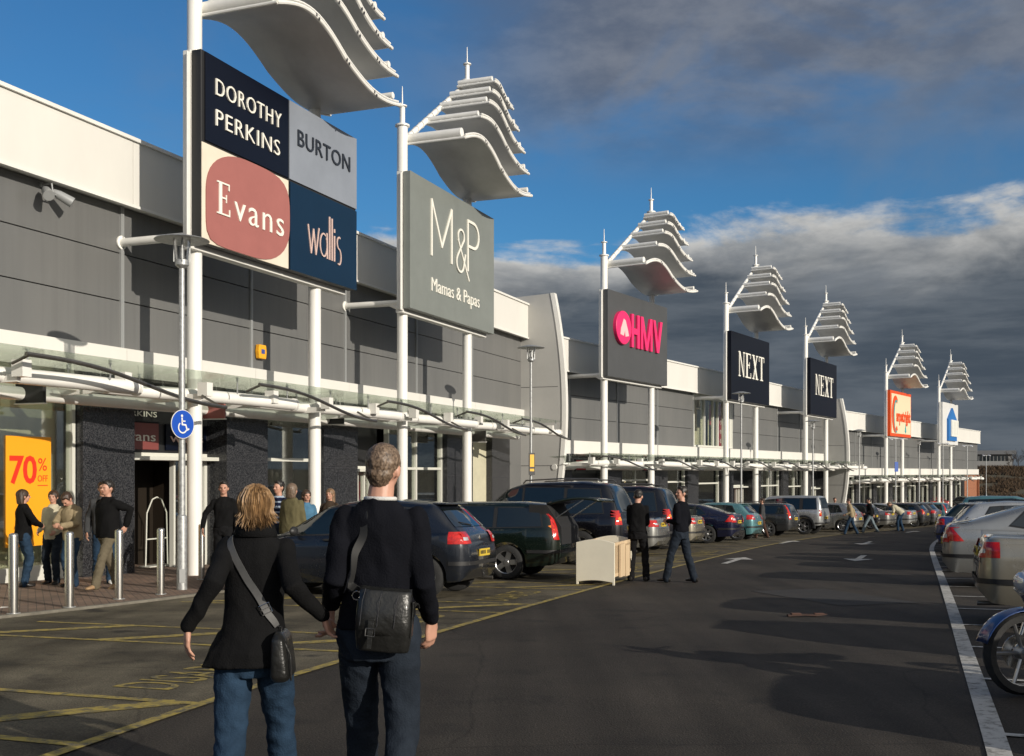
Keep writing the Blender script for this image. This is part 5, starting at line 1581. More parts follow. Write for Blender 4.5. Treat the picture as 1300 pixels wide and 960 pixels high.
def person(label, X, Y, face, height, top, legs, hair='brown', pose=None, jacket='sweater', voxel=.014, shoe='shoe', group=None,
           female=False, ground=None, hairstyle='short', topfn=None, skirt=None, build_=1.0, cuff=True):
    pose = pose or {}
    zg = gz(Y) + .038 if ground is None else ground
    root = empty('person', (X, Y, zg), face, label, 'person', group)
    s = height / 1.75; root.scale = (s, s, s)
    near = voxel < .009
    lean = pose.get('lean', (0, 0, 0)); hy, hp, hr = pose.get('head', (0, 0, 0))
    drop = pose.get('drop', 0)
    pel = Vector((0, 0, .95 - drop)); 
    ML = Matrix.Rotation(lean[2], 3, 'Z') @ Matrix.Rotation(-lean[0], 3, 'X') @ Matrix.Rotation(lean[1], 3, 'Y')
    def T(p):    # torso space (origin at pelvis) to local
        return pel + ML @ (Vector(p) - Vector((0, 0, .95)))
    axx, axy = ML @ Vector((1, 0, 0)), ML @ Vector((0, 1, 0))
    kw = .90 if female else 1.0; B = build_
    sh = .150 * kw + .0
    SL, SRr = T((-sh, 0, 1.395)), T((sh, 0, 1.395))
    HL, HR = Vector((-.088, 0, .92 - drop)), Vector((.088, 0, .92 - drop))
    fL = Vector(pose.get('footL', (-.10, .05, .08))); fR = Vector(pose.get('footR', (.10, -.02, .08)))
    kL, fL = ik(HL, fL, .43, .43, pose.get('kneeL', (-.1, 1, 0))); kR, fR = ik(HR, fR, .43, .43, pose.get('kneeR', (.1, 1, 0)))
    hL = Vector(pose.get('handL', (-.25, .05, .86))); hR = Vector(pose.get('handR', (.25, .05, .86)))
    eL, hL = ik(SL, hL, .285, .255, pose.get('elbL', (-.25, -1, -.1))); eR, hR = ik(SRr, hR, .285, .255, pose.get('elbR', (.25, -1, -.1)))
    # --- continuous body
    b_ = MB()
    def tor(secs, grow=0.0, power=2.3):
        b = [(T((0, yo, z)), (rx * kw * B + grow), (ry * B + grow), axx, axy) for z, rx, ry, yo in secs]
        return b
    base = [(.86, .150, .110, -.005), (.95, .160, .115, -.012), (1.06, .145, .100, -.002), (1.16, .142, .100, .004), (1.28, .160, .112, .006), (1.37, .165, .105, .0), (1.43, .125, .085, -.008), (1.475, .062, .060, -.012)]
    b_.loft(tor(base, -.012), 20)
    neck0 = T((0, -.012, 1.45)); 
    HM = ML @ Matrix.Rotation(hy, 3, 'Z') @ Matrix.Rotation(-hp, 3, 'X') @ Matrix.Rotation(hr, 3, 'Y')
    HM = HM * pose.get('hs', 1.06)
    nb = T((0, -.005, 1.502))
    def H(p): return nb + HM @ (Vector(p) - Vector((0, -.005, 1.52)))
    limb(b_, [neck0, T((0, -.008, 1.50)), H((0, .0, 1.57))], [.062, .052 if female else .057, .054], 14)
    b_.ellipsoid(H((0, -.008, 1.658)), (.074, .094, .096), 18, 12, HM)
    b_.ellipsoid(H((0, .030, 1.612)), (.058, .062, .075), 16, 10, HM)
    b_.ellipsoid(H((0, .052, 1.568)), (.034, .034, .026), 12, 8, HM)
    b_.ellipsoid(H((0, .070, 1.665)), (.052, .026, .016), 12, 8, HM)
    limb(b_, [H((0, .088, 1.650)), H((0, .108, 1.622))], [.009, .0145], 8)
    for sg in (-1, 1):
        b_.ellipsoid(H((sg * .076, -.004, 1.635)), (.011, .020, .031), 10, 8, HM)
        b_.ellipsoid(H((sg * .040, .062, 1.622)), (.020, .022, .020), 10, 8, HM)
    armr = (.042, .034, .029, .026) if not female else (.038, .031, .026, .023)
    for a, e, h in ((SL, eL, hL), (SRr, eR, hR)):
        limb(b_, [a, a.lerp(e, .5), e, e.lerp(h, .35), h], [armr[0], armr[0] * .93, armr[1], armr[1] * .95, armr[3]], 12)
    for a, k, f in ((HL, kL, fL), (HR, kR, fR)):
        limb(b_, [a, a.lerp(k, .5), k, k.lerp(f, .3), f], [.078, .066, .050, .050, .033], 12)
    for sg, h, e, key in ((-1, hL, eL, 'L'), (1, hR, eR, 'R')):
        d = Vector(pose.get('dir' + key, (h - e))); pn = Vector(pose.get('palm' + key, (-sg, 0, 0)))
        hs = .88 if female else 1.0
        dn = d.normalized(); nn = (pn - dn * pn.dot(dn)).normalized()
        fwd = Vector(pose.get('thumb' + key, (0, 1, 0)))
        side = 1 if dn.cross(nn).dot(fwd) > 0 else -1
        hand(b_, h + dn * .01, dn, nn, side, hs, pose.get('curl' + key, .55), 1.0 if near else 1.15)
    body = rbuild(b_, 'body', SKIN, root, voxel * .75, 2 if near else 1)
    # face details
    f_ = MB()
    for sg in (-1, 1): f_.ellipsoid(H((sg * .031, .0865, 1.640)), (.011, .006, .0055), 8, 6, HM)
    f_.build('eyes', M['eye'], body, smooth=True)
    f_ = MB(); f_.ellipsoid(H((0, .0865, 1.592)), (.023, .008, .006), 10, 6, HM); f_.build('lips', M['lips'], body, smooth=True)
    f_ = MB()
    for sg in (-1, 1): f_.ellipsoid(H((sg * .032, .088, 1.658)), (.019, .006, .0035), 8, 6, HM)
    f_.build('eyebrows', HAIR[hair], body, smooth=True)
    # --- hair
    h_ = MB()
    if hairstyle == 'short':
        h_.ellipsoid(H((0, -.026, 1.688)), (.081, .099, .084), 20, 12, HM); h_.ellipsoid(H((0, -.055, 1.63)), (.070, .060, .066), 16, 10, HM)
        h_.ellipsoid(H((0, .028, 1.738)), (.056, .052, .026), 12, 8, HM)
        for sg in (-1, 1): h_.ellipsoid(H((sg * .073, .010, 1.668)), (.011, .028, .034), 8, 6, HM)
        rbuild(h_, 'hair', HAIR[hair], body, voxel * .6, 2, (lambda p, n: .0035 * noise.noise(p * 70) + .003 * noise.noise(p * 30)) if near else (lambda p, n: .006 * noise.noise(p * 30)))
    elif hairstyle == 'cropped':
        h_.ellipsoid(H((0, -.016, 1.672)), (.0805, .097, .0915), 24, 14, HM); h_.ellipsoid(H((0, -.048, 1.622)), (.066, .056, .060), 18, 10, HM); h_.ellipsoid(H((0, -.045, 1.585)), (.050, .038, .035), 14, 8, HM)
        rbuild(h_, 'hair', HAIR[hair], body, .005, 2, lambda p, n: .0030 * noise.noise(p * 160) + .003 * noise.noise(p * 45))
    else:
        ln = {'bob': .16, 'long': .28, 'tied': .05}[hairstyle]
        h_.ellipsoid(H((0, -.022, 1.672)), (.092, .106, .096), 20, 12, HM)
        h_.loft([(H((0, -.045, 1.67)), .090, .080, HM @ Vector((1, 0, 0)), HM @ Vector((0, 1, 0))), (H((0, -.050, 1.67 - ln * .5)), .094, .066, HM @ Vector((1, 0, 0)), HM @ Vector((0, 1, 0))), (H((0, -.052, 1.67 - ln)), .086, .050, HM @ Vector((1, 0, 0)), HM @ Vector((0, 1, 0)))], 16)
        if hairstyle == 'tied': h_.ellipsoid(H((0, -.125, 1.66)), (.035, .04, .035), 10, 8, HM)
        rbuild(h_, 'hair', HAIR[hair], body, voxel * .6, 2, (lambda p, n: .005 * noise.noise(Vector((p.x * 60, p.y * 60, p.z * 8)))))
        if near:
            rr = random.Random(5); lk = MB()
            for q in range(430):
                a = rr.uniform(-PI * .98, PI * .02) if q % 5 else rr.uniform(-PI, PI)
                ph = rr.uniform(.1, 1.45)
                st = Vector((.094 * math.cos(a) * math.sin(ph), -.022 + .108 * math.sin(a) * math.sin(ph), 1.672 + .098 * math.cos(ph)))
                if st.y > .055 and st.z < 1.70: continue
                rad = Vector((math.cos(a), math.sin(a), 0))
                endz = rr.uniform(1.510, 1.565) + (.02 if abs(math.cos(a)) > .8 else 0)
                if q % 6 == 0: endz -= .015
                flare = rr.uniform(.0, .022) * (1 if rr.random() > .3 else 1.7)
                pts = []
                eq = Vector((.099 * math.cos(a), -.030 + .108 * math.sin(a), 1.645))
                wv = rr.uniform(0, 6)
                for k in range(8):
                    t = k / 7
                    if t < .4: p = st.lerp(eq, t / .4) + rad * .008 * math.sin(t / .4 * PI)
                    else:
                        u = (t - .4) / .6; p = Vector((eq.x * (1 - .10 * math.sin(u * PI)), eq.y * (1 - .10 * math.sin(u * PI)), lerp(eq.z, endz, u))) + rad * flare * u ** 3
                    p += Vector((math.sin(wv + t * 5) * .004, math.cos(wv + t * 4) * .004, 0))
                    pts.append(H(p))
                r0 = rr.uniform(.004, .0075)
                lk.tube(pts, [r0 * .7, r0, r0 * 1.05, r0 * 1.05, r0, r0 * .85, r0 * .55, .0006], 6, squash=(1, .45))
            lk.build('locks', HAIR[hair], body, smooth=True)
    # --- top
    t_ = MB()
    if jacket == 'coat':
        secs = [(.86, .196, .152, -.02), (.92, .188, .142, -.015), (1.04, .155, .118, -.004), (1.12, .147, .110, .0), (1.22, .155, .115, .004), (1.33, .170, .120, .004), (1.39, .162, .110, -.0), (1.435, .125, .090, -.008), (1.465, .090, .078, -.01), (1.50, .072, .072, -.012), (1.53, .068, .068, -.012)]
        sl = 1.12
    elif jacket == 'jacket':
        secs = [(.84, .178, .138, -.01), (.92, .182, .142, -.012), (1.05, .175, .135, 0), (1.2, .175, .132, .004), (1.33, .182, .130, .004), (1.39, .168, .115, 0), (1.435, .130, .092, -.008), (1.465, .094, .080, -.01), (1.495, .070, .070, -.012)]
        sl = 1.25
    else:
        secs = [(.93, .168, .128, -.012), (.98, .166, .124, -.01), (1.08, .156, .116, 0), (1.2, .158, .118, .004), (1.33, .172, .122, .004), (1.39, .160, .110, 0), (1.43, .128, .090, -.006), (1.462, .092, .074, -.01), (1.482, .066, .066, -.012)]
        sl = 1.0
    t_.loft(tor(secs), 26, power=2.25)
    for a, e, h in ((SL, eL, hL), (SRr, eR, hR)):
        k1 = (.055 if not female else .051) * kw * sl * (1.0 if near else 1.05)
        limb(t_, [a, a.lerp(e, .5), e, e.lerp(h, .5), h + (e - h) * .02], [k1 * 1.0, k1 * .93, k1 * .84, k1 * .76, k1 * .66], 16)
    if skirt: skirt(t_, T)
    matfn = None
    topm = top if isinstance(top, (list, tuple)) else [top]
    tb = rbuild(t_, {'coat': 'coat', 'jacket': 'jacket'}.get(jacket, 'sweater'), topm, root, voxel, 2, (foldfn(.012, 8, 3.6, 3.2) if jacket == 'sweater' else foldfn(.008, 7, 3.0)) if near else foldfn(.013, 7, 3.2), topfn)
    # --- trousers
    l_ = MB()
    l_.loft([(Vector((0, -.008, z - drop)), rx * B * (.92 if female else 1), ry * B * (.95 if female else 1)) for z, rx, ry in ((.80, .150, .105), (.86, .166, .122), (.94, .168, .124), (1.02, .152, .112), (1.05, .140, .10))], 22)
    for a, k, f in ((HL, kL, fL), (HR, kR, fR)):
        limb(l_, [a, a.lerp(k, .5), k, k.lerp(f, .5), f + Vector((0, 0, -.02))], [.094, .083, .070, .066, .068 if not female else .06], 16)
    rbuild(l_, 'trousers', legs, root, voxel, 2, foldfn(.009 if near else .012, 9, 11, 4))
    # --- shoes
    for f, k in ((fL, kL), (fR, kR)):
        dr = Vector((pose.get('toe', 0) * (1 if f is fR else -1) + .06 * (1 if f.x > 0 else -1), 1, 0)).normalized()
        pitch = pose.get('pitchL' if f is fL else 'pitchR', 0)
        up = Vector((0, 0, 1)); dv = (dr * math.cos(pitch) - up * math.sin(pitch)); upv = (up * math.cos(pitch) + dr * math.sin(pitch)); sd_ = dv.cross(upv)
        m_ = MB(); o_ = f - upv * .075
        m_.loft([(o_ - dv * .085 + upv * .04, .020, .030, sd_, upv), (o_ - dv * .070 + upv * .042, .034, .042, sd_, upv), (o_ - dv * .01 + upv * .052, .040, .052, sd_, upv), (o_ + dv * .06 + upv * .036, .044, .036, sd_, upv), (o_ + dv * .13 + upv * .026, .046, .026, sd_, upv), (o_ + dv * .175 + upv * .022, .034, .020, sd_, upv), (o_ + dv * .19 + upv * .02, .015, .012, sd_, upv)], 14)
        m_.build('shoe', M[shoe], root, smooth=True)
    root['h'] = height
    return root, dict(T=T, H=H, SL=SL, SR=SRr, hL=hL, hR=hR, eL=eL, eR=eR)

JEANS = cloth('denim_blue', (0.022, 0.044, 0.078), .45); DJEANS = cloth('denim_dark', (0.018, 0.024, 0.034), .4); BLK = cloth('black_wool', (0.0075, 0.0075, 0.008), .3)
NAVYK = cloth('navy_knit', (0.0055, 0.006, 0.009), .25); TRBLK = cloth('black_trousers', (0.010, 0.010, 0.011)); KHAKI = cloth('khaki_trousers', (0.13, 0.11, 0.075)); CREAMJ = cloth('cream_jacket', (0.50, 0.46, 0.34), .15)
TAN = cloth('tan_jacket', (0.30, 0.24, 0.15), .2); OLIVE = cloth('olive_jacket', (0.12, 0.105, 0.055), .2); BROWN = cloth('brown_top', (0.05, 0.035, 0.025)); STRIPEA = cloth('navy_stripe', (0.015, 0.02, 0.05)); STRIPEB = cloth('pale_stripe', (0.35, 0.42, 0.52), .1)
LBLUE = cloth('light_blue_top', (0.07, 0.17, 0.27)); GRYC = cloth('grey_coat', (0.05, 0.052, 0.055)); DKRED = cloth('brown_trousers', (0.07, 0.04, 0.03)); WHT = cloth('white_shirt', (.6, .6, .58), .1)
M['leather'] = mat('black_leather', (0.014, 0.014, 0.013), .34, var=.4, vscale=9, bump=.2, bscale=45, rvar=.10, coat=.2)
M['strapm'] = mat('webbing_strap', (0.075, 0.075, 0.075), .6, var=.2, vscale=30)

# ------- the couple
ZC = 4.88
W_, wi = person('fair haired woman in a black coat with crossbody bag, holding the man\'s hand', -1.160, ZC, R(2), 1.655, BLK, JEANS, 'blonde', jacket='coat', voxel=.008, female=True, ground=0, hairstyle='bob',
    pose=dict(hs=.80, lean=(R(2), R(1), 0), head=(R(12), R(-2), R(-3)), handL=(-.265, -.17, 1.05), handR=(.335, -.04, 1.08), elbL=(.12, -1, -.3), elbR=(.15, -1, -.4), dirL=(-.08, .05, -1), palmL=(.6, .3, .1), thumbL=(.2, 1, 0), curlL=.42,
      dirR=(.35, .25, -1), palmR=(1, -.2, .2), thumbR=(-.2, 1, 0), curlR=.75, footL=(-.09, -.28, .13), footR=(.10, .30, .09), pitchL=R(35), pitchR=R(-10)),
    skirt=lambda mb, T: (mb.loft([(Vector((-.02, -.01, .855)), .208, .168), (Vector((-.008, -.015, .92)), .196, .156), (T((0, -.012, 1.0)), .160, .120)], 26),
                         mb.prism([T((-.11, -.10, 1.0)), Vector((-.225, -.12, .85)), Vector((-.05, -.165, .85)), T((-.02, -.12, 1.0))], (0, .06, 0))))
Mn, mi = person('man in a dark navy sweater with black satchel, holding the woman\'s hand', -.600, ZC, R(-1), 1.82, NAVYK, DJEANS, 'grey', jacket='sweater', voxel=.008, ground=0, hairstyle='cropped', build_=.97,
    pose=dict(hs=.92, lean=(R(1), R(1), 0), head=(R(-16), R(0), R(5)), handL=(-.222, .10, 1.02), handR=(.212, .14, .955), elbL=(.16, -1, 0), elbR=(.05, -1, 0), dirL=(-.02, .1, -1), palmL=(-1, -.3, 0), thumbL=(.0, 1, .2), curlL=.8,
      dirR=(.02, .15, -1), palmR=(-.8, .5, 0), thumbR=(0, 1, 0), curlR=.75, footL=(-.10, .26, .09), footR=(.10, -.25, .13), pitchR=R(32), pitchL=R(-8)))
# collar of the shirt under the sweater, coat collar, back vent
m_ = MB(); T = mi['T']; pts = [T((.064 * math.cos(a), -.012 + .062 * math.sin(a), 1.484)) for a in [2 * PI * k / 20 for k in range(21)]]
m_.tube(pts, .009, 8, caps=False); m_.build('shirt_collar', WHT, Mn, smooth=True)
m_ = MB(); T = wi['T']; rows = []
for k in range(25):
    a = PI + PI * k / 24 if False else 2 * PI * k / 24
    rows.append([T((r_ * math.cos(a), -.014 + r_ * .92 * math.sin(a), z)) for r_, z in ((.070, 1.545), (.080, 1.548), (.094, 1.49), (.105, 1.452))])
m_.quadgrid(rows); co_ = m_.build('coat_collar', BLK, W_, smooth=True); md = co_.modifiers.new('s', 'SOLIDIFY'); md.thickness = .006


def wrapstrap(name, parent, pts, width, bvh_obs, m, thick=.004, off=.004, n=40):
    """strap lying on the clothed body: the guide curve is pressed onto the surface"""
    P = []
    for (a, b_) in zip(pts[:-1], pts[1:]):
        for k in range(n // (len(pts) - 1)): P.append(Vector(a).lerp(Vector(b_), k / (n // (len(pts) - 1))))
    P.append(Vector(pts[-1]))
    bm = bmesh.new(); bm.from_mesh(bvh_obs.data); bv = BVHTree.FromBMesh(bm); bm.free()
    rows = []
    S_ = []; NN = []
    for p in P:
        loc, nr, i_, d_ = bv.find_nearest(p); S_.append(loc); NN.append(nr)
    for _ in range(4):
        S_ = [S_[0]] + [(a + b_ * 2 + c) / 4 for a, b_, c in zip(S_[:-2], S_[1:-1], S_[2:])] + [S_[-1]]
        NN = [NN[0]] + [((a + b_ * 2 + c) / 4).normalized() for a, b_, c in zip(NN[:-2], NN[1:-1], NN[2:])] + [NN[-1]]
    for k, (p, nr) in enumerate(zip(S_, NN)):
        t = (S_[min(k + 1, len(S_) - 1)] - S_[max(k - 1, 0)]).normalized(); w_ = t.cross(nr).normalized() * width / 2
        rows.append([p + nr * off - w_, p + nr * (off + thick) - w_, p + nr * (off + thick) + w_, p + nr * off + w_])
    mb = MB(); mb.quadgrid(rows, closed=True)
    return mb.build(name, m, parent, smooth=True), S_, NN
def findch(root, n):
    for c in root.children:
        if c.name.split('.')[0] == n: return c
# woman's bag
T = wi['T']; coat = findch(W_, 'coat')
bagW = empty('shoulder_bag', W_.location, W_.rotation_euler[2], 'slim black leather bag hanging at the woman\'s right hip on a grey strap', 'bag'); bagW.scale = W_.scale
stw, S_, NN = wrapstrap('strap', bagW, [T((-.05, .14, 1.30)), T((-.092, .05, 1.47)), T((-.110, -.08, 1.42)), T((-.02, -.16, 1.25)), T((.09, -.16, 1.12)), T((.150, -.11, 1.045))], .034, coat, M['strapm'], .004, .007)
for frac, nm in ((.80, 'buckle'),):
    i_ = int(len(S_) * frac); p, nr = S_[i_], NN[i_]; t = (S_[i_ + 1] - S_[i_ - 1]).normalized(); w_ = t.cross(nr).normalized()
    m_ = MB(); c = p + nr * .014; q = [c + t * .022 + w_ * .024, c + t * .022 - w_ * .024, c - t * .022 - w_ * .024, c - t * .022 + w_ * .024]
    m_.tube(q + [q[0]], .0032, 6, caps=False); m_.tube([c - w_ * .022, c + w_ * .022], .0025, 6); m_.build('buckle', M['chrome'], bagW, smooth=True)
e_ = S_[-1] + NN[-1] * .012
m_ = MB(); m_.tube([e_ + Vector((-.02, 0, .0)), e_ + Vector((.02, 0, 0)), e_ + Vector((.02, 0, -.022)), e_ + Vector((-.02, 0, -.022)), e_ + Vector((-.02, 0, 0))], .003, 6, caps=False); m_.build('ring', M['chrome'], bagW, smooth=True)
m_ = MB(); bc = e_ + Vector((.018, .0, -.02))
m_.loft([(bc + Vector((0, 0, -.00)), .018, .085), (bc + Vector((0.002, 0, -.03)), .034, .125), (bc + Vector((.006, 0, -.12)), .044, .130), (bc + Vector((.010, 0, -.20)), .048, .130), (bc + Vector((.010, 0, -.225)), .034, .11)], 20, power=4)
rbuild(m_, 'bag_body', M['leather'], bagW, .008, 2, foldfn(.0015, 10, 10))
m_ = MB(); m_.tube([bc + Vector((.02, -.09, -.02)), bc + Vector((.058, -.10, -.10)), bc + Vector((.062, -.10, -.215))], .005, 6); m_.build('piping', M['leather'], bagW, smooth=True)
# man's satchel
T = mi['T']; swt = findch(Mn, 'sweater')
bagM = empty('satchel', Mn.location, Mn.rotation_euler[2], 'creased black leather satchel with buckled flap across the man\'s lower back', 'bag'); bagM.scale = Mn.scale
bagM.rotation_euler = (0, R(5), Mn.rotation_euler[2]); bagM.location.x -= .085
bx, bz = .04, .99
m_ = MB()
rows = []
for k in range(9):
    z = bz - .128 + .256 * k / 8 ; f = math.sin(PI * (k + .8) / 9.6)
    rows.append((Vector((bx + .01 * (1 - k / 8), -.165 - .020 * f, z)), .106 + .010 * f, .034 + .020 * f))
m_.loft(rows, 26, power=3.4)
rbuild(m_, 'satchel_body', M['leather'], bagM, .007, 3, foldfn(.003, 7, 7, 4))
# flap following the front (rear-facing) side
m_ = MB(); rows = []
for k in range(13):
    t = k / 12; z = bz + .136 - .18 * t; yo = -.175 - .062 * math.sin(min(1, t * 1.35) * PI / 2) ; row = []
    for j in range(17):
        u = j / 16 * 2 - 1
        zz = z - (.012 if t > .95 else 0) * (1 - u * u); row.append(Vector((bx + u * .108, yo + .022 * u * u + .0035 * noise.noise(Vector((u * 6, t * 5, 3))), zz)))
    rows.append(row)
m_.quadgrid(rows); fl = m_.build('flap', M['leather'], bagM, smooth=True); md = fl.modifiers.new('s', 'SOLIDIFY'); md.thickness = .005
m_ = MB()
for k in range(3):
    x = bx - .08 + k * .07; m_.tube([(x, -.200, bz + .128), (x - .004, -.240, bz + .08), (x - .006, -.243, bz - .02)], .0016, 5)
m_.build('flap_stitching', M['seam'], fl)
m_ = MB(); m_.prism([(bx - .052, -.246, bz + .01), (bx - .026, -.246, bz + .01), (bx - .030, -.250, bz - .11), (bx - .048, -.250, bz - .11)], (0, -.004, 0)); m_.build('flap_strap', M['leather'], fl, bevel=.001)
m_ = MB(); q = [Vector((bx - .058, -.254, bz - .028)), Vector((bx - .020, -.254, bz - .028)), Vector((bx - .020, -.254, bz - .058)), Vector((bx - .058, -.254, bz - .058))]; m_.tube(q + [q[0]], .003, 6, caps=False); m_.build('flap_buckle', M['chrome'], fl, smooth=True)
wrapstrap('strap', bagM, [Vector((-.068, -.175, bz + .09)), T((-.085, -.14, 1.15)), T((-.098, -.15, 1.30)), T((-.098, -.09, 1.42)), T((-.095, .04, 1.46)), T((-.04, .14, 1.32)), T((.09, .16, 1.18)), T((.18, .06, 1.05)), Vector((.155, -.15, bz + .06))], .034, swt, mat('dark_strap', (.012, .012, .012), .65, var=.2, vscale=30), .005, .006, 64)
m_ = MB(); q = Vector((-.075, -.196, bz + .095)); m_.tube([q + Vector((.018 * math.cos(a), 0, .018 * math.sin(a))) for a in [2 * PI * k / 14 for k in range(15)]], .003, 6, caps=False); m_.build('ring', M['chrome'], bagM, smooth=True)
m_ = MB(); m_.box(bx + .120, bx + .126, -.21, -.15, bz - .06, bz + .09); m_.build('side_gusset', M['leather'], bagM, bevel=.002)

# ------- people by the shop front
def stripefn(c): return 1 if (c.z * 11) % 1 < .32 else 0
C_ = 'people on the pavement by the shops'
P_ = {}
person('woman in black with bobbed brown hair, back turned, beside the orange sale poster', -8.2, 18.25, R(-50), 1.63, BLK, JEANS, 'brown', jacket='jacket', female=True, hairstyle='bob', group=C_, pose=dict(handL=(-.12, .26, 1.12), handR=(.14, .26, 1.10), elbL=(-1, -.2, -.3), elbR=(1, -.2, -.3)))
person('smiling woman in a cream jacket facing the camera', -7.98, 18.9, R(175), 1.62, CREAMJ, DJEANS, 'brown', jacket='jacket', female=True, hairstyle='tied', group=C_, pose=dict(handL=(-.16, .2, 1.0), handR=(.16, .22, 1.0), head=(R(10), 0, 0)))
person('person in a tan jacket with head bowed over a phone', -7.42, 18.35, R(160), 1.62, TAN, JEANS, 'brown', jacket='jacket', group=C_, hairstyle='short', pose=dict(head=(0, R(42), 0), lean=(R(5), 0, 0), handL=(-.04, .30, 1.12), handR=(.06, .29, 1.10), elbL=(-1, -.3, -.4), elbR=(1, -.3, -.4), palmL=(1, 0, 0), palmR=(-1, 0, 0)))
person('man half hidden behind the stocky man, with pale blue scarf', -7.18, 19.1, R(205), 1.78, GRYC, JEANS, 'black', jacket='jacket', group=C_, shoe='shoew', pose=dict(handL=(-.26, .1, .9), handR=(.26, -.05, .9), footL=(-.1, .15, .08), footR=(.1, -.2, .1)))
person('stocky man in a black zip jacket and khaki trousers, striding along the pavement', -6.55, 17.6, R(150), 1.76, BLK, KHAKI, 'black', jacket='jacket', group=C_, shoe='shoetan', build_=1.12, pose=dict(handL=(-.30, -.12, 1.05), handR=(.30, -.10, 1.02), elbL=(-1, -.8, 0), elbR=(1, -.8, 0), footL=(-.10, .33, .08), footR=(.11, -.28, .10), pitchR=R(22)))
person('man in a black shirt walking out from behind the white mast', -5.25, 19.8, R(187), 1.80, BLK, TRBLK, 'black', jacket='sweater', group=C_, pose=dict(handR=(.34, .12, .94), handL=(-.24, .1, .9), elbR=(1, -.5, 0), footL=(-.1, .25, .08), footR=(.1, -.2, .1)))
person('young man in a navy and white striped top', -4.36, 20.3, R(150), 1.82, [STRIPEA, STRIPEB], DJEANS, 'black', jacket='sweater', group=C_, topfn=stripefn)
person('grey haired person in an olive jacket seen from behind', -3.98, 19.7, R(-20), 1.76, OLIVE, DJEANS, 'grey', jacket='jacket', group=C_, hairstyle='bob', build_=1.12)
person('person in a light blue top hidden behind the olive jacket', -3.95, 20.9, R(-150), 1.66, LBLUE, DJEANS, 'brown', jacket='jacket', group=C_, hairstyle='bob', female=True)
person('woman in a brown jacket with long fair brown hair, right of a white mast', -3.72, 22.2, R(170), 1.70, BROWN, DJEANS, 'light', jacket='jacket', group=C_, hairstyle='long', female=True, pose=dict(handR=(.2, .25, 1.05)))
# ------- on the tarmac
D_ = 'people walking among the parked cars'
person('man in black shirt and trousers, back turned, beside the cream cot', 2.32, 20.1, R(-14), 1.70, BLK, TRBLK, 'black', jacket='sweater', group=D_, ground=gz(20.1) + .004, pose=dict(head=(0, R(34), 0), lean=(R(4), 0, 0), handL=(-.08, .27, 1.10), handR=(.12, .26, 1.06), elbL=(-.35, -1, -.5), elbR=(.35, -1, -.5), footL=(-.13, .02, .08), footR=(.16, .05, .08)))
person('man in a dark sweater and jeans, legs apart, looking back at the camera', 3.06, 19.75, R(50), 1.74, NAVYK, DJEANS, 'black', jacket='sweater', group=D_, ground=gz(19.75) + .004, pose=dict(head=(R(62), 0, 0), lean=(R(-2), 0, 0), handL=(-.10, .20, 1.12), handR=(.22, .06, .90), elbL=(-.3, -1, -.5), footL=(-.16, .20, .08), footR=(.16, -.20, .08)))
person('woman in a grey coat and brown trousers walking past the dark grey estate', 10.35, 45.0, R(75), 1.66, GRYC, DKRED, 'brown', jacket='jacket', female=True, hairstyle='short', group=D_, ground=gz(45.0), voxel=.022, pose=dict(footL=(-.08, .25, .08), footR=(.08, -.25, .1), handR=(.2, .2, 1.0)))
person('far pedestrian in a tan coat and jeans, leftmost of the two striding together', 15.6, 50.0, R(80), 1.68, TAN, JEANS, 'brown', jacket='jacket', group=D_, ground=gz(50.0), voxel=.022, pose=dict(lean=(R(10), 0, 0), footL=(-.08, .32, .08), footR=(.08, -.3, .12), handL=(-.2, .25, 1.0), handR=(.2, -.2, .95)))
person('far pedestrian in a black jacket and pale jeans with a wide stride', 17.3, 52.5, R(85), 1.72, BLK, cloth('pale_denim', (0.16, 0.20, 0.22)), 'black', jacket='jacket', group=D_, ground=gz(52.5), voxel=.022, pose=dict(lean=(R(6), 0, 0), footL=(-.08, .4, .08), footR=(.08, -.38, .12), handL=(-.2, .25, 1.0), handR=(.2, -.2, .95)))
person('shopper in a cream coat stooping into a far silver saloon', 20.45, 57.2, R(60), 1.80, CREAMJ, JEANS, 'light', jacket='jacket', group=D_, ground=gz(57.2), voxel=.022, build_=1.2, pose=dict(lean=(R(50), 0, 0), head=(0, R(20), 0), handL=(-.2, .55, .95), handR=(.2, .55, .95), footL=(-.12, .1, .08), footR=(.12, -.1, .08)))
person('pedestrian with only the head showing above the silver off-roader', 18.0, 60.6, R(180), 1.78, cloth('red_top', (.25, .03, .02)), DJEANS, 'brown', group=D_, ground=gz(60.6), voxel=.022)
# ------------------------------------------------------------------ street furniture
def bollard(X, Y, label):
    r = empty('bollard', (X, Y, gz(Y) + .035), R(20), label, 'bollard', 'steel bollards along the pavement edge')
    m_ = MB(); m_.lathe([(.058, -.1), (.058, .985), (.055, 1.005), (.045, 1.018), (.02, 1.025), (0, 1.026)], 22); m_.build('post', M['steel'], r, smooth=True)
    m_ = MB(); m_.lathe([(.059, .005), (.085, .005), (.085, .012), (.059, .014)], 22); m_.build('base_ring', M['galv'], r, smooth=True)
    return r
for px, y, lb in ((17, 13.8, 'nearest polished steel bollard, at the left edge of the picture'), (88, 14.65, 'steel bollard standing in front of the tan jacket'), (151, 15.9, 'steel bollard standing in front of the stocky man in khaki trousers'), (204, 16.75, 'steel bollard in front of the brown shop doorway'), (256, 20.0, 'steel bollard just right of the nearest white mast')):
    bollard((px - 650) / F * y, y, lb)
# more of the same row, hidden by the couple and the cars
for k, y in enumerate((22.3, 24.6)):
    P, t = along(K, y); bollard(P.x - .35, y + .1, ['steel bollard hidden behind the couple, nose of the blue grey hatchback beside it', 'steel bollard at the pavement edge beyond the dark green estate'][k])

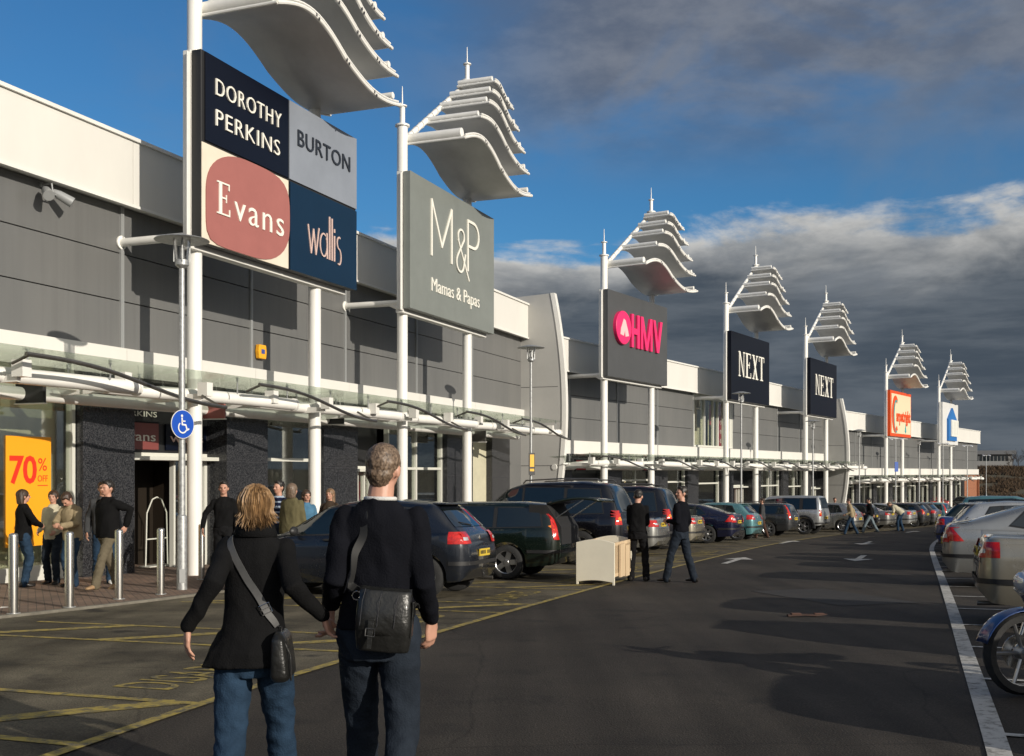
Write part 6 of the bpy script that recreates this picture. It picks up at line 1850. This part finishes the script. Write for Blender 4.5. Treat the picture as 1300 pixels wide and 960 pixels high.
def lamp(X, Y, h, label, kind='disc', sign=None, pave=True, r=.055):
    z = gz(Y) + (.035 if pave else 0)
    rt = empty('street_lamp', (X, Y, z), R(20), label, 'street lamp', 'lamp posts')
    m_ = MB(); m_.lathe([(.085, -.2), (.085, 1.15), (.078, 1.2), (r, 1.22), (r * .85, h)], 18); m_.build('post', M['galv'], rt, smooth=True)
    m_ = MB(); m_.box(-.045, .045, -.091, -.084, .12, .34); m_.build('access_door', M['frame_grey'], rt)
    if kind == 'disc':
        m_ = MB(); m_.lathe([(0, h + .50), (.12, h + .49), (.42, h + .42), (.44, h + .405), (.42, h + .40), (.0, h + .44)], 28); m_.build('lamp_shade', M['galv'], rt, smooth=True)
        m_ = MB(); m_.lathe([(.10, h + .08), (.14, h + .40)], 20); m_.build('lamp_glass', M['lampglass'], rt, smooth=True)
        m_ = MB(); m_.lathe([(r, h - .05), (.11, h), (.11, h + .08), (.04, h + .12), (.035, h + .3), (0, h + .31)], 16)
        for a in range(4): m_.box(.125 * math.cos(a * PI / 2) - .008, .125 * math.cos(a * PI / 2) + .008, .125 * math.sin(a * PI / 2) - .008, .125 * math.sin(a * PI / 2) + .008, h + .05, h + .43)
        m_.build('lamp_holder', M['galv'], rt, smooth=True)
    else:
        m_ = MB(); m_.tube([(-.45, 0, h), (.45, 0, h)], .03, 8); m_.build('cross_bar', M['galv'], rt)
        for sx in (-.45, .45):
            m_ = MB(); m_.loft([(Vector((sx, .05, h + .05)), .17, .10), (Vector((sx, -.08, h - .05)), .13, .10), (Vector((sx, -.14, h - .1)), .05, .05)], 12); m_.build('floodlight', M['lampclear'], rt, smooth=True)
    return rt
Y = 17.7
lp = lamp(-5.375, Y, 5.28, 'nearest lamp post with round shade, carrying the blue wheelchair sign')
# blue wheelchair sign facing the aisle and the camera
zc = 3.33 - (1.66 - EYE) ; zc = EYE + (600 - 539) / F * Y - lp.location.z
sg = empty('wheelchair_sign', (0, -.075, zc)); sg.parent = lp; sg.rotation_euler = (0, 0, R(40))
bpy.data.objects.remove(sg)
m_ = MB(); m_.lathe([(0, -.012), (.235, -.012), (.235, 0), (0, 0)], 36, 'Y'); d0 = m_.build('parking_sign', M['white'], lp, smooth=True)
d0.location = (0, -.10, zc); d0.rotation_euler = (0, 0, R(38)); d0.scale = (1, 1, 1)
m_ = MB(); m_.lathe([(0, -.016), (.225, -.016), (.225, -.012)], 36, 'Y'); m_.build('blue_face', mat('sign_blue', (0.008, 0.07, 0.42), .35), d0, smooth=True)
m_ = MB(); sc = .34
m_.lathe([(0, -.019), (.022, -.019), (.022, -.016)], 14, 'Y', o=(-.02, 0, .135))
def sl2(pts, w): stroke_line(m_, pts, w, 0, 0, 1, -.016, .003)
sl2([(-.02, .10), (-.015, -.005), (.055, -.01), (.085, -.09), (.12, -.075)], .026); sl2([(-.018, .05), (.045, .05)], .02)
sl2(arc(-.01, -.055, .082, .085, 130, 330, 18), .022)
m_.build('wheelchair_symbol', M['white'], d0)
# clips
m_ = MB(); m_.box(-.06, .06, -.07, .06, zc - .06, zc - .03); m_.box(-.06, .06, -.07, .06, zc + .05, zc + .08); m_.build('sign_clip', M['galv'], lp)
def pxlamp(px, Y, ytop, label, kind='disc', pave=True):
    top = EYE + (600 - ytop) / F * Y; z = gz(Y) + (.035 if pave else 0)
    return lamp((px - 650) / F * Y, Y, top - z - (.5 if kind == 'disc' else 0), label, kind, pave=pave, r=.045)
l2 = pxlamp(674, 34.5, 438, 'second lamp post with a small yellow and black notice, before the pale blade wall')
m_ = MB(); zz = EYE + (600 - 588) / F * 34.5 - l2.location.z; m_.box(-.10, .10, -.10, -.07, zz - .38, zz + .32); nb_ = m_.build('notice', M['black'], l2); nb_.rotation_euler = (0, 0, 0)
m_ = MB(); m_.box(-.07, .07, -.105, -.10, zz - .12, zz + .27); m_.box(-.07, .07, -.105, -.10, zz - .26, zz - .18); m_.build('yellow_panel', mat('notice_yellow', (.75, .42, .02), .5), nb_)
pxlamp(941, 50.0, 497, 'lamp post in front of the nearer black NEXT board')
pxlamp(1032, 62, 533, 'lamp post in front of the further black NEXT board')
pxlamp(1091, 74, 545, 'lamp post left of the orange framed sign tower')
l5 = pxlamp(1137, 78, 557, 'thin lamp post with twin floodlights and a small blue notice, under the orange framed sign', 'twin')
m_ = MB(); m_.box(-.15, .15, -.1, -.07, 3.6, 4.3); m_.build('blue_notice', mat('notice_blue', (.02, .08, .35), .5), l5)
pxlamp(1167, 86, 557, 'lamp post right of the orange framed sign tower')
pxlamp(1197, 94, 563, 'twin floodlight post just right of the blue house sign', 'twin')
pxlamp(1228, 100, 566, 'twin floodlight post by the end of the furthest range', 'twin')
pxlamp(1252, 125, 578, 'lone distant lamp post against the scrub bank', 'twin', False)

# wall floodlights, alarm box, hanging shop signs
fr = FR[0]
def wl(root, fr, x, y, name, label, cat):
    pass
def onwall(x, z, name, label, cat, fr=FR[0], y=WALLY, dz=0):
    p = fr.w(x, y); return empty(name, (p.x, p.y, z + dz), fr.rz, label, cat)
def wallt(px, fr=FR[0], y=WALLY):
    # facade coordinate seen at a pixel column
    k = (px - 650) / F; P = fr.w(0, y)
    return (k * P.y - P.x) / (fr.d.x - k * fr.d.y)
t = wallt(52); zz = EYE + (600 - 238) / F * fr.w(t, WALLY).y
r_ = onwall(t, zz + .05, 'wall_floodlight', 'pair of small grey floodlights high on the nearest wall at the left', 'floodlight')
m_ = MB(); m_.tube([(0, -.02, .0), (0, -.25, 0), (0, -.28, -.18)], .018, 8); m_.lathe([(0, -.03), (.05, -.03), (.05, 0), (0, 0)], 12, 'Y'); m_.tube([(-.12, -.28, -.2), (.12, -.28, -.2)], .015, 8); m_.build('bracket', M['galv'], r_, smooth=True)
for sx, dx in ((-.16, -.10), (.16, .16)):
    m_ = MB(); a = Vector((sx - dx * .5, -.20, -.12)); b_ = Vector((sx + dx, -.44, -.30)); m_.tube([a, a.lerp(b_, .3), b_], [.05, .085, .10], 14); m_.build('lamp_head', M['frame_grey'], r_, smooth=True)
t = wallt(328); zz = EYE + (600 - 447) / F * fr.w(t, WALLY).y
r_ = onwall(t, zz, 'alarm_box', 'small orange yellow alarm box on the nearest grey wall', 'alarm box')
m_ = MB(); m_.prism([(-.14, -.015, -.17), (.14, -.015, -.17), (.17, -.015, 0), (.14, -.015, .17), (-.14, -.015, .17), (-.17, -.015, 0)], (0, -.12, 0)); m_.build('box', mat('alarm_yellow', (.85, .40, .02), .4), r_, bevel=.02)
m_ = MB(); m_.box(-.07, .07, -.142, -.137, -.05, .06); m_.build('emblem', mat('alarm_emblem', (.05, .08, .3), .4), r_)
def hang(px, ypx, m, label, w=.62, h=.42, yrow=.75, text=None):
    t = wallt(px, FR[0], yrow); p = FR[0].w(t, yrow); zz = EYE + (600 - ypx) / F * p.y
    r_ = empty('hanging_sign', (p.x, p.y, zz - h / 2), FR[0].rz + PI / 2, label, 'hanging sign', 'small projecting signs under the canopy')
    m_ = MB(); m_.box(-w / 2, w / 2, -.03, .03, 0, h); b_ = m_.build('panel', m, r_, bevel=.008)
    m_ = MB(); m_.box(-w / 2 - .02, w / 2 + .02, -.036, .036, h + .002, h + .022); m_.box(-w / 2 - .02, w / 2 + .02, -.036, .036, -.022, -.002)
    for sx in (-.2, .2): m_.tube([(sx, 0, h + .02), (sx, 0, h + .14)], .008, 6)
    m_.build('hanger', M['white'], r_)
    if text: 
        m_ = MB(); add_text(m_, text, -w * .36, h * .28, h * .22, w * .72, -.031, .003); m_.build('lettering', M['white'], b_)
hang(39, 496, M['black'], 'black projecting sign under the canopy above the orange poster', text='wallis')
hang(270, 519, PINK, 'dusty pink projecting sign under the canopy right of the nearest mast')
hang(423, 528, M['black'], 'black projecting sign under the canopy left of the sage grey tower')
hang(606, 553, M['darksteel'], 'dark projecting sign near the far end of the nearest canopy')
for k, (xx, yy) in enumerate(((-.4, .9), (6.2, .9))):
    p = FR[1].w(xx, yy); r_ = empty('hanging_sign', (p.x, p.y, 2.86 - 1.15), FR[1].rz, ['small red lit sign left of the pink lettered tower, under the middle canopy', 'small red lit sign right of the pink lettered tower, under the middle canopy'][k], 'hanging sign', 'small projecting signs under the canopy')
    m_ = MB(); m_.box(-.45, .45, -.04, .04, -.0, .5); b_ = m_.build('panel', M['black'], r_, bevel=.008)
    m_ = MB(); m_.box(-.40, .40, -.05, -.042, .06, .44); m_.build('red_face', M['redcloth'], b_)

# signs above the doorway, on the nearest range
def fascia(x0_, x1_, z0_, z1_, m, txt, tm, y=WALLY + .32, name='door_sign'):
    q = MB(); q.box(x0_, x1_, y - .04 - WALLY, y - WALLY, z0_, z1_); b_ = q.build(name, m, B1)
    q = MB(); add_text(q, txt, x0_ + .12, z0_ + (z1_ - z0_) * .32, (z1_ - z0_) * .36, (x1_ - x0_) * .82, y - .045 - WALLY, .012); q.build('lettering', tm, b_)
g0 = FR[0].g(1.7, WALLY) + .07
fascia(.2, 1.55, g0 + 3.12, g0 + 3.45, M['black'], 'PERKINS', LET)
fascia(.2, 1.50, g0 + 2.53, g0 + 3.09, mat('deep_pink', (.20, .055, .05), .4), 'Evans', LET)
fascia(1.75, 3.15, g0 + 2.53, g0 + 3.09, M['navysign'] if 'navysign' in M else NAVY, 'wallis', WPK)

# orange sale poster in the display window
t0, t1 = wallt(12, FR[0], WALLY - .08), wallt(69, FR[0], WALLY - .08)
p = FR[0].w(t0, WALLY - .001); 
r_ = empty('sale_poster', (p.x, p.y, gz(p.y) + .1), FR[0].rz, 'tall orange 70% OFF sale poster on the left shop window', 'poster')
zt = EYE + (600 - 553) / F * p.y - r_.location.z; wd = t1 - t0
m_ = MB(); m_.box(0, wd, 0, .012, .55, zt); po = m_.build('sheet', mat('sale_orange', (.90, .36, .010), .5), r_)
m_ = MB(); print('poster', wd, zt); add_text(m_, '70', .07 * wd, zt - .84, .50, wd * .60, -.002, .004, .95, .02); add_text(m_, '%', wd * .70, zt - .62, .24, wd * .20, -.002, .004); add_text(m_, 'OFF', wd * .69, zt - .82, .12, wd * .23, -.002, .004); m_.box(wd * .69, wd * .92, -.006, -.002, zt - .90, zt - .885)
m_.build('lettering', mat('sale_red', (.70, .03, .01), .5), po)
# window lettering at the foot of the glass
p = FR[0].w(-3.4, WALLY - .06)
# door barrier hoop
t = wallt(199, FR[0], WALLY + .9); p = FR[0].w(t, WALLY + .9)
r_ = empty('hoop_barrier', (p.x, p.y, gz(p.y) + .035), FR[0].rz, 'thin white metal hoop frame standing inside the brown doorway', 'barrier')
m_ = MB(); H_ = 1.55
m_.tube([(-.37, 0, 0.03), (-.33, 0, H_ - .35), (-.15, 0, H_ - .05), (0, 0, H_), (.15, 0, H_ - .05), (.33, 0, H_ - .35), (.37, 0, .03)], .016, 8); m_.tube([(-.345, 0, .62), (.345, 0, .62)], .016, 8); m_.build('hoop', M['lframe'], r_, smooth=True)
m_ = MB(); m_.box(-.42, .42, -.15, .15, 0, .03); m_.build('foot', M['lframe'], r_)

# cream cot on the tarmac
Yc = 19.2; X0 = 1.13
r_ = empty('wooden_cot', (X0, Yc, gz(Yc) + .012), R(-20), 'cream painted wooden cot standing on the tarmac behind the green estate', 'cot')
CR = mat('cream_gloss', (.74, .69, .56), .4, var=.06); PINE = mat('pale_pine', (.62, .47, .30), .5, var=.25, vscale=8, stretch=(1, 1, .1))
def endpanel(y, w=.70, h=.80):
    m_ = MB(); pts = [(0, y, .0), (.04, y, 0)] + [(.04 + (w - .08) * k / 10, y, .05 + .03 * math.sin(PI * k / 10)) for k in range(11)] + [(w - .04, y, 0), (w, y, 0), (w, y, h - .06)] + [(w - w * k / 12, y, h - .06 + .06 * math.sin(PI * k / 12)) for k in range(1, 12)] + [(0, y, h - .06)]
    m_.prism(pts, (0, .035, 0)); return m_.build('end_panel', CR, r_, bevel=.006)
endpanel(0); endpanel(1.25)
for sx in (.01, .66):
    m_ = MB()
    m_.box(sx, sx + .03, .036, 1.249, .14, .20); m_.box(sx, sx + .03, .036, 1.249, .68, .74); m_.build('side_rail', PINE, r_, bevel=.004)
    m_ = MB()
    for k in range(13): m_.box(sx + .006, sx + .024, .10 + k * .09, .13 + k * .09, .201, .679)
    m_.build('side_bars', PINE, r_)
m_ = MB(); m_.box(.70, .735, .30, .62, .12, .70); m_.box(.70, .73, .70, .98, .10, .66); m_.build('loose_side', PINE, r_)
m_ = MB(); m_.box(.045, .655, .04, 1.245, .30, .33); m_.build('mattress_base', PINE, r_)

# motorcycle at the lower right corner
Ym = 8.2; Xm = 4.50
r_ = empty('motorcycle', (Xm, Ym, 0), R(98), 'blue and white motorcycle partly in view at the lower right corner', 'motorcycle')
MBL = carpaint('moto_blue', (0.012, 0.04, 0.14), .3); MWH = carpaint('moto_white', (.5, .5, .48), 0)
def mwheel(y):
    m_ = MB(); m_.lathe([(.24, -.045), (.29, -.055), (.315, 0), (.29, .055), (.24, .045)], 28, 'X'); o = m_.build('wheel', M['rubber'], r_, smooth=True); o.location = (0, y, .315)
    m_ = MB(); m_.lathe([(.235, -.035), (.25, -.04), (.25, .04), (.235, .035)], 28, 'X')
    for k in range(5):
        a = 2 * PI * k / 5; m_.tube([(0, 0, 0), (0, .24 * math.cos(a), .24 * math.sin(a))], .014, 6)
    m_.lathe([(0, -.05), (.05, -.05), (.05, .05), (0, .05)], 12, 'X'); m_.build('rim', M['rim'], o, smooth=True)
    m_ = MB(); m_.lathe([(.06, .055), (.13, .055), (.13, .06), (.06, .06)], 20, 'X'); m_.build('brake_disc', M['steel'], o, smooth=True)
mwheel(.70); mwheel(-.72)
m_ = MB()
for sx in (-.08, .08): m_.tube([(sx, .70, .315), (sx, .48, .95)], .022, 10)
m_.build('fork', M['steel'], r_, smooth=True)
m_ = MB(); m_.loft([(Vector((0, -.05, .62)), .10, .20), (Vector((0, .12, .78)), .15, .22), (Vector((0, .16, .93)), .13, .20), (Vector((0, .12, .98)), .06, .10)], 16); rbuild(m_, 'tank', MBL, r_, .015, 3)
m_ = MB(); m_.loft([(Vector((0, .52, .60)), .14, .10), (Vector((0, .58, .80)), .19, .13), (Vector((0, .50, 1.02)), .16, .10), (Vector((0, .40, 1.15)), .08, .03)], 16); rbuild(m_, 'fairing', MBL, r_, .015, 3)
m_ = MB(); m_.ellipsoid((0, .70, .84), (.10, .05, .08)); m_.build('headlight', M['lampclear'], r_, smooth=True)
m_ = MB(); m_.loft([(Vector((0, -.60, .86)), .09, .12), (Vector((0, -.45, .80)), .13, .25), (Vector((0, -.3, .74)), .10, .2)], 14); rbuild(m_, 'tail_fairing', MWH, r_, .015, 3)
m_ = MB(); m_.loft([(Vector((0, -.28, .80)), .12, .26), (Vector((0, -.28, .86)), .10, .25)], 14); m_.build('saddle', M['black'], r_, smooth=True)
m_ = MB(); m_.box(-.16, .16, -.18, .26, .26, .58); m_.tube([(.0, .1, .5), (.12, .35, .35), (.14, 0, .22), (.16, -.75, .38)], .035, 10); m_.build('engine', M['darksteel'], r_, bevel=.03)
m_ = MB(); m_.tube([(-.33, .28, 1.0), (-.15, .42, 1.02), (.15, .42, 1.02), (.33, .28, 1.0)], .014, 8); m_.build('handlebar', M['black'], r_, smooth=True)
for sx in (-.30,):
    m_ = MB(); m_.ellipsoid((sx, .45, 1.14), (.07, .025, .05)); m_.tube([(sx * .8, .40, 1.03), (sx, .45, 1.12)], .008, 6); m_.build('mirror', M['chrome'], r_, smooth=True)
m_ = MB(); m_.quadgrid([[(x_, .70 + .345 * math.cos(a), .315 + (.345 - abs(x_) * .25) * math.sin(a)) for x_ in (-.075, -.06, 0, .06, .075)] for a in [R(15 + 8 * k) for k in range(18)]])
o = m_.build('mudguard', MBL, r_, smooth=True); md = o.modifiers.new('s', 'SOLIDIFY'); md.thickness = .006
m_ = MB(); m_.box(-.10, -.07, .56, .66, .24, .40); m_.box(.07, .10, .56, .66, .24, .40); m_.build('brake_caliper', M['steel'], r_, bevel=.01)
m_ = MB(); m_.loft([(Vector((.0, .50, .66)), .13, .10), (Vector((0, .60, .78)), .16, .12), (Vector((0, .56, .92)), .13, .10)], 14, power=3); m_.build('nose_panel', MWH, r_, smooth=True)
# helmet standing on the tarmac beside it
r_ = empty('crash_helmet', (3.72, 7.55, .30), R(20)); bpy.data.objects.remove(r_)

# litter on the pavement
p = ((12 - 650) / F * 14.6, 14.6)
r_ = empty('paper_scrap', (p[0], p[1], gz(p[1]) + .038), R(10), 'white scrap of paper on the brick paving at the left', 'litter')
m_ = MB(); m_.quadgrid([[(-.11, -.05, .0), (0, -.06, .012), (.1, -.05, .002)], [(-.12, .05, .008), (0, .06, .0), (.11, .05, .012)]]); o = m_.build('paper', M['white'], r_); md = o.modifiers.new('s', 'SOLIDIFY'); md.thickness = .002

# ------------------------------------------------------------------ far background
# scrub bank
rnd = random.Random(11)
def bank_h(x, y):
    base = gz(y)
    s = max(0.0, min(1.0, (y - 150) / 70))
    s = s * s * (3 - 2 * s)
    return base + s * (4.6 + .8 * noise.noise(Vector((x * .02, y * .02, 0))))
xs = [30 + k * 6 for k in range(90)]
ysb = [148 + k * 4 for k in range(40)]
m_ = MB(); m_.quadgrid([[(x, y, bank_h(x, y) + .02) for x in xs] for y in ysb]); o = struct('grass_bank', m_, mat('rough_grass', (0.075, 0.058, 0.025), .95, var=.5, vscale=.5, col2=(0.045, 0.04, 0.02)), True)
SCR = mat('bare_scrub', (0.070, 0.043, 0.022), .95, var=.5, vscale=.8)
m_ = MB()
for k in range(26000):
    y = 152 + 95 * rnd.random() ** 1.2; x = rnd.uniform(.38, .56) * y
    if noise.noise(Vector((x * .12, y * .12, 4))) < -.12: continue
    z = bank_h(x, y); h = rnd.uniform(.35, 1.0) * (.9 if y > 205 else .8); a = rnd.uniform(0, PI); lx = rnd.uniform(-.7, .7); w_ = rnd.uniform(.05, .2)
    dx, dy = math.cos(a) * w_, math.sin(a) * w_
    m_.face([(x - dx, y - dy, z), (x + dx, y + dy, z), (x + lx + dx * .3, y + dy * .3, z + h)])
o = m_.build('scrub', SCR, fixn=False); tag(o, 'brown winter scrub covering the far bank', 'scrub', kind='stuff')

def tree(X, Y, h, seed, label, m):
    rr = random.Random(seed); zb = bank_h(X, Y)
    rt = empty('bare_tree', (X, Y, zb - .1), rr.uniform(0, 6), label, 'tree', 'bare trees on the skyline')
    mb = MB(); mb.tube([(0, 0, 0), (.05, 0, h * .3), (0, .05, h * .55)], [h * .022, h * .016, h * .010], 7); mb.build('trunk', m, rt, smooth=True)
    mb = MB()
    def br(p, d, ln, r, lev):
        e = p + d * ln; mid = p.lerp(e, .5) + Vector((rr.uniform(-1, 1), rr.uniform(-1, 1), rr.uniform(-.4, .6))) * ln * .08
        mb.tube([p, mid, e], [r, r * .8, r * .55], 4, caps=False)
        if lev == 0: return
        for _ in range(4 if lev > 1 else 5):
            dd = (d + Vector((rr.uniform(-1, 1), rr.uniform(-1, 1), rr.uniform(-.3, .8))) * .85).normalized(); br(p.lerp(e, rr.uniform(.35, 1)), dd, ln * rr.uniform(.5, .75), r * .55, lev - 1)
    for q in range(9):
        a = rr.uniform(0, 2 * PI); d = Vector((math.cos(a) * .7, math.sin(a) * .7, rr.uniform(.5, 1.3))).normalized()
        br(Vector((0, .0, h * rr.uniform(.22, .55))), d, h * rr.uniform(.18, .30), h * .006, 3)
    mb.build('crown', m, rt)
TRM = mat('bare_branches', (0.045, 0.032, 0.022), .9)
for k, (px, Y, h) in enumerate(((1286, 232, 4.2), (1293, 228, 3.8), (1303, 235, 5.0), (1281, 240, 3.2))):
    tree((px - 650) / F * Y, Y, h, k + 3, ['taller bare tree left of the skyline group at the far right', 'small bare tree on the skyline in the middle of the group at the far right', 'tallest bare tree on the skyline at the right edge', 'low bare tree nearest the distant flat building'][k], TRM)
# low distant building
Yb = 250; X0, X1 = (1236 - 650) / F * Yb, (1284 - 650) / F * Yb; zb = bank_h(X0, Yb)
r_ = empty('distant_building', ((X0 + X1) / 2, Yb, zb), R(-8), 'long low flat roofed grey building on the skyline at the right', 'building')
hw = (X1 - X0) / 2
top = EYE + (600 - 572) / F * Yb - zb
m_ = MB(); m_.box(-hw, hw, 0, 14, -1, top - .9); m_.build('wall', mat('far_wall', (.20, .20, .20), .8), r_)
m_ = MB(); m_.box(-hw - .6, hw + .6, -.8, 15, top - .9, top); m_.build('roof', mat('far_roof', (.10, .105, .115), .7), r_)
for k in range(9):
    x = -hw + .7 + k * (2 * hw - 1.4) / 9; m_ = MB(); m_.box(x, x + (2 * hw - 1.4) / 9 * .72, -.06, -.005, top - 2.4, top - 1.2); m_.build('window', M['carglass'], r_)
